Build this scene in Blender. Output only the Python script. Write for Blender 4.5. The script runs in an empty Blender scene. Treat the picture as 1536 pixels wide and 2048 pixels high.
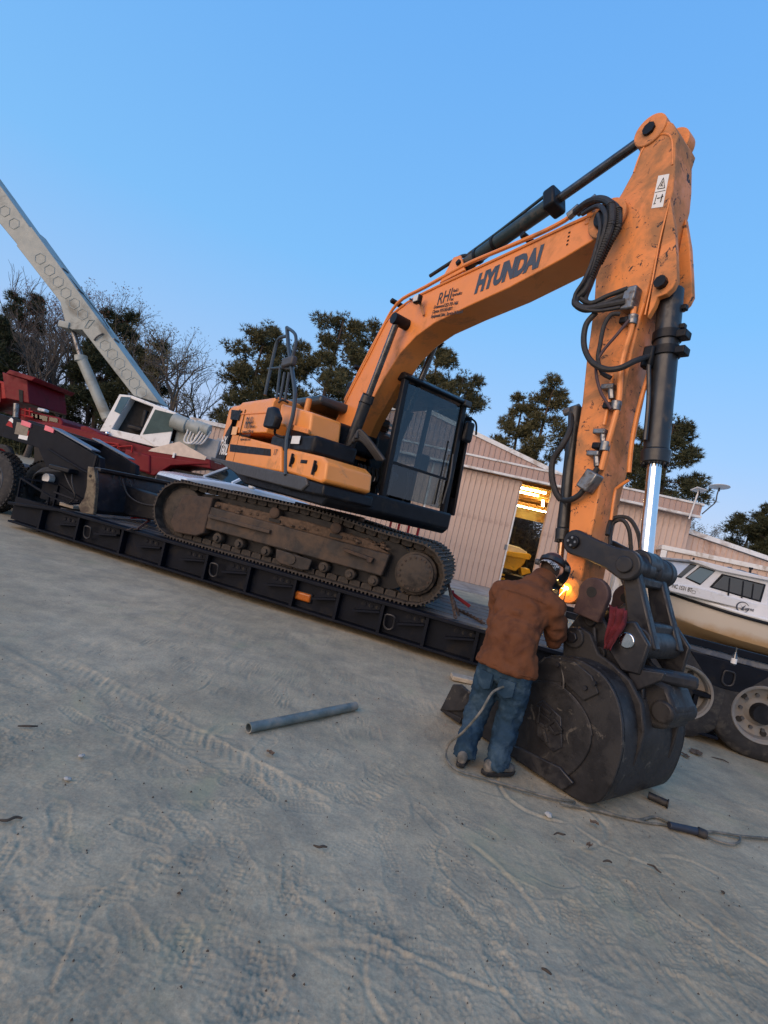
import bpy, bmesh, math, random
import numpy as np
from mathutils import Vector, Matrix, noise as mnoise
random.seed(11)
rng = np.random.default_rng(5)
rad = math.radians
sc = bpy.context.scene
COL = sc.collection
# ---------------------------------------------------------------- camera
CAM_H, FPX, ROLL, PITCH = 1.7, 1000.0, rad(13.1), math.atan(10.7 / 1000)
_F = Vector((0, math.cos(PITCH), math.sin(PITCH)))
_Z = Vector((0, -math.sin(PITCH), math.cos(PITCH)))
_R = Vector((1, 0, 0)) * math.cos(ROLL) + _Z * math.sin(ROLL)
_U = Vector((-1, 0, 0)) * math.sin(ROLL) + _Z * math.cos(ROLL)
EYE = Vector((0, 0, CAM_H))
cam_d = bpy.data.cameras.new('camera'); cam = bpy.data.objects.new('camera', cam_d); COL.objects.link(cam)
cam.matrix_world = Matrix(((_R.x, _U.x, -_F.x, 0), (_R.y, _U.y, -_F.y, 0), (_R.z, _U.z, -_F.z, CAM_H), (0, 0, 0, 1)))
cam_d.sensor_fit = 'VERTICAL'; cam_d.sensor_height = 24; cam_d.lens = FPX / 2048 * 24
cam_d.clip_start = 0.05; cam_d.clip_end = 3000
sc.camera = cam
# ---------------------------------------------------------------- dusk sky, sun glow behind the camera
RAMP, GLOW = 0.94, 0.35
SUN_EL, SUN_AZ = rad(5.0), rad(220)          # azimuth clockwise from +Y
world = bpy.data.worlds.new('World'); sc.world = world; world.use_nodes = True
_wn = world.node_tree.nodes; _wl = world.node_tree.links
sky = _wn.new('ShaderNodeTexSky'); sky.sky_type = 'NISHITA'; sky.sun_disc = False
sky.sun_elevation = SUN_EL; sky.sun_rotation = SUN_AZ
sky.altitude = 0; sky.air_density = 1.0; sky.dust_density = 0.3; sky.ozone_density = 3.0
_bg = _wn['Background']; _bg.inputs['Strength'].default_value = 0.15
def _lin(c): return tuple(((v / 255) / 12.92 if v / 255 <= .04045 else ((v / 255 + .055) / 1.055) ** 2.4) for v in c)
# clear twilight: colour by elevation (lavender belt low, deep blue high) plus the Nishita glow of the set sun
_tc = _wn.new('ShaderNodeTexCoord'); _sx = _wn.new('ShaderNodeSeparateXYZ'); _rp = _wn.new('ShaderNodeValToRGB')
_wl.new(_tc.outputs['Generated'], _sx.inputs[0]); _wl.new(_sx.outputs['Z'], _rp.inputs[0])
_ce = _rp.color_ramp.elements
for _i, (_p, _c) in enumerate(((0.0, (198, 197, 225)), (.10, (181, 195, 231)), (.22, (157, 195, 241)), (.42, (127, 190, 247)), (.70, (110, 176, 244)), (1.0, (92, 158, 234)))):
    _e = _ce[_i] if _i < 2 else _ce.new(_p)
    _e.position = _p; _e.color = (*_lin(_c), 1)
_m1 = _wn.new('ShaderNodeVectorMath'); _m1.operation = 'SCALE'; _m1.inputs['Scale'].default_value = RAMP / 0.15
_m2 = _wn.new('ShaderNodeVectorMath'); _m2.operation = 'SCALE'; _m2.inputs['Scale'].default_value = GLOW
_ad = _wn.new('ShaderNodeVectorMath'); _ad.operation = 'ADD'
_wl.new(_rp.outputs[0], _m1.inputs[0]); _wl.new(sky.outputs[0], _m2.inputs[0])
_wl.new(_m1.outputs[0], _ad.inputs[0]); _wl.new(_m2.outputs[0], _ad.inputs[1]); _wl.new(_ad.outputs[0], _bg.inputs[0])
sun_d = bpy.data.lights.new('sun', 'SUN'); sun = bpy.data.objects.new('sun', sun_d); COL.objects.link(sun)
sun_d.energy = 2.9; sun_d.angle = rad(60); sun_d.color = (1.0, 0.68, 0.42)
_sd = Vector((math.sin(SUN_AZ) * math.cos(SUN_EL + .26), math.cos(SUN_AZ) * math.cos(SUN_EL + .26), math.sin(SUN_EL + .26)))
sun.rotation_euler = _sd.to_track_quat('Z', 'Y').to_euler(); sun.location = (-20, -20, 30)
sc.view_settings.view_transform = 'Standard'; sc.view_settings.look = 'None'
sc.view_settings.gamma = 1; sc.view_settings.use_curve_mapping = False
sc.view_settings.exposure = 0.0
# ---------------------------------------------------------------- geometry helpers
def ray(px, py): return _R * ((px - 768) / FPX) - _U * ((py - 1024) / FPX) + _F
def atz(px, py, z=0.0):
    d = ray(px, py); return EYE + d * ((z - CAM_H) / d.z)
def aty(px, py, Y):
    d = ray(px, py); return EYE + d * (Y / d.y)
class Frame:
    """A local frame: origin, yaw about Z. x forward, y left, z up."""
    def __init__(s, origin, yaw=0.0, M=None):
        s.M = M if M is not None else Matrix.Translation(Vector(origin)) @ Matrix.Rotation(yaw, 4, 'Z')
        s.I = s.M.inverted()
    def y(s, px, py, y):          # point seen at a pixel on the local plane y = const, in local coordinates
        e = s.I @ EYE; d = s.I.to_3x3() @ ray(px, py)
        return e + d * ((y - e.y) / d.y)
    def x(s, px, py, x):
        e = s.I @ EYE; d = s.I.to_3x3() @ ray(px, py)
        return e + d * ((x - e.x) / d.x)
    def z(s, px, py, z):
        e = s.I @ EYE; d = s.I.to_3x3() @ ray(px, py)
        return e + d * ((z - e.z) / d.z)
WORLD = Frame((0, 0, 0))
_MW = {}
def basis(a):
    a = Vector(a).normalized(); h = Vector((0, 0, 1)) if abs(a.z) < .9 else Vector((1, 0, 0))
    u = a.cross(h).normalized(); return u, a.cross(u).normalized(), a
class MB:
    def __init__(s): s.v = []; s.f = []; s.m = []; s.mi = 0
    def _add(s, vs, fs):
        o = len(s.v); s.v += [tuple(p) for p in vs]; s.f += [tuple(i + o for i in q) for q in fs]; s.m += [s.mi] * len(fs); return s
    def hexa(s, p):   # 8 points: bottom 4 ccw, top 4 ccw
        return s._add(p, [(3, 2, 1, 0), (4, 5, 6, 7), (0, 1, 5, 4), (1, 2, 6, 5), (2, 3, 7, 6), (3, 0, 4, 7)])
    def box(s, c, size, rot=None):
        a, b, h = size[0] / 2, size[1] / 2, size[2] / 2; c = Vector(c)
        p = [Vector(q) for q in ((-a, -b, -h), (a, -b, -h), (a, b, -h), (-a, b, -h), (-a, -b, h), (a, -b, h), (a, b, h), (-a, b, h))]
        if rot is not None: p = [rot @ q for q in p]
        return s.hexa([q + c for q in p])
    def box2(s, lo, hi): return s.box([(a + b) / 2 for a, b in zip(lo, hi)], [abs(b - a) for a, b in zip(lo, hi)])
    def beam(s, p0, p1, w, h, up=(0, 0, 1)):   # rectangular bar, w across, h along up
        p0, p1 = Vector(p0), Vector(p1); a = (p1 - p0).normalized(); up = Vector(up)
        r = a.cross(up); r = (r if r.length > 1e-5 else a.cross(Vector((1, 0, 0)))).normalized(); u = r.cross(a).normalized()
        r *= w / 2; u *= h / 2
        return s.hexa([p0 - r - u, p1 - r - u, p1 + r - u, p0 + r - u, p0 - r + u, p1 - r + u, p1 + r + u, p0 + r + u])
    def cyl(s, p0, p1, r0, r1=None, n=20, cap=True):
        p0, p1 = Vector(p0), Vector(p1); r1 = r0 if r1 is None else r1; u, w, a = basis(p1 - p0)
        A = [p0 + (u * math.cos(t) + w * math.sin(t)) * r0 for t in [2 * math.pi * i / n for i in range(n)]]
        B = [p1 + (u * math.cos(t) + w * math.sin(t)) * r1 for t in [2 * math.pi * i / n for i in range(n)]]
        fs = [(i, (i + 1) % n, n + (i + 1) % n, n + i) for i in range(n)]
        if cap: fs += [tuple(range(n))[::-1], tuple(range(n, 2 * n))]
        return s._add(A + B, fs)
    def lathe(s, c, axis, prof, n=28, cap=True):   # prof: (along, radius)
        u, w, a = basis(axis); c = Vector(c); vs = []; k = len(prof)
        for (d, r) in prof:
            vs += [c + a * d + (u * math.cos(2 * math.pi * i / n) + w * math.sin(2 * math.pi * i / n)) * r for i in range(n)]
        fs = [(j * n + i, j * n + (i + 1) % n, (j + 1) * n + (i + 1) % n, (j + 1) * n + i) for j in range(k - 1) for i in range(n)]
        if cap: fs += [tuple(range(n))[::-1], tuple(range((k - 1) * n, k * n))]
        return s._add(vs, fs)
    def tube(s, path, r, n=10, res=6, smooth=True):
        P = [Vector(p) for p in path]
        if smooth and len(P) > 2:
            Q = []
            for i in range(len(P) - 1):
                a, b, c, d = P[max(i - 1, 0)], P[i], P[i + 1], P[min(i + 2, len(P) - 1)]
                for k in range(res):
                    t = k / res
                    Q.append(.5 * ((2 * b) + (c - a) * t + (2 * a - 5 * b + 4 * c - d) * t * t + (3 * b - a - 3 * c + d) * t ** 3))
            Q.append(P[-1]); P = Q
        m = len(P); rr = r if callable(r) else (lambda t: r); vs = []; u = None
        for i, p in enumerate(P):
            a = (P[min(i + 1, m - 1)] - P[max(i - 1, 0)]).normalized()
            if u is None: u = basis(a)[0]
            u = (u - a * u.dot(a)).normalized(); w = a.cross(u); R = rr(i / (m - 1))
            vs += [p + (u * math.cos(2 * math.pi * k / n) + w * math.sin(2 * math.pi * k / n)) * R for k in range(n)]
        fs = [(j * n + i, j * n + (i + 1) % n, (j + 1) * n + (i + 1) % n, (j + 1) * n + i) for j in range(m - 1) for i in range(n)]
        fs += [tuple(range(n))[::-1], tuple(range((m - 1) * n, m * n))]
        return s._add(vs, fs)
    def prism(s, poly, y0, y1, plane='xz'):   # polygon in (x,z) extruded along y (or 'xy' along z, 'yz' along x)
        f = {'xz': lambda a, b, t: (a, t, b), 'xy': lambda a, b, t: (a, b, t), 'yz': lambda a, b, t: (t, a, b)}[plane]
        n = len(poly); A = [f(p[0], p[1], y0) for p in poly]; B = [f(p[0], p[1], y1) for p in poly]
        return s._add(A + B, [tuple(range(n)), tuple(range(n, 2 * n))[::-1]] + [(i, n + i, n + (i + 1) % n, (i + 1) % n) for i in range(n)])
    def loft(s, rings, cap=True, closed=True):
        n = len(rings[0]); vs = [p for r_ in rings for p in r_]; k = len(rings)
        fs = [(j * n + i, j * n + (i + 1) % n, (j + 1) * n + (i + 1) % n, (j + 1) * n + i) for j in range(k - 1) for i in range(n if closed else n - 1)]
        if cap: fs += [tuple(range(n))[::-1], tuple(range((k - 1) * n, k * n))]
        return s._add(vs, fs)
    def ball(s, c, r, n=12, sq=(1, 1, 1)):
        c = Vector(c); prof = [(-math.cos(math.pi * i / n), math.sin(math.pi * i / n)) for i in range(n + 1)]
        m = n * 2; vs = []
        for (z, q) in prof: vs += [c + Vector((math.cos(2 * math.pi * k / m) * q * r * sq[0], math.sin(2 * math.pi * k / m) * q * r * sq[1], z * r * sq[2])) for k in range(m)]
        return s._add(vs, [(j * m + i, j * m + (i + 1) % m, (j + 1) * m + (i + 1) % m, (j + 1) * m + i) for j in range(n) for i in range(m)])
    def bolts(s, c, axis, R, k, r, h, n=6, ph=0):
        u, w, a = basis(axis); c = Vector(c)
        for i in range(k):
            t = 2 * math.pi * i / k + ph; p = c + (u * math.cos(t) + w * math.sin(t)) * R; s.cyl(p, p + a * h, r, n=n)
        return s
    def mesh(s, name, mats, ang=35, fix=True):
        me = bpy.data.meshes.new(name); me.from_pydata(s.v, [], s.f)
        ms = mats if isinstance(mats, (list, tuple)) else [mats]
        for q in ms: me.materials.append(q)
        if len(ms) > 1: me.polygons.foreach_set('material_index', s.m)
        if fix:
            bm = bmesh.new(); bm.from_mesh(me); bmesh.ops.remove_doubles(bm, verts=bm.verts, dist=1e-5)
            bmesh.ops.recalc_face_normals(bm, faces=bm.faces); bm.to_mesh(me); bm.free()
        if ang:
            me.polygons.foreach_set('use_smooth', [True] * len(me.polygons)); me.set_sharp_from_angle(angle=rad(ang))
        me.update(); return me
    def build(s, name, mats, parent=None, fr=None, bevel=0, seg=2, ang=35):
        return place(name, s.mesh(name, mats, ang), parent, fr, bevel, seg)
def place(name, data, parent=None, fr=None, bevel=0, seg=2):
    o = bpy.data.objects.new(name, data); COL.objects.link(o)
    M = (fr or WORLD).M.copy(); _MW[o.name] = M
    if parent is not None: o.parent = parent; o.matrix_basis = _MW[parent.name].inverted() @ M
    else: o.matrix_basis = M
    if bevel:
        b = o.modifiers.new('bevel', 'BEVEL'); b.width = bevel; b.segments = seg; b.limit_method = 'ANGLE'; b.angle_limit = rad(35); b.use_clamp_overlap = True
        b.harden_normals = False
    return o
def tag(o, label, cat, group=None):
    o['label'] = label; o['category'] = cat
    if group: o['group'] = group
    return o
def thing(name, label, cat, fr=None, group=None):
    return tag(place(name, None, None, fr), label, cat, group)
def struct(o): o['kind'] = 'structure'; return o
def stuff(o): o['kind'] = 'stuff'; return o
def copy_tree(o, M, parent=None):
    """copy of a thing placed at world matrix M with copies of its parts and sub-parts"""
    c = o.copy(); COL.objects.link(c); _MW[c.name] = M
    if parent is None: c.matrix_basis = M
    for ch in o.children:
        d = ch.copy(); COL.objects.link(d); d.parent = c; _MW[d.name] = M @ ch.matrix_basis
        for g in ch.children:
            e = g.copy(); COL.objects.link(e); e.parent = d
    return c
# ---------------------------------------------------------------- materials
def nodes(name):
    m = bpy.data.materials.new(name); m.use_nodes = True; nt = m.node_tree
    return m, nt, nt.nodes, nt.links, nt.nodes['Principled BSDF']
def nz(nt, vec, scale, detail=5, rough=.6, dist=0.0):
    n = nt.nodes.new('ShaderNodeTexNoise'); n.inputs['Scale'].default_value = scale; n.inputs['Detail'].default_value = detail
    n.inputs['Roughness'].default_value = rough; n.inputs['Distortion'].default_value = dist
    if vec is not None: nt.links.new(vec, n.inputs['Vector'])
    return n.outputs['Fac']
def ramp(nt, fac, stops):
    r = nt.nodes.new('ShaderNodeValToRGB'); nt.links.new(fac, r.inputs[0]); e = r.color_ramp.elements
    for i, (p, c) in enumerate(stops):
        q = e[i] if i < 2 else e.new(p)
        q.position = p; q.color = (*c, 1) if hasattr(c, '__len__') else (c, c, c, 1)
    return r.outputs[0]
def mix(nt, fac, a, b, mode='MIX'):
    m = nt.nodes.new('ShaderNodeMix'); m.data_type = 'RGBA'; m.blend_type = mode
    for k, v in ((0, fac), (6, a), (7, b)):
        if hasattr(v, 'links'): nt.links.new(v, m.inputs[k])
        elif k == 0: m.inputs[0].default_value = v
        else: m.inputs[k].default_value = (*v, 1)
    return m.outputs[2]
def paint(name, col, rough=.45, metal=0.0, var=.12, scale=6.0, dirt=None, amt=.0, dscale=3.0, chip=None, camt=.0, cscale=22.0, bump=.0, bscale=60.0, spec=.5, coat=0.0, ao=None):
    """painted / worn surface: colour with soft variation, dirt patches, chips to another colour"""
    m, nt, N, L, B = nodes(name)
    tc = N.new('ShaderNodeTexCoord').outputs['Object']
    v = nz(nt, tc, scale, 4, .6)
    c = ramp(nt, v, [(.3, tuple(x * (1 - var) for x in col)), (.7, tuple(min(1, x * (1 + var)) for x in col))])
    rg = ramp(nt, nz(nt, tc, scale * 2.3, 3, .5), [(.3, max(.02, rough - .08)), (.7, min(1, rough + .1))])
    if dirt:
        d = ramp(nt, nz(nt, tc, dscale, 9, .68, .4), [(.62 - amt * .55, 0.0), (.74 - amt * .4, 1.0)])
        c = mix(nt, d, c, dirt); rg = mix(nt, d, rg, (.9, .9, .9))
    if chip:
        k = ramp(nt, nz(nt, tc, cscale, 6, .7, .8), [(.70 - camt * .3, 0.0), (.73 - camt * .3, 1.0)])
        c = mix(nt, k, c, chip); rg = mix(nt, k, rg, (.75, .75, .75))
    L.new(c, B.inputs['Base Color']); L.new(rg, B.inputs['Roughness'])
    B.inputs['Metallic'].default_value = metal; B.inputs['Specular IOR Level'].default_value = spec
    B.inputs['Coat Weight'].default_value = coat
    if bump:
        b = N.new('ShaderNodeBump'); b.inputs['Strength'].default_value = bump; b.inputs['Distance'].default_value = .01
        L.new(nz(nt, tc, bscale, 5, .6), b.inputs['Height']); L.new(b.outputs[0], B.inputs['Normal'])
    return m
def glass(name, col=(.02, .03, .035), rough=.04, alpha=.55, refl=.13):
    """pane: tinted see-through (alpha = how dark) with a mirror-like coat"""
    m, nt, N, L, B = nodes(name)
    if alpha >= 1.0:
        B.inputs['Base Color'].default_value = (*col, 1); B.inputs['Roughness'].default_value = rough; B.inputs['Specular IOR Level'].default_value = .8
        return m
    t = N.new('ShaderNodeBsdfTransparent'); g = N.new('ShaderNodeBsdfGlossy'); x = N.new('ShaderNodeMixShader')
    mx = max(col); k = (1 - alpha); t.inputs[0].default_value = (*[k * (.75 + .25 * c / mx) for c in col], 1)
    g.inputs['Roughness'].default_value = rough; g.inputs[0].default_value = (.8, .85, .9, 1); x.inputs[0].default_value = refl
    L.new(t.outputs[0], x.inputs[1]); L.new(g.outputs[0], x.inputs[2]); L.new(x.outputs[0], N['Material Output'].inputs[0])
    return m
def emit(name, col, st):
    m, nt, N, L, B = nodes(name)
    B.inputs['Base Color'].default_value = (*[min(1, c) for c in col], 1)
    B.inputs['Emission Color'].default_value = (*col, 1); B.inputs['Emission Strength'].default_value = st
    return m
M = {}
M['orange'] = paint('orange_paint', (.74, .25, .06), .42, var=.06, scale=2.5, dirt=(.42, .17, .065), amt=.16, dscale=1.6, chip=(.05, .035, .028), camt=.08, cscale=9, bump=.02)
M['orange_worn'] = paint('worn_orange_paint', (.70, .235, .055), .5, var=.10, scale=3, dirt=(.34, .16, .07), amt=.32, dscale=2.2, chip=(.035, .025, .022), camt=.34, cscale=13, bump=.04)
M['orange_body'] = paint('orange_body_paint', (.76, .28, .06), .34, var=.05, scale=2, dirt=(.42, .2, .09), amt=.08, dscale=2)
M['black'] = paint('black_paint', (.007, .008, .011), .42, var=.3, dirt=(.032, .028, .024), amt=.12, dscale=4, bump=.02, spec=.22)
M['cylblack'] = paint('cylinder_black_paint', (.016, .018, .022), .36, var=.25, dirt=(.07, .06, .05), amt=.12, dscale=6)
M['rubber'] = paint('hose_rubber', (.014, .014, .015), .6, var=.3, scale=20, dirt=(.06, .05, .04), amt=.12, dscale=12)
M['tyre'] = paint('tyre_rubber', (.014, .014, .016), .75, var=.25, scale=10, dirt=(.06, .055, .048), amt=.22, dscale=7)
M['chrome'] = paint('chrome_rod', (.75, .76, .78), .12, 1.0, var=.05, scale=12)
M['steel'] = paint('bare_steel', (.22, .22, .22), .4, .85, var=.25, scale=14, dirt=(.1, .07, .05), amt=.2, dscale=9)
M['bucket'] = paint('worn_bucket_steel', (.019, .0185, .020), .46, .25, var=.5, scale=4, dirt=(.038, .036, .035), amt=.28, dscale=3.2, chip=(.085, .076, .064), camt=.33, cscale=7, bump=.25, bscale=18, spec=.35)
M['link'] = paint('link_black_paint', (.013, .013, .016), .42, .1, var=.3, dirt=(.032, .030, .029), amt=.22, dscale=5, bump=.05, bscale=30)
M['rust'] = paint('rusty_steel', (.036, .025, .020), .75, .1, var=.4, scale=7, dirt=(.075, .048, .033), amt=.4, dscale=5, bump=.1, bscale=30)
M['track'] = paint('track_steel', (.026, .022, .020), .62, .3, var=.4, scale=9, dirt=(.075, .06, .047), amt=.40, dscale=8, bump=.08, bscale=40)
M['frame_dirty'] = paint('muddy_track_frame', (.024, .020, .018), .72, .05, var=.35, scale=4, dirt=(.085, .058, .04), amt=.36, dscale=2.6, chip=(.30, .26, .2), camt=.02, cscale=9, bump=.25, bscale=26)
M['mud'] = paint('dried_mud', (.085, .055, .036), .95, var=.4, scale=18, bump=.6, bscale=50)
M['trailer'] = paint('trailer_black_blue', (.0045, .0065, .012), .45, var=.3, scale=3, dirt=(.02, .018, .017), amt=.12, dscale=3, spec=.12)
M['deck'] = paint('trailer_deck', (.035, .036, .042), .6, var=.3, scale=5, dirt=(.13, .12, .105), amt=.3, dscale=3, bump=.1)
M['white'] = paint('white_paint', (.72, .72, .70), .4, var=.05, dirt=(.42, .38, .33), amt=.1, dscale=3)
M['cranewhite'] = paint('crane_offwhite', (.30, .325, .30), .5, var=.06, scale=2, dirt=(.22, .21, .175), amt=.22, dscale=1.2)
M['red'] = paint('red_paint', (.15, .005, .011), .45, var=.1, scale=2, dirt=(.10, .02, .02), amt=.15, dscale=1.5, spec=.2)
M['brightred'] = paint('bright_red_paint', (.30, .010, .012), .45, var=.1, scale=2, spec=.25)
M['darkred'] = paint('dark_red_cloth', (.095, .008, .014), .9, var=.3, scale=10)
M['grey'] = paint('grey_plastic', (.05, .052, .056), .55, var=.1)
M['whitepl'] = paint('white_plastic', (.62, .6, .57), .4, var=.04)
M['glassdark'] = glass('tinted_glass', (.012, .02, .024), .05, .9, .05)
M['cabglass'] = glass('cab_glass', (.036, .058, .062), .04, .44, .06)
M['clearglass'] = glass('clear_pane', (.05, .058, .06), .04, .15, .03)
M['amber'] = paint('amber_lens', (.36, .09, .006), .25, var=.1, scale=30)
M['decalblue'] = paint('dark_blue_lettering', (.045, .055, .075), .5, var=.1)
M['decalblack'] = paint('black_lettering', (.03, .027, .026), .5, var=.1)
M['decalwhite'] = paint('white_lettering', (.7, .7, .68), .5, var=.05)
def text(body, name, mat, parent, fr, size, shear=0.0, thick=.0015, align='LEFT', spx=1.0, bold=0.0, space=1.0):
    """flat lettering as a thin mesh; frame M maps text x,y,z to the surface"""
    c = bpy.data.curves.new(name, 'FONT'); c.body = body; c.size = size; c.shear = shear; c.extrude = thick; c.align_x = align; c.offset = bold
    c.space_character = space; c.space_line = .95; c.resolution_u = 3
    o = bpy.data.objects.new('tmp_text', c); COL.objects.link(o)
    dg = bpy.context.evaluated_depsgraph_get(); me = bpy.data.meshes.new_from_object(o.evaluated_get(dg))
    bpy.data.objects.remove(o); me.name = name; me.materials.clear(); me.materials.append(mat)
    if spx != 1.0:
        for v in me.vertices: v.co.x *= spx
    return place(name, me, parent, fr)
def surf(p, xdir, ydir):
    """world frame matrix whose x,y span a surface (columns orthonormalised), for lettering"""
    x = Vector(xdir).normalized(); y = Vector(ydir); y = (y - x * y.dot(x)).normalized(); z = x.cross(y)
    return Frame(None, M=Matrix(((x.x, y.x, z.x, p[0]), (x.y, y.y, z.y, p[1]), (x.z, y.z, z.z, p[2]), (0, 0, 0, 1))))
# ================================================================= GROUND
def vnoise(x, y, cell, seed):
    r = np.random.default_rng(seed); g = r.random((257, 257)) * 2 - 1
    u = x / cell + 1000.5; v = y / cell + 1000.5; i = np.floor(u).astype(int); j = np.floor(v).astype(int); a = u - i; b = v - j
    a = a * a * a * (a * (a * 6 - 15) + 10); b = b * b * b * (b * (b * 6 - 15) + 10); i %= 256; j %= 256
    return (g[i, j] * (1 - a) + g[i + 1, j] * a) * (1 - b) + (g[i, j + 1] * (1 - a) + g[i + 1, j + 1] * a) * b
def graded(lo, hi, step, far_lo, far_hi, grow=1.06):
    c = list(np.arange(lo, hi + step / 2, step)); s = step
    while c[-1] < far_hi: s *= grow; c.append(c[-1] + s)
    d = []; s = step; q = lo
    while q > far_lo: s *= grow; q -= s; d.append(q)
    return np.array(d[::-1] + c)
def build_ground():
    xs = graded(-2.0, 2.4, .008, -1500, 1500, 1.03); ys = graded(.8, 3.3, .008, -600, 2400, 1.026)
    X, Y = np.meshgrid(xs, ys, indexing='ij')
    near = np.clip(1 - (np.hypot(X, Y - 3) - 9) / 10, 0, 1)
    h = near * (.020 * vnoise(X, Y, 1.9, 1) + .006 * vnoise(X, Y, .7, 2) + .0026 * vnoise(X, Y, .23, 3) + .0018 * vnoise(X, Y, .09, 4) + .0014 * vnoise(X, Y, .037, 8))
    fine = np.clip(1 - (np.hypot(X, Y - 2.5) - 4) / 3, 0, 1)
    h += fine * .0022 * np.abs(vnoise(X, Y, .045, 5)) * (vnoise(X, Y, .5, 6) > 0)
    r = np.random.default_rng(3)
    def stamp(cx, cy, ang, fn, R):
        i0, i1 = np.searchsorted(xs, [cx - R, cx + R]); j0, j1 = np.searchsorted(ys, [cy - R, cy + R])
        if i1 - i0 < 3 or j1 - j0 < 3: return
        x = X[i0:i1, j0:j1] - cx; y = Y[i0:i1, j0:j1] - cy; c, s = math.cos(ang), math.sin(ang)
        h[i0:i1, j0:j1] += fn(x * c + y * s, -x * s + y * c)
    def sole(kind, L, W, depth):
        def fn(u, v):
            w = W * (.5 - .12 * np.exp(-((u + .02) / .06) ** 2) - .05 * (u < -.06))      # waist and heel
            e = (np.abs(v) / w) ** 2.4 + (np.abs(u) / (L / 2)) ** 4
            ins = 1 / (1 + np.exp((e - 1) * 9)); rim = np.exp(-((e - 1.35) / .28) ** 2)
            if kind == 0: t = (np.sin(u * 250) > .1) * (np.sin(v * 235) > -.2)
            elif kind == 1: t = (np.sin((u + np.abs(v) * .9) * 190) > .15) * 1.0
            elif kind == 2: t = (np.sin(u * 330 + v * 40) > 0) * 1.0
            else: t = (np.sin((u + v) * 170) > .2) * (np.sin((u - v) * 170) > -.3)
            return -depth * ins + .55 * depth * rim +  .0036 * t * ins
        return fn
    for k in range(560):
        d = .95 + 4.2 * r.random() ** 1.25; cx = r.uniform(-.95, .95) * d + .1; cy = d
        if cx > .35 and cy > 3.1: continue
        stamp(cx, cy, r.uniform(0, 6.28), sole(int(r.integers(0, 4)), r.uniform(.26, .31), r.uniform(.10, .12), r.uniform(.0015, .005)), .24)
    # scuffs and drag marks
    for k in range(120):
        d = .9 + 4 * r.random() ** 1.3; cx = r.uniform(-1, 1) * d; L = r.uniform(.08, .35); w = r.uniform(.008, .022); a = r.uniform(.0025, .007); cv = r.uniform(-3, 3)
        stamp(cx, d, r.uniform(0, 6.28), (lambda u, v, L=L, w=w, a=a, cv=cv: (-a * np.exp(-((v - cv * u * u) / w) ** 2) + .7 * a * np.exp(-((v - cv * u * u - 1.7 * w) / w) ** 2)) * (np.abs(u) < L) * np.clip((L - np.abs(u)) / .05, 0, 1)), L + .1)
    # tyre tracks running along the trailer and across the foreground
    def tyre(x0, y0, ang, W, depth, pitch, amp, kind):
        c, s = math.cos(ang), math.sin(ang); u = (X - x0) * c + (Y - y0) * s; v = -(X - x0) * s + (Y - y0) * c
        v = v + .05 * np.sin(u * .8)
        ins = 1 / (1 + np.exp((np.abs(v) - W / 2) * 160)); rim = np.exp(-((np.abs(v) - W / 2 - .02) / .02) ** 2)
        if kind == 0: t = (np.sin((u + np.abs(v) * .8) * 2 * math.pi / pitch) > 0)
        else: t = (np.sin(u * 2 * math.pi / pitch + 2.2 * (v > 0)) > .1) * (np.abs(v) > .02)
        m = np.clip(vnoise(X, Y, .6, 12) * 1.6 + .55, 0, 1) * fine
        return m * (-depth * ins + depth * .8 * rim + amp * t * ins)
    h[:] += tyre(-1.6, 3.2, rad(-24), .26, .005, .075, .0035, 0) + tyre(-1.5, 3.6, rad(-24), .26, .005, .075, .0035, 0)
    h[:] += tyre(-.6, 1.6, rad(62), .2, .004, .05, .003, 1) + tyre(1.2, 1.7, rad(70), .22, .004, .06, .0025, 1) + tyre(-.9, 2.1, rad(8), .22, .003, .06, .0025, 1)
    h[:] += tyre(0, 5.2, rad(-17), .3, .006, .09, .003, 0) + tyre(0, 5.9, rad(-16), .3, .005, .09, .003, 0)
    nx, ny = X.shape; idx = np.arange(nx * ny).reshape(nx, ny)
    F = np.stack([idx[:-1, :-1], idx[1:, :-1], idx[1:, 1:], idx[:-1, 1:]], -1).reshape(-1, 4)
    me = bpy.data.meshes.new('ground'); me.vertices.add(nx * ny); me.vertices.foreach_set('co', np.stack([X, Y, h], -1).astype(np.float32).ravel())
    me.loops.add(F.size); me.loops.foreach_set('vertex_index', F.ravel().astype(np.int32))
    me.polygons.add(len(F)); me.polygons.foreach_set('loop_start', np.arange(0, F.size, 4, dtype=np.int32)); me.polygons.foreach_set('use_smooth', np.ones(len(F), bool))
    me.update(); me.validate()
    m, nt, N, L, B = nodes('dusty_sand')
    pos = N.new('ShaderNodeNewGeometry').outputs['Position']
    a = ramp(nt, nz(nt, pos, .55, 6, .6), [(.35, (.335, .287, .203)), (.52, (.405, .346, .248)), (.68, (.475, .407, .294))])
    b = ramp(nt, nz(nt, pos, 3.1, 8, .7), [(.32, (.72, .74, .76)), (.6, (1.08, 1.05, 1.0))])
    c = mix(nt, 1.0, a, b, 'MULTIPLY')
    g = ramp(nt, nz(nt, pos, 60, 3, .7), [(.3, .82), (.7, 1.12)])
    c = mix(nt, 1.0, c, g, 'MULTIPLY')
    gr = ramp(nt, nz(nt, pos, 1.1, 5, .6, 1.0), [(.58, 0.0), (.72, .55)])
    c = mix(nt, gr, c, (.30, .295, .185))
    dk = ramp(nt, nz(nt, pos, 5.0, 9, .75, .6), [(.66, 0.0), (.74, .7)])
    c = mix(nt, dk, c, (.085, .075, .06))
    vo = N.new('ShaderNodeTexVoronoi'); vo.inputs['Scale'].default_value = 23; L.new(pos, vo.inputs['Vector'])
    pb = ramp(nt, vo.outputs['Distance'], [(.03, 1.0), (.06, 0.0)])
    c = mix(nt, pb, c, (.09, .078, .066))
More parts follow.
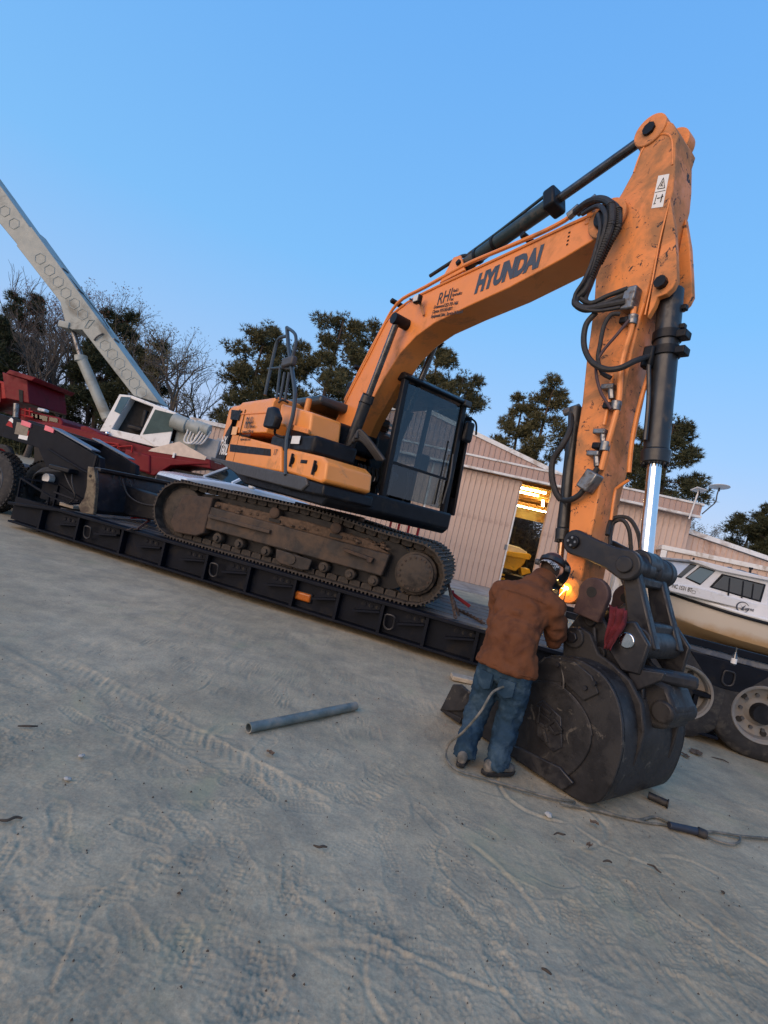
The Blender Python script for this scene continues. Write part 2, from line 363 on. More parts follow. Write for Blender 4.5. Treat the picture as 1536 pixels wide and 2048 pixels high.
    L.new(c, B.inputs['Base Color']); B.inputs['Roughness'].default_value = .95; B.inputs['Specular IOR Level'].default_value = .15
    bp = N.new('ShaderNodeBump'); bp.inputs['Strength'].default_value = .55; bp.inputs['Distance'].default_value = .006
    L.new(nz(nt, pos, 85, 6, .75), bp.inputs['Height'])
    b2 = N.new('ShaderNodeBump'); b2.inputs['Strength'].default_value = .22; b2.inputs['Distance'].default_value = .02
    L.new(nz(nt, pos, 14, 5, .6), b2.inputs['Height']); L.new(bp.outputs[0], b2.inputs['Normal']); L.new(b2.outputs[0], B.inputs['Normal'])
    me.materials.append(m)
    return struct(place('ground', me))
build_ground()
# ================================================================= SHOP BUILDING
BF = Frame((4.65, 18.89, 0), rad(-6))
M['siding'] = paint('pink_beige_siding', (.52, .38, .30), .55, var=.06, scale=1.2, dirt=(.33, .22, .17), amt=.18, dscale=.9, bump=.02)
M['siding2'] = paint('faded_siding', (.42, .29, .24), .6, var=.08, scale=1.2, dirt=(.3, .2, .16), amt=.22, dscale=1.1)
M['trim'] = paint('white_trim', (.68, .67, .64), .5, var=.05, dirt=(.42, .36, .3), amt=.22, dscale=2.5)
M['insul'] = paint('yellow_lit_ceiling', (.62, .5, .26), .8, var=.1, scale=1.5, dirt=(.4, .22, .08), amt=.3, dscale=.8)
M['rafter'] = paint('orange_rafter', (.42, .2, .06), .7, var=.15)
M['tubelight'] = emit('fluorescent_tube', (1.0, .74, .30), 60)
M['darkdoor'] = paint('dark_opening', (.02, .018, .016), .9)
def strip_mesh(name, w, h, mat, rib=.035, t=.03):
    b = MB(); b.box2((0, -.012, 0), (w - .006, .03, h)); b.prism([(w - .05, -.012), (w - .038, -.032), (w - .02, -.032), (w - .006, -.012)], 0, h, 'xy')
    return b.mesh(name, mat)
shop = thing('shop_building', 'pink-beige ribbed metal shop building with white trim and tall open doorway', 'building', BF)
EZ, FZ0, FZ1 = 4.27, 4.27, 4.75
xw0, xw1, xr = -9.0, BF.y(1380, 1060, 0).x, BF.y(1405, 1010, -.35).x     # left end, right corner, fascia right end
dl, dr = BF.y(1045, 964, 0).x, BF.y(1105, 977, 0).x                        # doorway
W = .205
body = MB()   # wall cores behind the siding
body.box2((xw0, .03, 0), (-1.3, .2, 4.4)); body.box2((dr, .03, 0), (xw1, .2, 4.4)); body.box2((xw1 - .2, .2, 0), (xw1, 12, 4.4)); body.box2((xw0, .2, 0), (xw0 + .2, 12, 4.4))
wall = body.build('wall', M['siding'], shop, BF)
sm = strip_mesh('siding_panel', W, EZ + .05, M['siding'])
x = dr + .02
while x + W < xw1 + .02: place('siding_panel', sm, wall, Frame(None, M=BF.M @ Matrix.Translation((x, 0, 0)))); x += W
x = xw0
while x + W < -3.2: place('siding_panel', sm, wall, Frame(None, M=BF.M @ Matrix.Translation((x, 0, 0)))); x += W
# sliding door leaf in front of the wall, left of the opening
leafx0 = BF.y(838, 1060, -.12).x; leafx1 = BF.y(1040, 985, -.12).x
leaf = MB().box2((leafx0, -.10, .03), (leafx1, -.05, 4.2)).build('sliding_door', M['siding'], shop, BF)
dm = strip_mesh('door_panel', W, 4.17, M['siding'])
x = leafx0 + .04
while x + W < leafx1 - .02: place('door_panel', dm, leaf, Frame(None, M=BF.M @ Matrix.Translation((x, -.11, .03)))); x += W
MB().box2((leafx0 - .05, -.13, .03), (leafx0 + .03, -.06, 4.2)).build('door_edge_trim', M['trim'], leaf, BF)
MB().box2((leafx1 - .035, -.135, .03), (leafx1 + .02, -.06, 3.3)).build('door_edge_trim', M['trim'], leaf, BF)
MB().box2((leafx1 - .12, -.15, 1.55), (leafx1 - .02, -.125, 1.75)).build('door_latch', M['steel'], leaf, BF)
# fascia band, sloping out a little, with trims
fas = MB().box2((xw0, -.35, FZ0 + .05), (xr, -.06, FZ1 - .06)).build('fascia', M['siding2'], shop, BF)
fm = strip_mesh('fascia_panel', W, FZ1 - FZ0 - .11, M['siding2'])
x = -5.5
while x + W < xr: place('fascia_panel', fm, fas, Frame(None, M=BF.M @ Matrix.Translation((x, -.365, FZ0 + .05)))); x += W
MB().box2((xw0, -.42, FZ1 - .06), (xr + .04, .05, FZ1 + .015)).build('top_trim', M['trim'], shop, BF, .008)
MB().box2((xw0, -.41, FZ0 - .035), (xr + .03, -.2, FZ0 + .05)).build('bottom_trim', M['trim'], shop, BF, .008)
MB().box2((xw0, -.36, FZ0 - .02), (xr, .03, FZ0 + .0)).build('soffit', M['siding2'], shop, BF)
# gable above the band
g0 = BF.y(1112, 950, .3); apx = BF.y(840, 818, .3)
gx0 = 2 * apx.x - g0.x
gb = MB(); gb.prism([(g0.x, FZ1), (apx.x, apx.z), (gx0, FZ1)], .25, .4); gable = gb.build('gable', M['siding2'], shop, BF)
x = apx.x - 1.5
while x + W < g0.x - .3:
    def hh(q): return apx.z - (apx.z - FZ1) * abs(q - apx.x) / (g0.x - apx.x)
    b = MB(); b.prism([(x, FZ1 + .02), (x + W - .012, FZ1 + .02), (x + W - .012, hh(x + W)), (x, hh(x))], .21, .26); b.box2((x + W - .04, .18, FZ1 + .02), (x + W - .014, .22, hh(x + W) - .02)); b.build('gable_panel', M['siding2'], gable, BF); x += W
rl = (g0.x - apx.x)
rk = MB(); rk.beam((apx.x - .02, .3, apx.z + .06), (g0.x + .15, .3, FZ1 + .04), .3, .16); rk.beam((apx.x + .02, .3, apx.z + .06), (gx0 - .15, .3, FZ1 + .04), .3, .16); rk.build('rake_trim', M['trim'], shop, BF)
rf = MB(); rf.prism([(g0.x + .2, FZ1 + .02), (apx.x, apx.z + .12), (gx0 - .2, FZ1 + .02), (gx0 - .2, FZ1 - .03), (apx.x, apx.z + .05), (g0.x + .2, FZ1 - .03)], .42, 12.2); rf.build('roof', M['trim'], shop, BF)
MB().box2((g0.x - .3, .06, FZ1 - .03), (xr, 12, FZ1 + .005)).build('flat_roof', M['trim'], shop, BF)
# interior seen through the doorway
room = MB(); room.box2((-6, .25, -.05), (xw1 - .25, 12, .012)); room.build('floor_slab', paint('shop_floor', (.25, .24, .22), .8), shop, BF)
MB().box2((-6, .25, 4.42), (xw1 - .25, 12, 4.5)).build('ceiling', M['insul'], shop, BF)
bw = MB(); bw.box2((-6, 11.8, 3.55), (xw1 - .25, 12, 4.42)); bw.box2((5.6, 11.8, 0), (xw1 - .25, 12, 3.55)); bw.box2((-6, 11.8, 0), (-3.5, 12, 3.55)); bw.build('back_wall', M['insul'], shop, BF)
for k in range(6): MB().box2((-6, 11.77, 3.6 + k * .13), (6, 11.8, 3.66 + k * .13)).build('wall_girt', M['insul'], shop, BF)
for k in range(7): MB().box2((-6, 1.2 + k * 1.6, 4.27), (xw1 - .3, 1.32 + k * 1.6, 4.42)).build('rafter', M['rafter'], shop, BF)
# lit tubes (ceiling fixtures)
for i, (px, py, yy, L, yaw) in enumerate(((1058, 975, 2.2, 1.5, 0), (1049, 986, 3.6, 1.3, 0), (1086, 1007, 5.5, 2.6, 78), (1060, 1017, 9.5, 3.2, 4))):
    p = BF.z(px, py, 4.22) if False else BF.y(px, py, yy); z = min(p.z, 4.22)
    t = thing('tube_light', ['fluorescent tube nearest the doorway head inside the shop', 'second short fluorescent tube behind the doorway head', 'slanting fluorescent tube at the right of the doorway', 'long fluorescent tube deepest inside the shop'][i], 'ceiling light', Frame(None, M=BF.M @ Matrix.Translation((p.x, yy, z)) @ Matrix.Rotation(rad(yaw), 4, 'Z')), 'lit fluorescent tubes inside the shop')
    fr = Frame(None, M=_MW[t.name])
    MB().box((0, 0, .06), (L, .05, .03)).build('housing', M['white'], t, fr); MB().cyl((-L / 2 + .03, -.03, 0), (L / 2 - .03, -.03, 0), .028, n=8).cyl((-L / 2 + .03, .04, 0), (L / 2 - .03, .04, 0), .028, n=8).build('tube', M['tubelight'], t, fr)
# concrete apron in front
ap = MB(); ap.box2((-9, -3.2, -.05), (6.6, .2, .02)); struct(ap.build('apron', paint('concrete_apron', (.34, .31, .27), .9, var=.12, scale=2, dirt=(.22, .19, .16), amt=.3, dscale=1.2, bump=.1), None, BF))
# lean-to on the right
l0 = BF.y(1373, 1062, .5); l1 = BF.y(1500, 1106, .5)
sl = (l1.z - l0.z) / (l1.x - l0.x); lx1 = l0.x + 6.5; lz1 = l0.z + sl * 6.5
lean = thing('lean_to_shed', 'low pink-beige lean-to with white sloping roof edge behind the boat', 'building', BF)
lw = MB(); lw.prism([(xw1 + .02, 0), (lx1, 0), (lx1, lz1 - .12), (l0.x, l0.z - .12), (xw1 + .02, l0.z - .12)], .5, .6); lwall = lw.build('wall', M['siding'], lean, BF)
x = xw1 + .03
while x + W < lx1:
    z0, z1 = l0.z + sl * (x - l0.x) - .1, l0.z + sl * (x + W - l0.x) - .1
    b = MB(); b.prism([(x, .02), (x + W - .012, .02), (x + W - .012, z1), (x, z0)], .46, .51); b.box2((x + W - .04, .43, .02), (x + W - .014, .47, z1 - .01)); b.build('siding_panel', M['siding'], lwall, BF); x += W
MB().beam((l0.x - .12, .42, l0.z + .12 * abs(sl)), (lx1 + .2, .42, lz1), .22, .16).build('rake_trim', M['trim'], lean, BF)
MB().prism([(l0.x, l0.z + .02), (lx1, lz1 + .02), (lx1, lz1 - .06), (l0.x, l0.z - .06)], .54, 9).build('roof', M['trim'], lean, BF)
# front wing with level parapet in front of the lean-to
p0 = BF.y(1325, 1102, -1.2); p1 = BF.y(1536, 1127, -1.2)
wing = thing('front_annex', 'low flat-topped annex with white corner post and top trim behind the boat cabin', 'building', BF)
wx0 = p0.x; wz = (p0.z + p1.z) / 2
WF = Frame(None, M=BF.M @ Matrix.Translation((wx0, -1.2, 0)) @ Matrix.Rotation(math.atan2(-1.05, 4) , 4, 'Z'))
wx1 = 6.0
ww = MB().box2((.02, .03, 0), (wx1, .13, wz - .1)).box2((.02, .13, 0), (.12, 2.4, wz - .1)).build('wall', M['siding'], wing, WF)
wm = strip_mesh('siding_panel_annex', .24, wz - .12, M['siding'])
x = .15
while x + .24 < wx1: place('siding_panel', wm, ww, Frame(None, M=WF.M @ Matrix.Translation((x, 0, 0)))); x += .24
MB().box2((-.06, -.09, wz - .13), (wx1, 2.4, wz + .02)).build('top_trim', M['trim'], wing, WF, .008)
MB().box2((-.05, -.08, 0), (.13, .0, wz - .14)).build('corner_trim', M['trim'], wing, WF, .008)
# low wing at the far left of the shop, seen behind the crane
LF = Frame(BF.M @ Vector((-10.8, 1.0, 0)), rad(-6))
lwg = thing('left_shop_wing', 'low pink-beige shop wing with white roof edge behind the crane', 'building', LF)
tz = LF.y(425, 845, 0).z; lx0 = LF.y(388, 838, 0).x
MB().box2((lx0, .03, 0), (3.2, .2, tz - .1)).box2((lx0, .2, 0), (lx0 + .1, 9, tz - .1)).build('wall', M['siding'], lwg, LF)
lm2 = strip_mesh('siding_panel_wing', W, tz - .12, M['siding'])
for k in range(int((3.2 - lx0) / W) - 1): place('siding_panel', lm2, lwg, Frame(None, M=LF.M @ Matrix.Translation((lx0 + .03 + k * W, 0, 0))))
MB().box2((lx0 - .12, -.12, tz - .14), (3.2, 9, tz + .03)).build('roof_edge', M['trim'], lwg, LF, .01)
MB().box2((lx0 + 1.25, -.10, .3), (lx0 + 2.4, -.03, tz - .6)).build('grey_door', paint('grey_door_paint', (.33, .34, .34), .5), lwg, LF, .01)
# ================================================================= TREES
M['pinebark'] = paint('pine_bark', (.075, .052, .04), .95, var=.35, scale=8)
M['bark'] = paint('grey_bark', (.085, .072, .062), .95, var=.3, scale=6)
def leafmat(name, c0, c1):
    m, nt, N, L, B = nodes(name)
    oi = N.new('ShaderNodeNewGeometry'); rv = oi.outputs['Random Per Island']
    L.new(ramp(nt, rv, [(.0, c0), (1.0, c1)]), B.inputs['Base Color']); B.inputs['Roughness'].default_value = .8; B.inputs['Specular IOR Level'].default_value = .2
    return m
M['needle'] = leafmat('pine_needles', (.045, .048, .022), (.15, .13, .06))
M['needle2'] = leafmat('dark_needles', (.028, .036, .018), (.085, .085, .042))
M['bud'] = leafmat('reddish_buds', (.16, .075, .06), (.24, .13, .09))
M['olive'] = leafmat('olive_buds', (.10, .085, .04), (.19, .16, .08))
M['brush'] = leafmat('winter_brush', (.045, .036, .03), (.095, .08, .062))
NB = 9
def limb(mb, p, q, r0, r1, bend=.15, n=5, seg=4, rr=random):
    d = q - p; L = d.length; pts = [p + d * (i / seg) + Vector((rr.uniform(-1, 1), rr.uniform(-1, 1), rr.uniform(-1, 1))) * (L * bend * .35 if 0 < i < seg else 0) for i in range(seg + 1)]
    mb.tube(pts, lambda t: r0 + (r1 - r0) * t, n, 2)
    return pts
def tufts(V, Fc, c, R, k, size, rr, flat=.7):
    """k tufts of crossing needle blades scattered in an ellipsoid"""
    for _ in range(k):
        while True:
            o = Vector((rr.uniform(-1, 1), rr.uniform(-1, 1), rr.uniform(-1, 1)))
            if .15 < o.length < 1: break
        p = c + Vector((o.x * R, o.y * R, o.z * R * flat))
        out = (o + Vector((0, 0, .5))).normalized()
        for j in range(NB):
            d = (out + Vector((rr.gauss(0, .7), rr.gauss(0, .7), rr.gauss(0, .6)))).normalized() * size * rr.uniform(.7, 1.3)
            s = d.cross(Vector((rr.gauss(0, 1), rr.gauss(0, 1), rr.gauss(0, 1)))).normalized() * size * .085
            b = len(V); V += [tuple(p - s), tuple(p + s), tuple(p + d)]; Fc.append((b, b + 1, b + 2))
def raw(name, V, Fc, mat, parent, fr):
    me = bpy.data.meshes.new(name); me.from_pydata(V, [], Fc); me.materials.append(mat); me.update(); return place(name, me, parent, fr)
def pine(px, pyt, Y, spread, label, group='tall pines behind the shop', low=.42, seed=0, mat='needle', dens=1.0, lean=0.0, n_l=26):
    """px,pyt: where the top stands in the picture, at distance Y"""
    rr = random.Random(seed); top = aty(px, pyt, Y); H = top.z; fr = Frame((top.x - lean * H, Y, 0))
    t = thing('pine_tree', label, 'pine tree', fr, group)
    tr = MB(); r0 = H * .017 + .05
    tp = [Vector((lean * H * u + rr.uniform(-.2, .2) * (0 < u < 1), rr.uniform(-.2, .2), H * .97 * u)) for u in (0, .2, .4, .6, .8, 1)]
    tr.tube(tp, lambda u: r0 * (1 - .85 * u), 8, 3)
    V, Fc = [], []; ga = rr.uniform(0, 6)
    for k in range(n_l):
        u = low + (1 - low) * (k + rr.random()) / n_l; a = ga + k * 2.4 + rr.uniform(-.5, .5)
        s = spread * .70 * (1.08 - .72 * ((u - low) / (1 - low)) ** 1.6) * rr.uniform(.6, 1.12)
        p = Vector((lean * H * u, 0, H * .97 * u)); q = p + Vector((math.cos(a) * s, math.sin(a) * s, s * rr.uniform(.02, .45)))
        pts = limb(tr, p, q, r0 * .28 * (1.25 - u), .03, .22, 4, 4, rr)
        for m_ in (2, 3, 4):
            for _ in range(3):
                c = pts[m_ * 2 if m_ * 2 < len(pts) else -1] + Vector((rr.gauss(0, .35), rr.gauss(0, .35), rr.gauss(.15, .3))) * (s * .35 + .2)
                R = (.34 + .19 * s) * rr.uniform(.5, 1.35) * (.75 if m_ == 2 else 1)
                tufts(V, Fc, c, R, int(24 * dens * (R / .8) ** 2) + 5, .36, rr)
    tufts(V, Fc, Vector((lean * H, 0, H * .985)), .8, 30, .26, rr)
    tr.build('trunk', M['pinebark'], t, fr, ang=60); raw('crown', V, Fc, M[mat], t, fr)
    return t
def bare(px, pyt, Y, spread, label, group='bare trees at the edge of the wood', seed=0, buds=None, nb=0, fork=.3, r=.016, depth=6, lean=0.0, name='bare_tree'):
    rr = random.Random(seed); top = aty(px, pyt, Y); H = top.z; fr = Frame((top.x - lean * H, Y, 0))
    t = thing(name, label, 'bare tree', fr, group); mb = MB(); tips = []
    def grow(p, d, L, R, lv):
        q = p + d * L
        limb(mb, p, q, R, R * .68, .18, 6 if lv == 0 else (4 if lv < 3 else 3), 3 if lv < 3 else 2, rr)
        if lv >= depth: tips.append(q); return
        for k in range(3 if lv < 5 else 2):
            nd = (d + Vector((rr.gauss(0, .42), rr.gauss(0, .42), rr.gauss(.08, .25))) * spread).normalized()
            grow(q if k < 2 else p + d * L * rr.uniform(.5, .9), nd, L * rr.uniform(.58, .82), max(R * rr.uniform(.5, .7), .011), lv + 1)
    d0 = Vector((lean, 0, 1)).normalized(); grow(Vector((0, 0, 0)), d0, H * fork, H * r, 0)
    mz = max(v[2] for v in mb.v); k = H / mz
    mb.v = [(v[0] * min(1.15, k), v[1] * min(1.15, k), v[2] * k) for v in mb.v]
    mb.build('trunk_and_limbs', M['bark'], t, fr, ang=60)
    if buds:
        V, Fc = [], []
        for q in tips:
            c = Vector((q.x * min(1.15, k), q.y * min(1.15, k), q.z * k))
            tufts(V, Fc, c, .4, nb, .12, rr, 1.0)
        raw('crown', V, Fc, M[buds], t, fr)
    return t
# tall pines behind the shop (left to right)
pine(540, 648, 40, 3.6, 'tall dark pine left of the excavator cab, nearest the bare tree', seed=1, low=.36)
pine(585, 690, 44, 3.4, 'shorter pine behind the excavator handrail', seed=2, low=.3)
pine(690, 630, 42, 4.2, 'tallest round-topped pine behind the boom foot', seed=3, low=.40)
pine(755, 655, 46, 3.8, 'pine just behind the curve of the orange boom', seed=4, low=.36)
pine(880, 690, 44, 4.6, 'broad dense pine between the boom and the cab roof', seed=5, low=.26, dens=1.25)
pine(930, 745, 47, 4.0, 'low dense pine right of the excavator cab', seed=6, low=.2, dens=1.3)
pine(1110, 762, 43, 2.6, 'slender open pine just left of the upright arm', seed=7, low=.46, n_l=20)
pine(1050, 790, 45, 2.8, 'small pine above the shop roof peak', seed=8, low=.34, n_l=20)
pine(1350, 838, 40, 3.7, 'wide dark pine right of the bucket cylinder', seed=9, low=.28, dens=1.3, mat='needle2')
pine(1290, 860, 46, 3.2, 'pine hidden behind the bucket cylinder', seed=10, low=.3, dens=1.2)
pine(1505, 1030, 50, 3.6, 'low pine behind the annex at the right edge', seed=12, low=.2, mat='needle2')
pine(1560, 1010, 46, 3.0, 'pine cut off by the right edge of the picture', seed=13, low=.25, mat='needle2')
bare(1425, 1045, 48, 1.0, 'small olive leafless tree behind the satellite dishes', 'bare trees right of the shop', 21, 'olive', 3, depth=5)
bare(1470, 1060, 52, 1.0, 'thin grey leafless tree behind the lean-to', 'bare trees right of the shop', 22, depth=5)
# evergreens and bare trees at the left, behind the crane
pine(245, 622, 41, 3.2, 'dark evergreen behind the middle of the crane boom', 'evergreens behind the crane', .25, 31, 'needle2', 1.3)
pine(305, 690, 40, 2.7, 'lower dark evergreen just above the crane cab', 'evergreens behind the crane', .12, 32, 'needle2', 1.3)
pine(60, 590, 44, 3.0, 'dark evergreen left of the crane boom tip', 'evergreens behind the crane', .3, 33, 'needle2', 1.1)
pine(5, 640, 38, 3.0, 'dark evergreen at the left edge of the picture', 'evergreens behind the crane', .2, 34, 'needle2', 1.1)
bare(192, 568, 42, .95, 'bare tree with reddish buds rising behind the crane boom', seed=41, buds='bud', nb=5)
bare(310, 612, 44, 1.0, 'pale twiggy bare tree between evergreen and spreading tree', seed=42, buds='olive', nb=2)
bare(405, 662, 38, 1.25, 'wide spreading bare tree left of the excavator counterweight', seed=43, buds='olive', nb=4, fork=.24, r=.02, lean=.06)
bare(12, 485, 46, .9, 'tall thin bare tree under the crane boom at the left edge', seed=44)
bare(95, 600, 42, .8, 'straight bare tree between the crane boom and the dump bed', seed=45, r=.014)
bare(140, 590, 48, .85, 'slender bare tree left of the lift cylinder', seed=46)
bare(40, 610, 40, .8, 'dark-trunked bare tree above the red dump bed', seed=47, r=.02)
bare(172, 650, 40, .8, 'bare tree seen between crane boom and lift cylinder', seed=48, r=.018)
bare(118, 640, 38, .8, 'straight dark trunk beside the dump truck cab', seed=49, r=.02)
bare(275, 680, 47, 1.0, 'thin bare tree right of the crane boom base', seed=50)
bare(440, 720, 50, 1.1, 'low bare tree beside the shop wing', seed=51)
# winter thicket closing the view under the trees
def thicket(name, xa, xb, Y0, Y1, hmax, n, seed, matk='brush', label=''):
    rr = random.Random(seed); V, Fc = [], []
    for _ in range(n):
        x = rr.uniform(xa, xb); y = rr.uniform(Y0, Y1); h = hmax * rr.uniform(.35, 1) * (.7 + .3 * math.sin(x * .7 + seed))
        p = Vector((x, y, 0)); d = Vector((rr.gauss(0, .25), rr.gauss(0, .2), 1)).normalized(); w = rr.uniform(.03, .09)
        b = len(V); q = p + d * h; V += [(p.x - w, p.y, 0), (p.x + w, p.y, 0), tuple(q)]; Fc.append((b, b + 1, b + 2))
        for k in range(7):
            s = p + d * h * rr.uniform(.2, 1); e = s + Vector((rr.gauss(0, 1), rr.gauss(0, .6), rr.uniform(-.1, 1))) * h * .2; w2 = .03
            b = len(V); V += [(s.x, s.y, s.z - w2), (s.x, s.y, s.z + w2), tuple(e)]; Fc.append((b, b + 1, b + 2))
        tufts(V, Fc, p + d * h * rr.uniform(.2, .75), h * .22, 4, .32, rr, 1.0)
    o = raw(name, V, Fc, M[matk], None, WORLD); tag(o, label, 'brush'); stuff(o)
thicket('winter_brush', -62, -10, 44, 56, 9.5, 2600, 61, label='tangled grey-brown winter brush under the trees at the left')
thicket('evergreen_undergrowth', -58, -18, 39, 46, 4.5, 1100, 62, 'needle2', label='dark evergreen undergrowth behind the crane')
thicket('winter_brush', -10, 60, 50, 62, 6.5, 2000, 63, label='grey-brown winter brush behind the shop at the right')
thicket('evergreen_undergrowth', -10, 70, 52, 62, 7.0, 900, 64, 'needle2', label='dark evergreen undergrowth behind the lean-to at the right')

bare(62, 545, 45, .8, 'tall grey bare tree between the left-edge tree and the crane boom', seed=71)
bare(150, 610, 44, .75, 'dark straight bare trunk just left of the crane boom middle', seed=72, r=.019)
bare(220, 660, 42, .8, 'bare tree close behind the crane boom base', seed=73, r=.018)
bare(-25, 540, 42, .9, 'bare tree cut off by the left edge of the picture', seed=74)
for i in range(1):
    bx0 = BF.M @ Vector((-5, 13.5, 0))
thicket('winter_brush', -3, 11, 33, 38, 6.5, 2200, 65, label='dark brush seen through the open shop doorway')
# ================================================================= LOWBOY TRAILER
TF = Frame((-4.62, 8.414, 0), rad(-17.009))
DZ = .575
trailer = thing('lowboy_trailer', 'long black lowboy trailer with ribbed side carrying the excavator', 'trailer', TF)
X0, X1 = -2.1, 9.3
sp = MB(); sp.box2((X0, .10, .14), (X1, .16, .555)); sp.build('side_web', M['trailer'], trailer, TF)
MB().box2((X0 + .1, -.02, .10), (X1, .17, .135)).build('bottom_flange', M['trailer'], trailer, TF, .006)
MB().box2((X0 + 1.2, -.03, .525), (X1, .17, DZ)).build('top_rail', M['trailer'], trailer, TF, .008)
MB().box2((X0, 2.5, .14), (X1, 2.6, DZ - .01)).build('far_side_web', M['trailer'], trailer, TF)
MB().hexa([(X0, -.02, .40), (X0 + 1.25, -.03, .53), (X0 + 1.25, .17, .53), (X0, .17, .40), (X0, -.02, .45), (X0 + 1.25, -.03, .578), (X0 + 1.25, .17, .578), (X0, .17, .45)]).build('front_rail', M['trailer'], trailer, TF, .006)
# deck planks running lengthwise
k = 0; y = .18
while y < 2.48:
    w = .185; MB().box2((X0 + 1.0 + (k % 3) * .02, y, .50), (X1 - (k % 2) * .03, y + w - .012, .568 - .006 * (k % 2))).build('deck_plank', M['deck'], trailer, TF, .004); y += w; k += 1
MB().box2((X0, .17, .30), (X1, 2.5, .49)).build('deck_frame', M['trailer'], trailer, TF)
ribx = [-1.28, -.43, .53, 1.38, 2.21, 2.98, 3.76, 4.46, 5.13, 5.77, 6.45, 7.1, 7.75, 8.4, 9.0]
gusx = [-.93, -.05, .85, 1.71, 2.52, 3.28, 4.07, 4.71, 5.38, 6.05, 6.72, 7.35, 8.0, 8.62]
rm = MB().box2((-.022, -.015, .137), (.022, .105, .523)).mesh('rib', M['trailer'])
for x in ribx: place('rib', rm, trailer, Frame(None, M=TF.M @ Matrix.Translation((x, 0, -.0 if x > -.5 else -.055))))
def gusset_mesh(L):
    b = MB(); n = 14
    b.prism([(0, .315), (L, .40), (L, .425), (0, .345)], -.015, .10)          # sloping flange
    b.prism([(.02, .35), (L, .43), (L - .03, .52), (.04, .52)], .055, .075)      # web plate
    for i in range(3): b.cyl((.13 + i * .11, .046, .455), (.13 + i * .11, .054, .455), .032 - .004 * i, n=12)
    return b
for x in gusx:
    nx = min([r for r in ribx if r > x] + [x + .5]); L = max(.3, min(.62, nx - x - .03))
    b = gusset_mesh(L); g = MB(); o = b.build('gusset', M['trailer'], trailer, Frame(None, M=TF.M @ Matrix.Translation((x, 0, 0 if x > -.5 else -.03))))
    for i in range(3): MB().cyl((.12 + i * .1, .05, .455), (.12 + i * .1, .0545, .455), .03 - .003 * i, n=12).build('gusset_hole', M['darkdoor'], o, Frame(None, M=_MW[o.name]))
def ring_mesh(R=.07, H=.09, r=.014):
    pts = [(math.cos(t) * R, 0, -H / 2 + math.sin(t) * R) for t in np.linspace(math.pi, 2 * math.pi, 9)] + [(R, 0, H / 2), (R * .7, 0, H / 2 + R * .6), (-R * .7, 0, H / 2 + R * .6), (-R, 0, H / 2), (-R, 0, -H / 2)]
    return MB().tube(pts, r, 8, 2).mesh('lashing_ring', M['link'])
rgm = ring_mesh()
for x in (-.2, 2.37, 5.26, 7.9): place('lashing_ring', rgm, trailer, Frame(None, M=TF.M @ Matrix.Translation((x, .0, .33)) @ Matrix.Rotation(rad(8), 4, 'X')))
ml = MB(); ml.box((3.89, .07, .30), (.26, .05, .12)); mk_ = ml.build('side_marker_light', M['amber'], trailer, TF, .03, 3); MB().box((3.89, .088, .30), (.30, .03, .15)).build('marker_base', M['black'], mk_, TF, .02)
# gooseneck: near and far plates, riser, hose box, ramp basket
gp = [(-4.6, 2.03), (-3.7, 1.98), (-2.23, 1.91), (-1.2, 1.65), (-.95, 1.59), (-.89, 1.41), (-1.05, .92), (-1.11, .56), (-2.15, .56), (-2.2, 1.2), (-2.5, 1.50), (-3.55, 1.54), (-4.6, 1.58)]
MB().prism(gp, .6, .72).build('gooseneck_plate', M['trailer'], trailer, TF, .01)
gp2 = [(x + (-.37 if x > -2.5 else 0), z) for x, z in gp]
MB().prism(gp2, 1.85, 1.97).build('gooseneck_plate', M['trailer'], trailer, TF, .01)
MB().hexa([(-4.6, .72, 1.9), (-2.3, .72, 1.8), (-2.3, 1.85, 1.8), (-4.6, 1.85, 1.9), (-4.6, .72, 1.96), (-2.3, .72, 1.87), (-2.3, 1.85, 1.87), (-4.6, 1.85, 1.96)]).build('gooseneck_top', M['trailer'], trailer, TF)
MB().box2((-2.1, .74, .5), (-1.15, 1.84, 1.25)).build('neck_riser', M['trailer'], trailer, TF, .02)
for yy, sx in ((.57, 0), (1.82, -.37)):
    MB().hexa([(-2.23 + sx, yy, 1.93), (-1.15 + sx, yy, 1.68), (-1.15 + sx, yy + .2, 1.68), (-2.23 + sx, yy + .2, 1.93), (-2.23 + sx, yy, 1.955), (-1.15 + sx, yy, 1.705), (-1.15 + sx, yy + .2, 1.705), (-2.23 + sx, yy + .2, 1.955)]).build('sloping_cap', paint('worn_blue_grey_cap', (.13, .16, .21), .4, .3), trailer, TF)
MB().box((-1.62, .5, 1.22), (.5, .22, .09)).build('hose_manifold', M['black'], trailer, TF, .02)
for k in range(4):
    MB().tube([(-1.75 + k * .1, .45, 1.2), (-2.0, .42 - k * .03, 1.15 - k * .03), (-2.3, .5, .95 - k * .05), (-2.45, .7, .8)], .014, 6).build('air_hose', M['rubber'], trailer, TF)
for k in range(2):
    MB().tube([(-1.6 + k * .2, .5, 1.18), (-1.35 + k * .1, .42, 1.02), (-1.15, .45, .8), (-1.3, .5, .62)], .013, 6).build('air_hose', M['rubber'], trailer, TF)
MB().tube([(-2.2, .58, 1.52), (-1.3, .55, 1.30), (-.98, .55, 1.24)], .018, 6, smooth=False).build('grab_rail', M['trailer'], trailer, TF)
MB().cyl((-1.0, .56, 1.15), (-.99, .56, 1.62), .025, n=8).build('locking_pin', M['black'], trailer, TF)
bk = [(-2.1, .12, .9), (-1.35, .12, .72), (-.85, .12, .68), (-.95, .55, .72), (-1.75, .58, .92), (-2.1, .12, .9)]
for a, c in zip(bk[:-1], bk[1:]): MB().beam(a, c, .03, .03).build('basket_rail', M['trailer'], trailer, TF)
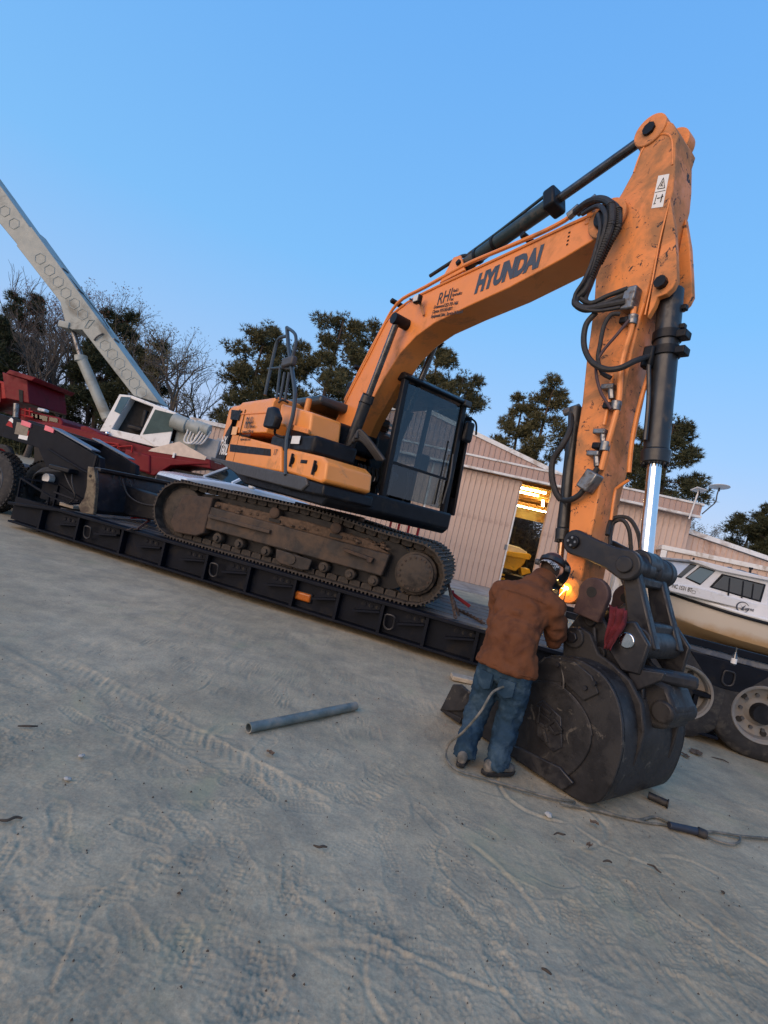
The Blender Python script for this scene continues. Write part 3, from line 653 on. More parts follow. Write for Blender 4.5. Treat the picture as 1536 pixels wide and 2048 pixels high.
for a, c in (((-2.1, .12, .9), (-2.1, .14, .5)), ((-1.35, .12, .72), (-1.35, .14, .5)), ((-1.75, .58, .92), (-1.75, .58, .5)), ((-1.55, .35, .78), (-1.1, .5, .72))): MB().beam(a, c, .03, .03, (1, 0, 0)).build('basket_rail', M['trailer'], trailer, TF)
MB().box2((-2.1, .14, .42), (-.8, .58, .50)).build('basket_floor', M['trailer'], trailer, TF)
MB().box2((-1.18, .2, .60), (-.85, .5, .66)).build('wood_block', paint('pale_wood', (.33, .27, .2), .8, var=.2), trailer, TF, .01)
MB().cyl((-1.95, .46, .98), (-1.95, .58, .98), .09, n=20).build('round_reflector_plate', M['whitepl'], trailer, TF)
# decals on the gooseneck
c = TF.y(47, 865, .595); MB().box((c.x, .596, c.z), (.28, .006, .12)).build('maker_badge', M['brightred'], trailer, TF); MB().box((c.x + .02, .595, c.z - .09), (.24, .006, .09)).build('maker_badge', M['decalwhite'], trailer, TF)
c = TF.y(19, 850, .595); MB().prism([(c.x - .1, c.z - .02), (c.x + .1, c.z - .04), (c.x + .05, c.z + .06), (c.x - .03, c.z + .09)], .594, .598).build('maker_badge', M['brightred'], trailer, TF)
MB().prism([(c.x - .06, c.z + .09), (c.x + .08, c.z + .05), (c.x + .06, c.z + .13), (c.x, c.z + .15)], .593, .597).build('maker_badge', M['decalwhite'], trailer, TF)
c = TF.y(44, 858, .595); MB().box((c.x, .594, c.z), (.34, .006, .24), Matrix.Rotation(rad(-2), 3, 'Y')).build('faded_plate', paint('faded_tan_plate', (.2, .17, .13), .7, var=.2, scale=12), trailer, TF)
for x, w in ((-2.42, .24), (-3.05, .26)): MB().hexa([(x, .575, 1.86), (x + w, .575, 1.84), (x + w, .60, 1.84), (x, .60, 1.86), (x, .575, 1.955), (x + w, .575, 1.93), (x + w, .60, 1.93), (x, .60, 1.955)]).build('reflective_strip', paint('pink_reflector', (.75, .16, .2), .4), trailer, TF)
# rear bogie: frame rails, fender plates, two axles of dual wheels
def wheel(fr, parent, R=.52, W=.28, name='wheel', rimc='white'):
    w = MB(); prof = [(-W / 2, R * .56), (-W / 2, R * .62), (-W * .48, R * .80), (-W * .42, R * .94), (-W * .30, R * .992), (-W * .1, R), (W * .1, R), (W * .30, R * .992), (W * .42, R * .94), (W * .48, R * .80), (W / 2, R * .62), (W / 2, R * .56)]
    w.lathe((0, 0, 0), (0, 1, 0), prof, 48, cap=False); t = w.build(name, M['tyre'], parent, fr, ang=50)
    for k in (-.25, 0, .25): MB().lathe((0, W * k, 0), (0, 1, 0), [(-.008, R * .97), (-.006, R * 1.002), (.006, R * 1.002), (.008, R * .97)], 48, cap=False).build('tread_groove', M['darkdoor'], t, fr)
    r = MB(); r.lathe((0, 0, 0), (0, 1, 0), [(-W / 2 - .004, R * .555), (-W / 2 - .012, R * .60), (-W / 2 + .002, R * .615), (-W / 2 + .03, R * .53), (-W / 2 + .11, R * .50), (-W / 2 + .13, R * .30), (-W / 2 + .09, R * .2), (-W / 2 + .09, .02)], 40, cap=False)
    rim = r.build('rim', M[rimc], t, fr, ang=30)
    MB().cyl((0, -W / 2 + .0, 0), (0, -W / 2 + .12, 0), R * .20, R * .22, 20).build('hub', M['black'], t, fr)
    MB().bolts((0, -W / 2 + .118, 0), (0, -1, 0), R * .37, 10, .02, .03).build('wheel_nuts', M['grey'], t, fr)['kind'] = 'stuff'
    for k in range(5):
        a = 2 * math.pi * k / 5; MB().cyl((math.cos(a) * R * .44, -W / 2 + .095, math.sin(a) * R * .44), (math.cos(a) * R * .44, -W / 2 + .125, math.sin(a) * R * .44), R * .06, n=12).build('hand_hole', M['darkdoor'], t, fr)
    return t
M['rimdirty'] = paint('dusty_white_rim', (.17, .168, .16), .5, var=.15, scale=8, dirt=(.2, .17, .14), amt=.3, dscale=6)
wa = TF.y(1366, 1382, -.05); wb = TF.y(1530, 1428, -.05)
for c in (wa, wb, Vector((wb.x + 1.25, -.05, wb.z))):
    for dy in (0.10, .44):
        wheel(Frame(None, M=TF.M @ Matrix.Translation((c.x, dy, .52))), trailer, rimc='rimdirty')
    MB().cyl((c.x, .25, .52), (c.x, 2.4, .52), .07).build('axle', M['black'], trailer, TF)
bf = MB(); bz0 = TF.y(1400, 1290, .3); MB().box2((wa.x - .9, .62, .9), (wb.x + 2, .78, 1.06)).build('bogie_rail', M['trailer'], trailer, TF, .01)
MB().box2((wa.x - 1.0, .0, 1.0), (wb.x + 2.2, .5, 1.07)).build('bogie_deck', paint('worn_blue_deck', (.07, .085, .115), .45, .2, var=.2, dirt=(.2, .2, .2), amt=.25, dscale=4), trailer, TF, .01)
MB().box2((wa.x - 1.0, -.03, 1.075), (wb.x + 2.2, .03, 1.16)).build('bogie_side_rail', M['trailer'], trailer, TF, .01)
mx = (wa.x + wb.x) / 2
MB().prism([(mx - .42, 1.0), (mx + .42, 1.0), (mx + .16, .68), (mx - .16, .68)], -.04, .0).build('fender_plate', M['trailer'], trailer, TF, .01)
place('lashing_ring', rgm, trailer, Frame(None, M=TF.M @ Matrix.Translation((mx, -.05, .82)) @ Matrix.Scale(.8, 4)))
MB().hexa([(7.9, .1, .2), (wa.x - .9, .1, .6), (wa.x - .9, .8, .6), (7.9, .8, .2), (7.9, .1, .56), (wa.x - .6, .1, 1.0), (wa.x - .6, .8, 1.0), (7.9, .8, .56)]).build('deck_ramp', M['trailer'], trailer, TF)
MB().box2((7.9, 1.2, .2), (wb.x + 2, 2.4, .95)).build('bogie_body', M['trailer'], trailer, TF)
# glass bottle on the bogie deck
bp_ = TF.z(1466, 1330, 1.07); BT = Frame(None, M=TF.M @ Matrix.Translation((bp_.x, bp_.y, 1.072)) @ Matrix.Scale(.72, 4))
bo = thing('glass_bottle', 'small clear glass bottle standing on the trailer bogie', 'bottle', BT)
MB().lathe((0, 0, 0), (0, 0, 1), [(0, .034), (.12, .034), (.16, .016), (.22, .014), (.225, .017), (.235, .017)], 16).build('bottle_body', glass('clear_glass', (.55, .6, .6), .05, .45), bo, BT); MB().lathe((0, 0, 0), (0, 0, 1), [(.02, .0352), (.09, .0352)], 16, cap=False).build('paper_label', M['decalwhite'], bo, BT)
# semi tractor: only its drive wheels reach into the picture
KF = Frame(None, M=TF.M @ Matrix.Translation((-3.35, .95, 0)))
trk = thing('semi_tractor', 'black truck tractor rear with knobbly dual tyres under the trailer gooseneck', 'truck', KF)
def lug_wheel(x, y, R, W):
    fr = Frame(None, M=KF.M @ Matrix.Translation((x, y, R))); t = wheel(fr, trk, R, W, rimc='grey')
    n = 40; b = MB()
    for i in range(n):
        for j in range(5):
            a = 2 * math.pi * (i + .5 * (j % 2)) / n; c = Vector((math.cos(a) * R, W * (j - 2) * .19, math.sin(a) * R))
            b.box(c, (R * .10, W * .145, .03), Matrix.Rotation(-a + math.pi / 2, 3, 'Y'))
    stuff(b.build('tread_lugs', M['tyre'], t, fr))
lug_wheel(-.35, -.1, .62, .30); lug_wheel(.12, .62, .62, .30); lug_wheel(-.35, 1.9, .62, .3); lug_wheel(.12, 1.55, .62, .3)
MB().box2((-2.0, .5, .75), (.3, 1.4, 1.0)).build('chassis', M['black'], trk, KF, .01)
MB().cyl((-.35, -.1, .62), (-.35, 1.9, .62), .09).build('axle', M['black'], trk, KF)
pts = [(-.35 + .75 * math.cos(t), .62 + .75 * math.sin(t)) for t in np.linspace(.25, 1.2, 7)]
MB().tube([(p[0] + .45, .62, p[1] - .05) for p in pts], .03, 6, 2).build('mudflap_bracket', M['black'], trk, KF)
# ================================================================= EXCAVATOR
UF = Frame((-.92, 8.72, 0), rad(-54))
exc = thing('excavator', 'orange tracked excavator with raised boom and upright arm on the trailer', 'excavator', UF)
def U(px, py, y): return UF.y(px, py, y)
def prof(pts, y): return [(p.x, p.z) for p in (U(a, b, y) for a, b in pts)]
# ---- tracks
def track_path():
    P = [(1.36, .612), (5.42, .612)]
    P += [(5.42 + .425 * math.sin(t), 1.037 - .425 * math.cos(t)) for t in np.linspace(.15, math.pi - .1, 12)]
    P += [(4.75, 1.485), (4.1, 1.545), (3.5, 1.565), (2.6, 1.535), (1.9, 1.525), (1.42, 1.52)]
    P += [(1.36 - .455 * math.sin(t), 1.065 + .453 * math.cos(t)) for t in np.linspace(.15, math.pi - .12, 12)]
    return [Vector((a, b)) for a, b in P]
TP = track_path(); TPc = TP + [TP[0]]
cum = [0.0]
for a, b in zip(TPc[:-1], TPc[1:]): cum.append(cum[-1] + (b - a).length)
NSH = 58
def on_path(s):
    s %= cum[-1]
    for i in range(len(TP)):
        if s <= cum[i + 1]: u = (s - cum[i]) / (cum[i + 1] - cum[i]); return TPc[i].lerp(TPc[i + 1], u)
pitch = cum[-1] / NSH
sh = MB(); sh.box((0, 0, .0), (pitch * .965, .60, .02))
for k in (-1, 0, 1): sh.prism([(k * pitch * .33 - .017, .01), (k * pitch * .33 + .017, .01), (k * pitch * .33 + .009, .038), (k * pitch * .33 - .009, .038)], -.3, .3)
for yy in (-.10, .10): sh.prism([(-pitch * .46, -.012), (pitch * .46, -.012), (pitch * .40, -.085), (pitch * .12, -.095), (-pitch * .12, -.095), (-pitch * .40, -.085)], yy - .028, yy + .028)
shoe_me = sh.mesh('track_shoe', M['track'])
def build_side(y0, sgn, sx=0.0):
    global TF
    keep = TF; TF = Frame(None, M=keep.M @ Matrix.Translation((sx, 0, 0)))
    _side(y0, sgn); TF = keep
def _side(y0, sgn):
    """one crawler: y0 = outer face in the trailer frame, sgn=+1 inward"""
    ym = y0 + sgn * .30
    fr_p = [(1.93, 1.40), (2.3, 1.33), (3.2, 1.36), (3.71, 1.40), (4.3, 1.36), (5.04, 1.26), (4.93, .86), (1.95, .86)]
    y1, y2 = sorted((y0 + sgn * .07, y0 + sgn * .53))
    f = MB().prism([(1.7, 1.24), (5.0, 1.20), (4.95, .87), (1.7, .88)], y1, y2).build('track_frame', M['frame_dirty'], exc, TF, .02)
    yt1, yt2 = sorted((y0 + sgn * .14, y0 + sgn * .5))
    MB().prism([(1.85, 1.23), (1.95, 1.34), (3.6, 1.37), (4.6, 1.33), (5.0, 1.2)], yt1, yt2).build('frame_top', M['mud'], f, TF, .02)
    trk = MB().prism([(p.x, p.y) for p in [Vector((3.3, 1.05)) + (q - Vector((3.3, 1.05))) * .80 for q in TP]], ym - .05, ym + .05).build('crawler_track', M['black'], exc, TF)
    for k in range(NSH):
        s = k * pitch; a, b = on_path(s - pitch / 2), on_path(s + pitch / 2); c = (a + b) / 2; d = (b - a); ang = -math.atan2(d.y, d.x)
        place('track_shoe', shoe_me, trk, Frame(None, M=TF.M @ Matrix.Translation((c.x, ym, c.y)) @ Matrix.Rotation(ang, 4, 'Y') @ Matrix.Rotation(math.pi, 4, 'X')))
    ya = y0 + sgn * .10
    for i, x in enumerate((2.13, 2.54, 3.03, 3.52, 4.03, 4.46, 4.83)):
        z = .775; r = MB(); r.lathe((x, ya + sgn * .04, z), (0, sgn, 0), [(-.03, .05), (-.02, .075), (.0, .088), (.10, .088), (.10, .075), (.30, .075), (.30, .088), (.40, .088)], 20)
        r.cyl((x, ya - sgn * .03, z), (x, ya + sgn * .0, z), .045, n=6); r.build('track_roller', M['track'], f, TF)
    for x in (3.04, 4.09):
        r = MB(); r.lathe((x, ya, 1.385), (0, sgn, 0), [(-.02, .045), (-.015, .07), (.0, .085), (.36, .085)], 20); r.build('carrier_roller', M['rust'], f, TF); MB().box((x + .02, ya + sgn * .1, 1.27), (.2, .16, .05)).build('roller_bracket', M['black'], f, TF)
    g = MB(); yg = sorted((y0 + sgn * .06, y0 + sgn * .09)); g.prism([(3.23, .86), (3.85, .84), (3.83, .68), (3.72, .65), (3.35, .66), (3.26, .7)], *yg); g.build('roller_guard', M['frame_dirty'], f, TF, .015)
    MB().cyl((3.52, ya - sgn * .06, .77), (3.52, ya - sgn * .01, .77), .075, n=20).build('guard_window', M['track'], f, TF)
    yc = sorted((y0 + sgn * .05, y0 + sgn * .52)); MB().prism([(1.37, 1.33), (1.93, 1.39), (1.92, .80), (1.78, .72), (1.36, .69), (1.24, .84)], *yc).build('idler_cover', M['rust'], f, TF, .02)
    MB().lathe((1.36, ya, 1.065), (0, sgn, 0), [(.02, .32), (.04, .37), (.34, .37)], 32).build('idler', M['track'], f, TF)
    MB().box2((1.95, y0 + sgn * .04 - .03, 1.06), (3.08, y0 + sgn * .04 + .04, 1.12)).build('frame_ledge', M['frame_dirty'], f, TF, .01)
    MB().prism([(4.30, 1.14), (4.80, 1.10), (4.78, 1.03), (4.72, 1.02), (4.70, 1.06), (4.35, 1.09)], y0 - sgn * .02, y0 + sgn * .09).build('frame_step', M['rust'], f, TF, .008)
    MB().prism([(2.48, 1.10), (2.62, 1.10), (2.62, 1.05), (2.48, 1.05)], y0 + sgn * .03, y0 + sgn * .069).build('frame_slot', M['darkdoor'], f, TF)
    s = MB(); s.lathe((5.42, ya - sgn * .02, 1.037), (0, sgn, 0), [(-.035, .02), (-.035, .245), (-.025, .262), (.0, .27), (.02, .30), (.35, .30)], 40); sp_ = s.build('sprocket_hub', M['track'], f, TF)
    MB().bolts((5.42, ya - sgn * .057, 1.037), (0, -sgn, 0), .225, 18, .014, .014).build('hub_bolts', M['rust'], sp_, TF)['kind'] = 'stuff'
    t = MB()
    for k in range(21):
        a = 2 * math.pi * k / 21; t.box((5.42 + math.cos(a) * .335, ym, 1.037 + math.sin(a) * .335), (.07, .07, .06), Matrix.Rotation(-a, 3, 'Y'))
    t.lathe((5.42, ym - .04, 1.037), (0, 1, 0), [(0, .33), (.08, .33)], 32); stuff(t.build('sprocket_teeth', M['track'], sp_, TF))
    # mud clods lying on the frame
    V, Fc = [], []; rr = random.Random(7 + sgn)
    cl = MB()
    for _ in range(150):
        x = rr.choice([rr.gauss(2.35, .22), rr.gauss(3.5, .25), rr.gauss(4.55, .2)]); yy = y0 + sgn * rr.uniform(.08, .42); cl.ball((x, yy, 1.235 + max(0, (yy - y0) * sgn - .05) * .45 + rr.uniform(-.015, .03)), rr.uniform(.012, .04), 3, (1.4, 1, .7))
    stuff(cl.build('mud_clods', M['mud'], f, TF))
build_side(.12, 1); build_side(2.5, -1, -.22)
# ---- car body, blade, slew ring
MB().box2((2.0, .72, .85), (4.9, 2.02, 1.28)).build('car_body', M['rust'], exc, TF, .04)
MB().box2((2.6, .55, 1.2), (4.3, 2.2, 1.45)).build('car_body_top', M['black'], exc, TF, .04)
cx = UF.M @ Vector((0, 0, 0)); SF = Frame(cx)
MB().cyl((0, 0, 1.4), (0, 0, 1.62), .62, n=40).build('slew_ring', M['black'], exc, SF)
bl = MB(); pr = [(-.60, 1.40), (-.47, 1.41), (-.36, 1.2), (-.30, 1.0), (-.28, .85), (-.25, .70), (-.24, .62), (-.52, .60), (-.60, .70), (-.52, .85), (-.52, 1.05), (-.57, 1.25)]
blade = MB().prism([(x + .06, z) for x, z in [(-.60, 1.38), (-.50, 1.38), (-.42, 1.2), (-.38, 1.0), (-.36, .85), (-.34, .70), (-.42, .62), (-.52, .64), (-.50, .85), (-.52, 1.05), (-.57, 1.25)]], .13, 2.6).build('dozer_blade', paint('blade_black', (.02, .023, .03), .4, .1, var=.3, dirt=(.08, .07, .06), amt=.2, dscale=4), exc, TF, .01)
MB().prism(pr, .07, .14).build('wear_edge', paint('worn_tan_edge', (.17, .14, .095), .6, .3, var=.3, dirt=(.08, .06, .045), amt=.35, dscale=6, bump=.1), blade, TF, .01)
MB().cyl((-.49, .06, 1.25), (-.49, .075, 1.25), .026, n=16).build('edge_hole', M['darkdoor'], blade, TF)
MB().box2((-.52, .14, 1.36), (-.38, 2.6, 1.42)).build('blade_top_bar', M['link'], blade, TF, .01)
for y in (.75, 1.6): MB().prism([(-.42, 1.2), (1.9, 1.1), (2.0, .8), (-.34, .66)], y, y + .22).build('blade_arm', M['black'], exc, TF, .03)
for y in (.45, .6, .75, .95): MB().box2((-.45, y, .66), (-.40 + .02, y + .012, 1.34)).build('blade_seam', M['grey'], blade, TF)
for y in (.62, .8): MB().tube([(-.36, y, 1.3), (-.2, y + .05, 1.05), (.1, y + .1, .95), (.6, y + .1, 1.0)], .015, 6).build('blade_hose', M['rubber'], exc, TF)
# ---- revolving frame and body (upper frame, x forward, -y is the machine's right side)
YR = -1.22
xr0 = U(433, 909, YR).x; xf = U(650, 940, YR).x                      # rear and front of the right side
zb = 2.0
MB().prism([(xr0 + .9, 1.90), (xr0 + 1.6, 1.72), (xf - .1, 1.66), (xf, 1.75), (xf, 2.0), (xr0 + .1, 2.04)], YR + .12, 1.2).build('revolving_frame', M['black'], exc, UF, .03)
uL = U(414, 909, YR); 
MB().prism([(xr0 - .25, 2.12), (xf - .45, 2.0), (xf - .35, 1.9), (xf - .5, 1.80), (xr0 + 1.6, 1.86), (xr0 + .6, 2.0), (xr0 - .2, 2.05)], YR - .03, YR + .18).build('side_skirt', M['grey'], exc, UF, .02)
MB().prism([(xr0 + .1, 2.05), (xr0 + 1.9, 1.99), (xr0 + 1.9, 1.80), (xr0 + 1.2, 1.84), (xr0 + .3, 1.98)], YR + .2, 1.2).build('belly_guard', M['black'], exc, UF, .05)
# counterweight: rounded in plan at the tail
def plan_body(name, x0, x1, z0, z1, mat, tail=.55, top_in=.0, parent=None, bevel=.04, y0=YR, y1=1.22):
    n = 9; pl = [(x1, y0)] + [(x0 + tail - tail * math.sin(t), y0 + tail * .55 - tail * .55 * math.cos(t)) for t in np.linspace(0, math.pi / 2, n)] + [(x0 + tail - tail * math.cos(t), y1 - tail * .55 + tail * .55 * math.sin(t)) for t in np.linspace(0, math.pi / 2, n)] + [(x1, y1)]
    b = MB(); b.loft([[(p[0], p[1], z0) for p in pl], [(p[0], p[1], z1 - .12) for p in pl], [(p[0] + (.06 if p[0] < x1 - .01 else 0), p[1] * (1 - .03), z1 - .03) for p in pl], [(p[0] + (.14 if p[0] < x1 - .01 else 0), p[1] * (1 - .08), z1) for p in pl]])
    return b.build(name, mat, parent or exc, UF, bevel, 3)
ztop = U(490, 800, YR).z
xcw = U(460, 860, YR).x
plan_body('counterweight', xr0 - .02, xcw + .15, 2.03, ztop - .05, M['orange_body'], .22)
hood = plan_body('engine_hood', xcw + .17, U(545, 810, YR).x, 2.65, ztop, M['orange_body'], .05, bevel=.05)
xh = U(545, 810, YR).x
# right side doors below the hood
sd = MB().prism([(xcw + .17, 2.06), (U(562, 945, YR).x, 2.02), (U(563, 893, YR).x, 2.42), (xcw + .17, 2.64)], YR - .012, YR + .3).build('side_door', M['orange_body'], exc, UF, .035, 3)
bs = prof([(460, 888), (541, 898), (541, 912), (459, 903)], YR - .02)
MB().prism(bs, YR - .018, YR + .0).build('dark_stripe', M['black'], sd, UF)
cs = prof([(449, 842), (456, 842), (452, 910), (434, 908), (436, 890)], YR)
MB().prism([(xr0 - .01, 2.06), (xcw + .16, 2.06), (xcw + .16, 2.56), (xcw + .05, 2.95), (xr0 + .75, 3.05), (xr0 + .35, 2.7)], YR - .016, YR + .1).build('dark_corner_panel', M['black'], exc, UF, .02)
pv = [(x * .8 + (xr0 + .75) * .2, z - .13) for x, z in prof([(464, 808), (491, 808), (484, 828), (462, 827)], YR)]
vent = MB().prism(pv, YR - .012, YR + .05).build('vent_frame', M['rust'], exc, UF, .01)
for k in range(7):
    f_ = (k + .5) / 7; a = (pv[0][0] * (1 - f_) + pv[3][0] * f_, pv[0][1] * (1 - f_) + pv[3][1] * f_); c = (pv[1][0] * (1 - f_) + pv[2][0] * f_, pv[1][1] * (1 - f_) + pv[2][1] * f_)
    MB().beam((a[0] + .02, YR - .018, a[1]), (c[0] - .02, YR - .018, c[1]), .012, .022).build('vent_slat', M['black'], vent, UF)
# panel joint lines on the hood side
for px in (480,): 
    p = U(px, 870, YR); MB().box2((p.x - .003, YR - .017, 2.06), (p.x + .003, YR + .02, ztop - .2)).build('panel_seam', M['rust'], exc, UF)
p = U(508, 832, YR); MB().prism([(xcw + .2, ztop - .27), (xh - .05, ztop - .29), (xh - .05, ztop - .31), (xcw + .2, ztop - .29)], YR - .014, YR).build('panel_crease', M['orange'], exc, UF)
# fuel tank block with black front bulkhead and access box
xb0, xb1 = U(545, 850, YR).x + .02, U(628, 850, YR).x
MB().box2((xb0, YR + .02, 2.35), (U(628, 870, YR).x, -.45, 2.62)).build('fuel_tank', M['black'], exc, UF, .05, 3)
tbx = MB().prism(prof([(566, 808), (628, 826), (622, 872), (560, 850)], YR + .1), YR + .06, -.62).build('tool_cover', M['orange_body'], exc, UF, .04, 3)
MB().prism(prof([(574, 846), (619, 859), (617, 868), (574, 857)], YR + .04), YR + .02, YR + .055).build('step_plate', M['orange'], tbx, UF, .006)
q = U(617, 805, YR + .35); MB().cyl((q.x, YR + .35, 2.9), (q.x, YR + .35, q.z + .06), .05, n=16).build('filler_neck', M['orange_body'], exc, UF)
lb = MB().prism(prof([(569, 895), (645, 913), (655, 925), (650, 962), (642, 966), (572, 944)], YR - .02), YR - .03, -.5).build('storage_box', M['orange_body'], exc, UF, .035, 3)
for px, py in ((585, 921), (630, 936)):
    c = U(px, py, YR - .04); l = MB(); l.cyl((c.x, YR - .05, c.z), (c.x, YR - .02, c.z), .055, n=16); l.box((c.x, YR - .06, c.z + .0), (.03, .03, .2)); l.build('box_latch', M['black'], lb, UF)
c = U(607, 923, YR - .04); MB().box((c.x, YR - .035, c.z), (.2, .01, .05)).build('box_handle', M['black'], lb, UF, .012)
MB().prism(prof([(568, 946), (648, 968), (644, 992), (560, 975)], YR), YR + .0, -.4).build('lower_step_box', M['black'], exc, UF, .03)
c = U(592, 880, YR - .0); MB().box((c.x, YR - .006, c.z), (.28, .006, .12)).build('white_data_plate', M['decalwhite'], exc, UF)
# engine top, muffler, air hoses
MB().box2((xh + .0, -.9, 2.6), (xh + 1.2, .3, ztop - .28)).build('engine_cover', M['black'], exc, UF, .08, 3)
MB().cyl((xh - .3, -.2, ztop - .05), (xh - .25, -.2, ztop + .34), .09, .075, 20).build('exhaust_stack', M['grey'], exc, UF)
hd = MB().box2((xh - .75, -.75, ztop - .03), (xh + .75, .75, ztop + .13)).build('hood_cover', paint('dark_hood', (.03, .036, .042), .35), exc, UF, .06, 3)
for k in range(5): MB().tube([(xf - .8 + k * .07, -.55, 2.55 + .05 * k), (xf - .5, -.5, 2.75 + .03 * k), (xf - .2 + .04 * k, -.3, 2.5)], .03, 8).build('hydraulic_hose', M['rubber'], exc, UF)
# handrail with two uprights on the right front corner
def rail(pts, r, name='handrail', y=YR - .03, par=None, m='black'):
    P = [(lambda v: (v.x, yy if (yy := (q[2] if len(q) > 2 else y)) is not None else y, v.z))(U(q[0], q[1], q[2] if len(q) > 2 else y)) for q in pts]
    return MB().tube(P, r, 8, 4).build(name, M[m], par or exc, UF)
M['railblue'] = paint('dark_teal_rail', (.03, .045, .06), .4)
rail([(574, 655), (578, 700), (587, 760), (590, 790), (586, 830), (574, 880), (572, 950)], .035, m='railblue')
rail([(574, 655), (590, 668), (591, 690), (583, 720)], .028, m='railblue')
rail([(574, 672), (556, 680), (545, 720), (530, 790)], .03, m='railblue')
rail([(536, 738), (566, 735), (583, 738)], .022, m='railblue')
rail([(561, 730), (553, 797)], .022, m='railblue'); rail([(569, 745), (560, 800)], .022, m='railblue'); rail([(578, 745), (570, 800)], .022, m='railblue')
c = U(580, 725, YR - .03); MB().box((c.x, YR - .05, c.z), (.42, .10, .16)).build('rear_light_box', M['grey'], exc, UF, .03)
mir = prof([(541, 816), (553, 814), (560, 835), (552, 858), (540, 858), (531, 855)], YR - .2); MB().prism(mir, YR - .26, YR - .14).build('right_mirror', M['black'], exc, UF, .03)
rail([(558, 805), (566, 800, YR - .1), (577, 806)], .018); rail([(553, 850, YR - .2), (550, 868, YR - .15), (568, 875)], .02)
# ---- cab (left front), front face at x=1.3
XC = 1.35
def Cx(px, py, x=XC): return UF.x(px, py, x)
c_bl, c_br, c_tl, c_tr = Cx(762, 996), Cx(905, 1035), Cx(830, 768), Cx(925, 800)
cy0, cy1 = .02, 1.42; cz0, cz1 = 1.98, 3.9; xb = -.45
cab = MB()
fx = lambda z: XC - .10 * max(0, (z - 2.6)) / 1.3   # windshield leans back
pill = .07
def frame_post(p0, p1, w=.08): return MB().beam(p0, p1, w, w, (1, 0, 0))
cabo = MB().box2((xb, cy0, 1.80), (XC, cy1, 2.02)).build('cab', M['black'], exc, UF, .04, 3)
MB().box2((XC - .04, cy0 + .05, 1.66), (XC + .12, cy1 - .05, 1.92)).build('cab_front_step', M['black'], cabo, UF, .04)
MB().box2((XC + .05, cy1 - .45, 1.74), (XC + .13, cy1 - .36, 1.83)).build('badge', M['steel'], cabo, UF)
roof = MB().prism([(xb - .02, 3.82), (XC - .05, 3.86), (XC - .0, 3.90), (XC - .12, 3.98), (xb, 3.96)], cy0 - .02, cy1 + .02).build('cab_roof', M['black'], cabo, UF, .05, 3)
for y in (cy0 + .05, cy1 - .05):
    frame_post((XC - .02, y, 2.0), (XC - .12, y, 3.88), .10).build('front_pillar', M['black'], cabo, UF, .02); frame_post((xb + .05, y, 2.0), (xb + .05, y, 3.88), .12).build('rear_pillar', M['black'], cabo, UF, .02); frame_post((.35, y, 2.0), (.35, y, 3.88), .08).build('mid_pillar', M['black'], cabo, UF, .02)
    MB().box2((xb, y - .03, 2.0), (.4, y + .03, 2.75)).build('side_panel', M['black'], cabo, UF, .02)
MB().hexa([(XC - .06, cy0 + .1, 2.58), (XC - .045, cy0 + .1, 2.58), (XC - .045, cy1 - .1, 2.58), (XC - .06, cy1 - .1, 2.58), (XC - .125, cy0 + .1, 3.83), (XC - .11, cy0 + .1, 3.83), (XC - .11, cy1 - .1, 3.83), (XC - .125, cy1 - .1, 3.83)]).build('windshield', M['cabglass'], cabo, UF)
MB().box2((XC - .06, cy0 + .1, 2.06), (XC - .045, cy1 - .1, 2.55)).build('lower_glass', M['cabglass'], cabo, UF)
MB().box2((XC - .075, cy0 + .06, 2.545), (XC - .03, cy1 - .06, 2.585)).build('glass_divider', M['black'], cabo, UF)
for y in (cy0 + .05, cy1 - .05): MB().box2((.4, y - .006, 2.06), (XC - .12, y + .006, 3.8)).build('side_glass', M['clearglass'], cabo, UF); MB().box2((xb + .12, y - .006, 2.78), (.3, y + .006, 3.8)).build('side_glass', M['clearglass'], cabo, UF)
MB().box2((xb + .02, cy0 + .12, 2.8), (xb + .035, cy1 - .12, 3.78)).build('rear_glass', M['clearglass'], cabo, UF)
seat = MB().box((.2, .72, 2.45), (.5, .5, .15)).build('operator_seat', M['grey'], cabo, UF, .06, 3)
MB().box((-.08, .72, 2.85), (.14, .5, .75)).build('seat_back', M['grey'], seat, UF, .06, 3); MB().box((-.08, .72, 3.32), (.1, .28, .18)).build('headrest', M['black'], seat, UF, .04, 3)
for y in (.5, .85): MB().tube([(.85, y, 2.02), (.9, y, 2.3), (.82, y, 2.55)], .02, 8).build('control_lever', M['grey'], cabo, UF)
MB().box((.95, 1.0, 2.75), (.12, .2, .3)).build('monitor', M['grey'], cabo, UF, .02)
for k in range(6): MB().box2((xb + .045, .75, 2.95 + .1 * k), (xb + .06, 1.2, 3.0 + .1 * k)).build('rear_grille_bar', M['decalwhite'], cabo, UF)
MB().beam((XC - .02, 1.15, 2.1), (XC - .08, 1.18, 3.2), .02, .02, (1, 0, 0)).build('wiper', M['black'], cabo, UF)
# door edge / hand bar and mirror outside the left pillar
MB().prism([(XC - .25, 2.0), (XC + .02, 2.0), (XC - .1, 3.75), (XC - .3, 3.75)], cy1 + .16, cy1 + .21).build('open_door', M['black'], cabo, UF, .02)
MB().prism([(XC - .2, 2.3), (XC - .03, 2.3), (XC - .13, 3.6), (XC - .26, 3.6)], cy1 + .152, cy1 + .158).build('door_glass', M['cabglass'], cabo, UF)
c = Cx(938, 865); MB().box((XC, c.y - .02, c.z), (.10, .2, .36)).build('left_mirror', M['black'], cabo, UF, .05, 3)
MB().tube([(XC - .05, cy1, 3.7), (XC, cy1 + .2, 3.65), (XC, cy1 + .28, 3.45)], .018, 8).build('mirror_arm', M['black'], cabo, UF)
c = Cx(921, 800); MB().box((XC - .05, cy1 - .05, 3.9), (.1, .16, .1)).build('cab_light', M['grey'], cabo, UF, .02)
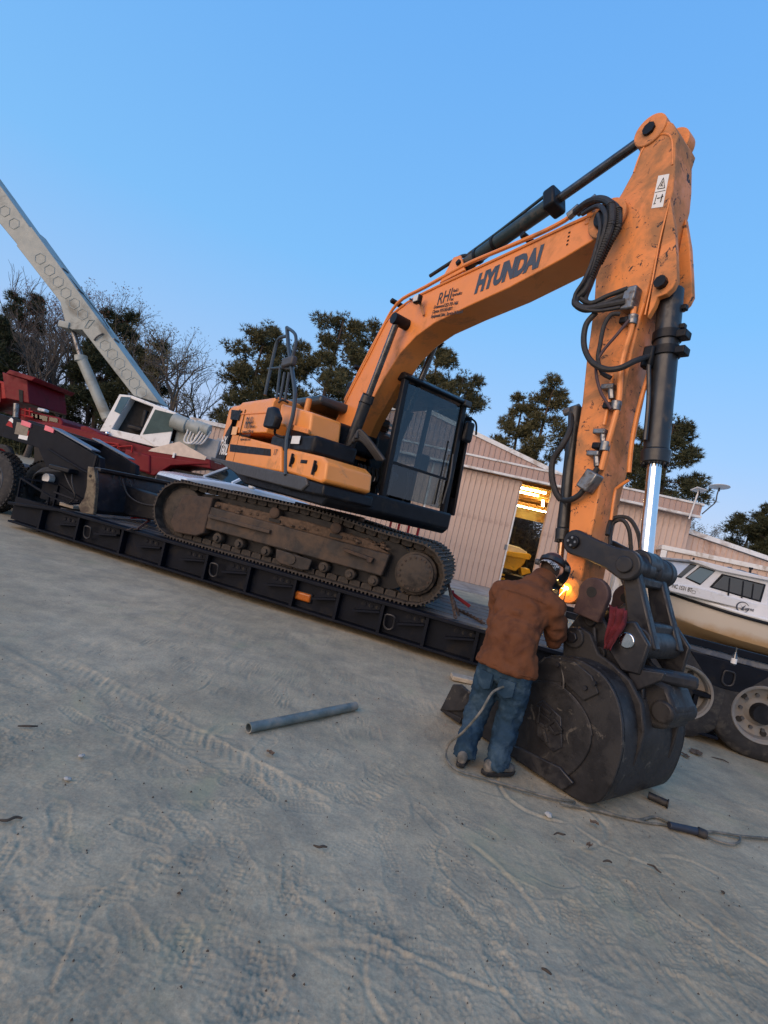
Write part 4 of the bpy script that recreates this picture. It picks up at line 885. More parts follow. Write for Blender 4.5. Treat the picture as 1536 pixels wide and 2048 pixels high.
MB().tube([(XC, 1.3, 2.15), (XC + .03, 1.3, 2.6), (XC - .02, 1.3, 3.0)], .014, 6).build('hand_bar', M['grey'], cabo, UF)
# ---- boom
btop = [(646, 898), (671, 849), (704, 778), (739, 712), (772, 646), (797, 619), (841, 590), (930, 548), (1040, 497), (1142, 449), (1192, 428), (1206, 438)]
bbot = [(1196, 474), (1125, 517), (1018, 575), (930, 615), (868, 646), (832, 672), (801, 705), (766, 760), (726, 832), (690, 912)]
BW = .21
bp = prof(btop + bbot, -BW)
boom = MB().prism(bp, -BW, BW).build('boom', M['orange'], exc, UF, .012, 2)
MB().cyl((U(672, 905, 0).x, -.3, 2.62), (U(672, 905, 0).x, .3, 2.62), .10).build('boom_foot_pin', M['black'], boom, UF)
# lip of the plates along the top
for s in (-1, 1):
    b = MB(); P = [Vector((p[0], s * (BW + .008), p[1])) for p in bp[1:11]]
    b.tube(P, .018, 6, 2); b.build('plate_edge', M['orange'], boom, UF)
# boom foot brackets and boom cylinders
def cyl_between(name, p0, p1, r, frac, rr, par, mat='cylblack', rod='chrome', gland=True):
    p0, p1 = Vector(p0), Vector(p1); m = p0.lerp(p1, frac)
    b = MB(); a = (p1 - p0).normalized()
    b.cyl(p0, m, r, n=24); 
    o = b.build(name, M[mat], par, UF, .008)
    MB().cyl(m - a * .0, m + a * .12, r * 1.16, r * 1.1, 24).build('gland', M[mat], o, UF, .01)
    MB().bolts(m + a * .12, a, r * .95, 10, .014, .02).build('gland_bolts', M['black'], o, UF)['kind'] = 'stuff'
    MB().cyl(m + a * .05, p1, rr, n=20).build('rod', M[rod], o, UF)
    return o, a, m
M['rodgrey'] = paint('oily_rod', (.10, .10, .105), .25, .8, var=.3, scale=10)
lo = U(672, 962, -.40); hi = U(795, 640, -.40)
o, a, m = cyl_between('boom_cylinder', (lo.x, -.40, lo.z), (hi.x, -.40, hi.z), .088, .50, .05, exc, rod='rodgrey')
MB().cyl((hi.x, -.48, hi.z), (hi.x, -.19, hi.z), .085, n=24).build('rod_eye', M['black'], o, UF)
MB().tube([Vector((lo.x, -.40, lo.z)) + a * .5 + Vector((-.1, 0, 0)), Vector((lo.x, -.4, lo.z)).lerp(m, .9) + Vector((-.11, -.02, 0)), m + Vector((-.12, -.03, .03))], .022, 8).build('cylinder_pipe', M['black'], o, UF)
MB().lathe(Vector((lo.x, -.40, lo.z)).lerp(m, .30), a, [(-.03, .092), (-.03, .105), (.03, .105), (.03, .092)], 24, cap=False).build('orange_clamp', M['orange'], o, UF)
c = Vector((lo.x, -.40, lo.z)).lerp(m, .30); MB().box(c + Vector((.16, -.02, -.05)), (.2, .1, .1)).build('clamp_block', M['orange_worn'], o, UF, .02)
lo2, hi2 = Vector((lo.x, .40, lo.z)), Vector((hi.x, .40, hi.z))
o2, _, _ = cyl_between('boom_cylinder', lo2, hi2, .088, .50, .05, exc, rod='rodgrey'); MB().cyl((hi.x, .19, hi.z), (hi.x, .48, hi.z), .085, n=24).build('rod_eye', M['black'], o2, UF)
for s in (-1, 1): MB().prism([(lo.x - .3, 1.9), (lo.x + .22, 1.85), (lo.x + .16, lo.z + .05), (lo.x, lo.z + .14), (lo.x - .4, 2.8), (lo.x - .65, 2.75)], s * .3 - .03, s * .3 + .03).build('boom_bracket', M['black'], exc, UF, .02)
for k in range(5): MB().tube([(lo.x + .06 - k * .05, -.1 + k * .09, 2.0), (lo.x + .12, -.05 + k * .08, 2.25), (lo.x + .0, -.02 + k * .08, 2.45), (lo.x - .15, .0 + k * .07, 2.3)], .028, 8).build('swivel_hose', M['rubber'], exc, UF)
# arm cylinder on top of the boom
pb = U(925, 538, 0); pe = U(1290, 276, 0)
o, a, m = cyl_between('arm_cylinder', (pb.x, 0, pb.z + .03), (pe.x, 0, pe.z), .092, .55, .052, exc, rod='rodgrey')
M['teal'] = paint('dark_teal_cylinder', (.018, .034, .04), .38, var=.2, dirt=(.08, .07, .06), amt=.15, dscale=5)
o.data.materials[0] = M['teal']
for ch in list(o.children):
    if ch.name.startswith('gland') and 'bolt' not in ch.name: ch.data.materials[0] = M['teal']
MB().box(m + a * .08, (.16, .26, .26), Matrix.Rotation(-math.atan2(a.z, a.x), 3, 'Y')).build('gland_block', M['black'], o, UF, .03)
u_ = Vector((-a.z, 0, a.x))
MB().tube([Vector((pb.x, -.05, pb.z)) + a * .15 + u_ * .12, Vector((pb.x, -.05, pb.z)).lerp(m, .5) + u_ * .14, m + u_ * .13 + Vector((0, -.05, 0))], .02, 8).build('cylinder_pipe', M['teal'], o, UF)
for s in (-1, 1): MB().prism([(pb.x - .25, pb.z - .22), (pb.x + .25, pb.z - .16), (pb.x + .08, pb.z + .1), (pb.x - .06, pb.z + .11)], s * .14 - .02, s * .14 + .02).build('cylinder_bracket', M['orange'], boom, UF, .01)
for s in (.2, .42): 
    c = Vector((pb.x, 0, pb.z + .03)).lerp(m, s); MB().lathe(c, a, [(-.02, .095), (-.02, .106), (.02, .106), (.02, .095)], 20, cap=False).build('pipe_clip', M['black'], o, UF)
# ---- pipes along the boom top and hose bundle at the boom tip
pth = [(690, 800), (723, 735), (760, 665), (795, 606), (850, 574), (930, 530), (1000, 500), (1080, 466), (1130, 440), (1160, 416), (1178, 408)]
for k, (dy, du) in enumerate(((-.16, 0), (-.08, 6), (.02, 8), (.10, 4))):
    P = [(lambda v: (v.x, dy, v.z))(U(x, y - du * .2 + (2 if k else 0), dy)) for x, y in pth]
    MB().tube(P, .024 if k < 2 else .02, 8, 4).build('boom_pipe', M['orange'] if k != 2 else M['black'], boom, UF)
for x, y in ((723, 737), (797, 606), (930, 531), (1060, 478)):
    v = U(x, y, -.05); MB().box((v.x, -.04, v.z - .02), (.07, .32, .06), Matrix.Rotation(-.5, 3, 'Y')).build('pipe_clamp', M['black'], boom, UF, .012)
P = [U(860, 552, -.1), U(890, 530, -.1), U(920, 512, -.08), U(938, 510, -.06)]; MB().tube([(v.x, -.1 + .02 * i, v.z) for i, v in enumerate(P)], .026, 8).build('boom_hose', M['rubber'], boom, UF)
def hose(pts, r, par, mat='rubber', name='hydraulic_hose', ribs=False):
    P = [(lambda v, y: (v.x, y, v.z))(U(x, y, yy), yy) for x, y, yy in pts]
    o = MB().tube(P, r, 10, 7).build(name, M[mat], par, UF)
    return o
hose([(1150, 424, -.25), (1175, 405, -.3), (1200, 398, -.34), (1222, 410, -.38), (1222, 450, -.40), (1208, 490, -.40), (1190, 530, -.40), (1178, 560, -.40), (1168, 582, -.42), (1153, 596, -.44), (1152, 608, -.46), (1172, 618, -.44), (1210, 612, -.36), (1250, 604, -.30)], 0.035, exc)
hose([(1160, 420, -.2), (1190, 402, -.26), (1215, 402, -.31), (1236, 420, -.33), (1236, 455, -.34), (1216, 490, -.34), (1196, 530, -.34), (1180, 570, -.36), (1170, 600, -.38), (1188, 612, -.36), (1220, 603, -.32), (1250, 590, -.28)], 0.030, exc)
hose([(1165, 428, -.3), (1195, 412, -.36), (1210, 425, -.42), (1210, 455, -.43), (1196, 500, -.43), (1180, 545, -.43), (1162, 575, -.44), (1160, 595, -.42), (1182, 606, -.4), (1215, 592, -.34), (1255, 577, -.3)], 0.023, exc)
hose([(1196, 428, -.42), (1200, 460, -.45), (1185, 520, -.45), (1168, 560, -.47), (1150, 590, -.48), (1153, 612, -.48), (1190, 622, -.44), (1240, 615, -.34)], 0.017, exc)
hose([(1192, 625, -.40), (1172, 650, -.42), (1168, 690, -.42), (1182, 722, -.42), (1210, 738, -.40), (1240, 736, -.36), (1270, 722, -.28), (1300, 712, -.12)], 0.027, exc)
hose([(1240, 628, -.32), (1222, 630, -.36), (1208, 652, -.37), (1200, 690, -.37), (1196, 718, -.36), (1204, 745, -.33), (1222, 756, -.30)], 0.020, exc)
M['purplehose'] = paint('dull_purple_hose', (.06, .03, .035), .6)
hose([(1258, 640, -.32), (1235, 668, -.34), (1204, 705, -.36), (1192, 735, -.36), (1200, 780, -.34), (1222, 818, -.30)], 0.014, exc, 'purplehose')
# ribbed sleeve rings over the thick hoses
for seg in (((1222, 410, -.38), (1222, 450, -.40), (1208, 490, -.40), (1190, 530, -.40), (1178, 560, -.40)), ((1236, 420, -.33), (1236, 455, -.34), (1216, 490, -.34), (1196, 530, -.34))):
    P = [(lambda v, y: Vector((v.x, y, v.z)))(U(x, y, yy), yy) for x, y, yy in seg]; b = MB()
    for i in range(len(P) - 1):
        L = (P[i + 1] - P[i]).length; n = int(L / .022)
        for k in range(n): c = P[i].lerp(P[i + 1], k / n); d = (P[i + 1] - P[i]).normalized(); b.lathe(c, d, [(-.006, .034), (-.004, .041), (.004, .041), (.006, .034)], 10, cap=False)
    stuff(b.build('hose_sleeve', M['rubber'], exc, UF))
# fittings at the boom tip
for x, y in ((1148, 424), (1165, 417), (1182, 405)):
    v = U(x, y, -.2); MB().cyl((v.x - .06, -.2, v.z - .03), (v.x + .06, -.2, v.z + .03), .045, n=8).build('hose_fitting', M['steel'], boom, UF)
v = U(1180, 428, -.2); MB().box((v.x, -.17, v.z), (.06, .1, .24)).build('pipe_bracket', M['orange'], boom, UF, .01)
# work light on the boom
v = U(846, 605, -.24); wl = MB().box((v.x, -.34, v.z), (.13, .08, .12)).build('work_light', M['black'], exc, UF, .02); MB().box((v.x + .0, -.385, v.z), (.10, .012, .09)).build('light_lens', M['whitepl'], wl, UF, .01)
v2 = U(846, 630, -.24); MB().beam((v.x, -.3, v.z), (v2.x, -.23, v2.z), .04, .03).build('light_bracket', M['orange_worn'], wl, UF); rail([(820, 598, -.24), (832, 602, -.3), (840, 608, -.34)], .012, 'light_cable', par=wl)
# boom lettering
def side_text(body, name, mat, px0, px1, h, y, par, shear=0.0, bold=0.0, off=.004, dz=0, space=1.0, level=False):
    a, c = U(*px0, y), U(*px1, y); d = Vector((c.x - a.x, 0, (c.z - a.z) if not level else 0)); up = Vector((-d.z, 0, d.x))
    o = text(body, name, mat, par, Frame(None, M=UF.M @ surf((a.x, y - off, a.z), d, up).M), h, shear, .001, bold=bold, space=space)
    w = max(v.co.x for v in o.data.vertices) - min(v.co.x for v in o.data.vertices); k = d.length / w
    for v_ in o.data.vertices: v_.co.x *= k
    return o
side_text('HYUNDAI', 'maker_lettering', M['decalblue'], (949, 586), (1083, 529), .335, -BW, boom, .22, .021)
side_text('RHI', 'dealer_lettering', M['decalblack'], (873, 611), (901, 600), .25, -BW, boom, .12, .002)
side_text("Rob's\nHydraulics\nInc", 'dealer_lettering', M['decalblack'], (906, 585), (926, 580), .062, -BW, boom, 0, .001)
side_text('Greenwood 252-792-1466\nClayton 919-243-0071\nEquipment Sales, Service & Rentals', 'dealer_lettering', M['decalblack'], (867, 618), (931, 606), .07, -BW, boom, .1, .001)
# tiny stencil near the tip, sticker at the body
for k in range(4): side_text('WARNING KEEP', 'small_stencil', M['rust'], (1137 - k * 1.5, 468 + k * 8), (1141 - k * 1.5, 466 + k * 8), .03, -BW, boom)
side_text('HX', 'model_lettering', M['decalwhite'], (441, 890), (451, 893), .26, YR - .018, exc, .1, .006, level=True)
side_text('160L', 'model_lettering', M['decalwhite'], (438, 908), (452, 913), .30, YR - .018, exc, .1, .008, level=True)
side_text('RHI', 'dealer_lettering', M['decalblack'], (488, 856), (500, 858), .30, YR - .018, exc, .1, .003, level=True)
side_text("Rob's\nHydraulics\nInc", 'dealer_lettering', M['decalblack'], (502, 847), (511, 849), .085, YR - .018, exc, level=True)
side_text('Greenwood 252-792-1466\nClayton 919-243-0071\nEquipment Sales, Service', 'dealer_lettering', M['decalblack'], (484, 866), (505, 871), .075, YR - .018, exc, level=True)
side_text('17', 'number_lettering', M['decalblack'], (546, 910), (551, 912), .14, YR - .02, sd, level=True)
c = U(471, 862, YR); MB().box((c.x, YR - .02, c.z), (.3, .004, .16)).build('pale_sticker', paint('pale_sticker', (.75, .42, .2), .6), exc, UF)
# ---- arm
aL = [(1287, 262), (1277, 310), (1264, 347), (1243, 386), (1228, 410), (1207, 457), (1196, 510), (1191, 550), (1188, 602), (1180, 668), (1172, 726), (1164, 805), (1153, 871), (1145, 950), (1139, 1030), (1135, 1090), (1128, 1150), (1124, 1180), (1130, 1196), (1146, 1201)]
aR = [(1164, 1150), (1176, 1090), (1190, 1029), (1200, 977), (1214, 924), (1230, 858), (1248, 779), (1264, 700), (1280, 634), (1288, 610), (1315, 500), (1335, 420), (1345, 380), (1349, 340), (1350, 290), (1357, 268), (1345, 245), (1327, 237), (1305, 243)]
AW = .19
ap_ = prof(aL + aR, -AW)
arm = MB().prism(ap_, -AW, AW).build('arm', M['orange_worn'], exc, UF, .015, 2)
# boss ears at the top (clevis) : slot between
t0 = U(1301, 262, -AW); 
for s in (-1, 1):
    MB().cyl((t0.x, s * .05, t0.z), (t0.x, s * (AW + .02), t0.z), .155, n=32).build('top_boss', M['orange_worn'], arm, UF, .01); MB().cyl((t0.x, s * (AW + .005), t0.z), (t0.x, s * (AW + .05), t0.z), .06, n=8).build('top_pin', M['black'], arm, UF)
MB().cyl((t0.x + .09, .06, t0.z - .02), (t0.x + .09, AW + .015, t0.z - .02), .165, n=32).build('far_top_boss', M['orange_worn'], arm, UF, .01)
# doubler plate weld line (arched) on the side
al = [(1268, 345), (1285, 300), (1310, 275), (1332, 268), (1344, 282), (1345, 330)]
MB().tube([(lambda v: (v.x, -AW - .002, v.z))(U(x, y, -AW)) for x, y in al], .009, 6, 6).build('weld_line', M['orange'], arm, UF)
MB().tube([(lambda v: (v.x, -AW - .002, v.z))(U(x, y, -AW)) for x, y in [(1340, 400), (1320, 480), (1305, 560), (1290, 630)]], .008, 6, 6).build('weld_line', M['orange'], arm, UF)
# bucket cylinder ears
ear = prof([(1336, 400), (1345, 460), (1348, 520), (1349, 560), (1341, 576), (1328, 589), (1310, 595), (1304, 612), (1290, 636), (1300, 580), (1318, 490)], -AW)
for s in (-1, 1):
    e0 = .13 if s > 0 else -AW - .0
    y_ = sorted((s * .125, s * (AW + .004))); MB().prism([(x + .0, z) for x, z in [(p[0] + .02, p[1]) for p in ear]], *y_).build('cylinder_ear', M['orange_worn'], arm, UF, .008)
pin = U(1325, 568, -AW); MB().cyl((pin.x, -AW - .06, pin.z), (pin.x, AW + .05, pin.z), .055, n=8).build('cylinder_pin', M['black'], arm, UF)
# boom tip pin with grease
tp_ = U(1217, 440, -BW); MB().cyl((tp_.x, -BW - .09, tp_.z), (tp_.x, BW + .09, tp_.z), .12, n=28).build('boom_tip_pin', M['black'], arm, UF, .02)
for s in (-1, 1): MB().cyl((tp_.x, s * BW, tp_.z), (tp_.x, s * (BW + .045), tp_.z), .2, n=32).build('pivot_boss', M['orange_worn'], arm, UF, .01)
# warning decal on the arm
dq = [(1317, 352), (1339, 348), (1326, 414), (1303, 417)]
dp = prof(dq, -AW); dec = MB().prism(dp, -AW - .004, -AW - .001).build('warning_decal', M['decalwhite'], arm, UF)
def on_dec(u, v): a = Vector(dp[0]).lerp(Vector(dp[1]), u); b = Vector(dp[3]).lerp(Vector(dp[2]), u); c = a.lerp(b, v); return Vector((c.x, -AW - .005, c.y))
tri = [on_dec(*q) for q in ((.2, .42), (.85, .42), (.55, .1))]
for a_, b_ in zip(tri, tri[1:] + tri[:1]): MB().beam(a_, b_, .008, .004).build('triangle_edge', M['decalblack'], dec, UF)
MB().beam(on_dec(.45, .36), on_dec(.58, .22), .014, .004).build('pictogram', M['decalblack'], dec, UF); MB().beam(on_dec(.52, .3), on_dec(.66, .36), .014, .004).build('pictogram', M['decalblack'], dec, UF)
MB().beam(on_dec(.05, .52), on_dec(.95, .50), .004, .004).build('pictogram', M['decalblack'], dec, UF); MB().beam(on_dec(.35, .72), on_dec(.6, .71), .012, .004).build('pictogram', M['decalblack'], dec, UF)
MB().beam(on_dec(.78, .62), on_dec(.74, .85), .02, .004).build('pictogram', M['decalblack'], dec, UF); MB().beam(on_dec(.65, .7), on_dec(.88, .68), .012, .004).build('pictogram', M['decalblack'], dec, UF); MB().beam(on_dec(.25, .6), on_dec(.2, .88), .008, .004).build('pictogram', M['decalblack'], dec, UF); MB().beam(on_dec(.12, .88), on_dec(.3, .87), .008, .004).build('pictogram', M['decalblack'], dec, UF)
# manifold, pipes and valves on the arm side
def apt(x, y, dy=.05): v = U(x, y, -AW - dy); return Vector((v.x, -AW - dy, v.z))
MB().box(apt(1262, 600, .06), (.12, .12, .22)).build('manifold_block', M['steel'], arm, UF, .015)
MB().tube([apt(1268, 615, .06), apt(1262, 660, .05), apt(1250, 700, .05), apt(1242, 740, .05), apt(1238, 800, .05), apt(1226, 850, .05), apt(1212, 900, .05), apt(1202, 940, .05)], .026, 10).build('arm_pipe', M['orange'], arm, UF)
MB().tube([apt(1224, 750, .05), apt(1218, 800, .05), apt(1208, 850, .05)], .018, 8).build('arm_pipe', M['orange'], arm, UF)
for x, y, s in ((1265, 640, 1.0), (1232, 812, 1.0), (1210, 893, 1.0)):
    p = apt(x, y, .05); q = apt(x - 4, y + 20, .05); d = (q - p).normalized(); MB().cyl(p - d * .045, p + d * .045, .045, n=16).build('pipe_fitting', M['steel'], arm, UF, .006); MB().box(p + Vector((-.07, 0, .0)), (.08, .09, .06)).build('pipe_clamp', M['black'], arm, UF, .012)
for x, y in ((1222, 778), (1206, 868), (1193, 912)):
    p = apt(x, y, .05); MB().cyl(p, p + Vector((.03, 0, -.10)), .03, n=6).build('valve_body', M['steel'], arm, UF, .005); MB().box(p + Vector((-.03, 0, .02)), (.12, .07, .05)).build('valve_handle', M['steel'], arm, UF, .01)
p0_, p1_ = apt(1168, 980, .07), apt(1192, 945, .07); MB().beam(p0_, p1_, .13, .13).build('shutoff_valve', M['steel'], arm, UF, .015)
hose([(1196, 935, -AW - .07), (1180, 960, -AW - .07), (1160, 988, -AW - .07), (1140, 1000, -AW - .06), (1125, 1000, -AW)], 0.027, exc)
hose([(1142, 825, -AW + .1), (1140, 860, -AW), (1125, 890, -AW - .05), (1106, 920, -AW - .05), (1104, 955, -AW - .05), (1112, 985, -AW - .03), (1122, 1000, -AW)], 0.030, exc)
# breaker / thumb cylinder behind the arm
yt = -.05
a0, a1 = U(1152, 815, yt), U(1120, 1120, yt)
to, ta, tm = cyl_between('thumb_cylinder', (a0.x, yt, a0.z), (a1.x, yt, a1.z), .062, .80, .034, exc, rod='copper' if False else 'rodgrey')
M['copper'] = paint('warm_rod', (.35, .2, .12), .2, .9); [ch.data.materials.__setitem__(0, M['copper']) for ch in to.children if ch.name.startswith('rod')]
MB().cyl((a0.x - .12, yt, a0.z - .05), (a0.x + .04, yt, a0.z + .0), .04, n=10).build('hose_fitting', M['steel'], to, UF)
MB().tube([apt(1298, 745, -.10), apt(1282, 800, -.08), apt(1270, 850, -.10), apt(1262, 900, -.10), apt(1258, 945, -.10)], .02, 8).build('front_pipe', M['orange'], arm, UF)
MB().tube([apt(1258, 960, -.16), apt(1236, 975, -.16), apt(1230, 985, -.16), apt(1222, 1040, -.16)], .014, 6).build('front_pipe', M['orange'], arm, UF)
# ---- bucket cylinder, links
bt = U(1343, 582, 0); bb = U(1290, 1128, 0)
bo_, ba, bm = cyl_between('bucket_cylinder', (bt.x, 0, bt.z), (bb.x, 0, bb.z), .105, .60, .058, exc)
for f_ in (.30, .40): 
    c = Vector((bt.x, 0, bt.z)).lerp(bm, f_); MB().lathe(c, ba, [(-.04, .106), (-.04, .122), (.04, .122), (.04, .106)], 24, cap=False).build('cylinder_band', M['black'], bo_, UF); MB().box(c + Vector((.14, 0, 0)), (.09, .12, .07)).build('band_lug', M['black'], bo_, UF, .01)
for f_ in (.12, .24): c = Vector((bt.x, 0, bt.z)).lerp(bm, f_); MB().box(c + Vector((.12, .02, 0)), (.05, .06, .05)).build('band_lug', M['black'], bo_, UF, .01)
hp = U(1303, 715, -.1); MB().box((hp.x - .02, -.10, hp.z), (.1, .1, .2)).build('port_block', M['black'], bo_, UF, .02)
MB().tube([(hp.x, -.13, hp.z - .05), U(1297, 800, -.13), U(1290, 880, -.13)], .02, 8).build('cylinder_pipe', M['cylblack'], bo_, UF)
MB().cyl((bb.x, -.12, bb.z), (bb.x, .12, bb.z), .11, n=28).build('rod_eye', M['link'], bo_, UF, .015)
LY = .29
k0, k1 = U(1152, 1085, -LY), U(1254, 1130, -LY)
def link_poly(p, q, r0, r1, w):
    p, q = Vector((p[0], p[1])), Vector((q[0], q[1])); d = (q - p).normalized(); n = Vector((-d.y, d.x)); a0 = math.atan2(n.y, n.x)
    A = [p + Vector((math.cos(a0 + t), math.sin(a0 + t))) * r0 for t in np.linspace(0, math.pi, 10)]
    B = [q + Vector((math.cos(a0 + t), math.sin(a0 + t))) * r1 for t in np.linspace(math.pi, 2 * math.pi, 10)]
    m1 = p.lerp(q, .35); m2 = p.lerp(q, .7)
    return [tuple(v) for v in A + [m1 - n * w, m2 - n * w] + B + [m2 + n * w, m1 + n * w]]
for s in (-1, 1):
    lk = MB().prism(link_poly((k0.x, k0.z), (k1.x, k1.z), .115, .13, .10), s * LY - .035, s * LY + .035).build('side_link', M['link'], exc, UF, .015)
    MB().cyl((k0.x, s * (LY + .03), k0.z), (k0.x, s * (LY + .065), k0.z), .06, n=20).build('link_pin', M['black'], lk, UF, .008); MB().bolts((k0.x, s * (LY + .065), k0.z), (0, s, 0), .035, 4, .012, .012).build('pin_bolts', M['steel'], lk, UF)['kind'] = 'stuff'
    MB().cyl((k1.x, s * (LY + .03), k1.z), (k1.x, s * (LY + .06), k1.z), .07, n=20).build('link_pin', M['link'], lk, UF, .008)
MB().cyl((k0.x, -LY, k0.z), (k0.x, LY, k0.z), .06, n=20).build('arm_link_pin', M['black'], exc, UF)
tlk = MB(); tlk.lathe((k1.x, -.24, k1.z), (0, 1, 0), [(0, .10), (.10, .10), (.12, .115), (.22, .115), (.24, .10), (.30, .10), (.32, .12), (.46, .12), (.60, .125)], 28)
tl = tlk.build('tipping_link', M['link'], exc, UF, .008)
k2 = U(1259, 1280, -.30)
for y in (-.22, .20):
    MB().hexa([(k2.x - .02, y - .05, k2.z - .02), (k2.x + .20, y - .05, k2.z - .02), (k2.x + .20, y + .05, k2.z - .02), (k2.x - .02, y + .05, k2.z - .02), (k1.x - .07, y - .045, k1.z), (k1.x + .07, y - .045, k1.z), (k1.x + .07, y + .045, k1.z), (k1.x - .07, y + .045, k1.z)]).build('link_bar', M['link'], tl, UF, .02)
for f_, h_ in ((.18, .09), (.84, .16)):
    c = Vector((k1.x, 0, k1.z)).lerp(Vector((k2.x + .09, 0, k2.z)), f_); MB().box(c, (.12, .36, h_)).build('link_web', M['link'], tl, UF, .025)
MB().cyl((k2.x + .04, -.28, k2.z), (k2.x + .04, .28, k2.z), .125, n=32).build('lower_tube', M['link'], tl, UF, .015)
MB().cyl((k1.x, .34, k1.z - .02), (k1.x + .03, .44, k1.z - .16), .03, n=8).build('grease_drip', M['black'], tl, UF)
MB().tube([apt(1220, 1090, -.1), apt(1224, 1050, -.2), apt(1244, 1040, -.2), apt(1258, 1060, -.22), apt(1262, 1100, -.25)], .018, 8).build('link_hose', M['rubber'], exc, UF)
MB().tube([apt(1214, 1070, -.1), apt(1224, 1038, -.2), apt(1256, 1036, -.25), apt(1276, 1066, -.25), apt(1282, 1110, -.25)], .018, 8).build('link_hose', M['rubber'], exc, UF)
# arm lower boss, heated orange by the torch
eb = U(1140, 1180, -AW)
for s in (-1, 1): MB().cyl((eb.x + .02, s * (AW - .02), eb.z), (eb.x + .02, s * (AW + .06), eb.z), .125, n=32).build('arm_end_boss', M['orange_worn'], arm, UF, .012)
# ================================================================= BUCKET AND COUPLER
KY0, KY1 = -.72, .30                      # near and far side of the bucket in the machine frame
buck = thing('excavator_bucket', 'large worn black excavator bucket resting on the sand beside the man', 'bucket', UF)
outer = [(4.25, .03), (4.45, .005), (4.8, 0), (5.2, 0), (5.6, .0), (5.76, .015), (5.86, .08), (5.91, .20), (5.935, .38), (5.93, .55), (5.88, .72), (5.79, .86), (5.66, .945), (5.45, .97), (5.24, .92)]
def smooth(P, k=3):
    Q = []; P = [Vector(p) for p in P]
    for i in range(len(P) - 1):
        a, b, c, d = P[max(i - 1, 0)], P[i], P[i + 1], P[min(i + 2, len(P) - 1)]
        for j in range(k): t = j / k; Q.append(.5 * ((2 * b) + (c - a) * t + (2 * a - 5 * b + 4 * c - d) * t * t + (3 * b - a - 3 * c + d) * t ** 3))
    return [(p.x, max(0.0, p.y)) for p in Q + [P[-1]]]
outer = smooth(outer)
inner = []
cxm, czm = 5.25, .48
for x, z in outer: d = Vector((cxm - x, czm - z)).normalized(); inner.append((x + d.x * .035, z + d.y * .035))
sh_ = MB(); n = len(outer)
vs = [(x, KY0 + .02, z) for x, z in outer] + [(x, KY1 - .02, z) for x, z in outer] + [(x, KY0 + .02, z) for x, z in inner] + [(x, KY1 - .02, z) for x, z in inner]
fs = []
for i in range(n - 1): fs += [(i, i + 1, n + i + 1, n + i), (2 * n + i, 3 * n + i, 3 * n + i + 1, 2 * n + i + 1)]
fs += [(0, n, 3 * n, 2 * n), (n - 1, 3 * n - 1, 4 * n - 1, 2 * n - 1)]
sh_._add(vs, fs); shell = sh_.build('shell', M['bucket'], buck, UF, ang=40)
side = outer[:] + [(5.19, .88), (5.02, .66), (4.78, .40), (4.5, .20), (4.26, .09)]
for y in (KY0, KY1 - .045):
    s = MB().prism(side, y, y + .045).build('side_plate', M['bucket'], buck, UF, .01)
    if y == KY0: near_side = s
# wear ring and round doubler on the near side
dbl = [(5.36 + (.36 + .02 * math.sin(3 * t)) * math.cos(t), .375 + .35 * math.sin(t)) for t in np.linspace(0, 2 * math.pi, 36, endpoint=False)]
dblp = MB().prism([(x, max(z, .03)) for x, z in dbl], KY0 - .022, KY0 + .005).build('round_wear_plate', M['bucket'], near_side, UF, .008)
MB().tube([(x, KY0 - .012, max(z, .03)) for x, z in dbl[2:22]], .011, 6, 2).build('weld_bead', M['bucket'], near_side, UF)
heel = [(5.1 + .0, .02), (5.6, .02), (5.68, .12), (5.55, .17), (5.2, .13), (5.02, .10)]
MB().prism(heel, KY0 - .045, KY0 - .02).build('heel_plate', M['link'], near_side, UF, .01)
MB().tube([(5.33, KY0 - .005, .93), (5.40, KY0 - .012, .80), (5.42, KY0 - .014, .72)], .012, 6).build('weld_bead', M['link'], near_side, UF)
MB().prism([(5.19, .885), (5.34, .93), (5.40, .73), (5.15, .66), (5.02, .64)], KY0 - .018, KY0 + .002).build('corner_gusset', M['bucket'], near_side, UF, .008)
# raised maker emblem (hexagonal badge with E and P bars)
EF = Frame(None, M=UF.M @ Matrix.Translation((5.36, KY0 - .022, .40)) @ Matrix.Rotation(rad(18), 4, 'Y') @ Matrix.Scale(1.25, 4))
emb = MB().prism([(-.13, .06), (-.10, .11), (.05, .11), (.15, -.03), (.12, -.10), (-.02, -.10)], -.008, .004).build('emblem_plate', M['link'], dblp, EF, .012)
for bx in (((-.09, .07), (-.01, .08)), ((-.07, .03), (.01, .04)), ((-.04, -.02), (.03, -.01)), ((-.10, .06), (-.05, -.03)), ((.03, .075), (.0, -.02)), ((.03, .07), (.10, .05)), ((.10, .05), (.07, .0)), ((.07, .0), (.02, .01)), ((.0, -.03), (.06, -.08))):
    (a, b), (c, d) = bx; MB().beam((a, -.012, b), (c, -.012, d), .016, .02, (0, 0, 1)).build('emblem_bar', M['bucket'], emb, EF, .003)
# cutting edge, side cutter, teeth
MB().hexa([(4.22, KY0 - .02, .0), (4.5, KY0 - .02, -.004), (4.5, KY1 + .02, -.004), (4.22, KY1 + .02, .0), (4.23, KY0 - .02, .03), (4.5, KY0 - .02, .055), (4.5, KY1 + .02, .055), (4.23, KY1 + .02, .03)]).build('cutting_edge', M['bucket'], buck, UF, .006)
MB().prism([(4.24, .03), (4.32, .30), (4.42, .34), (4.62, .30), (4.5, .12), (4.3, .03)], KY0 - .035, KY0 - .002).build('side_cutter', M['bucket'], buck, UF, .01)
MB().prism([(4.24, .03), (4.32, .30), (4.42, .34), (4.62, .30), (4.5, .12), (4.3, .03)], KY1 + .002, KY1 + .035).build('side_cutter', M['bucket'], buck, UF, .01)
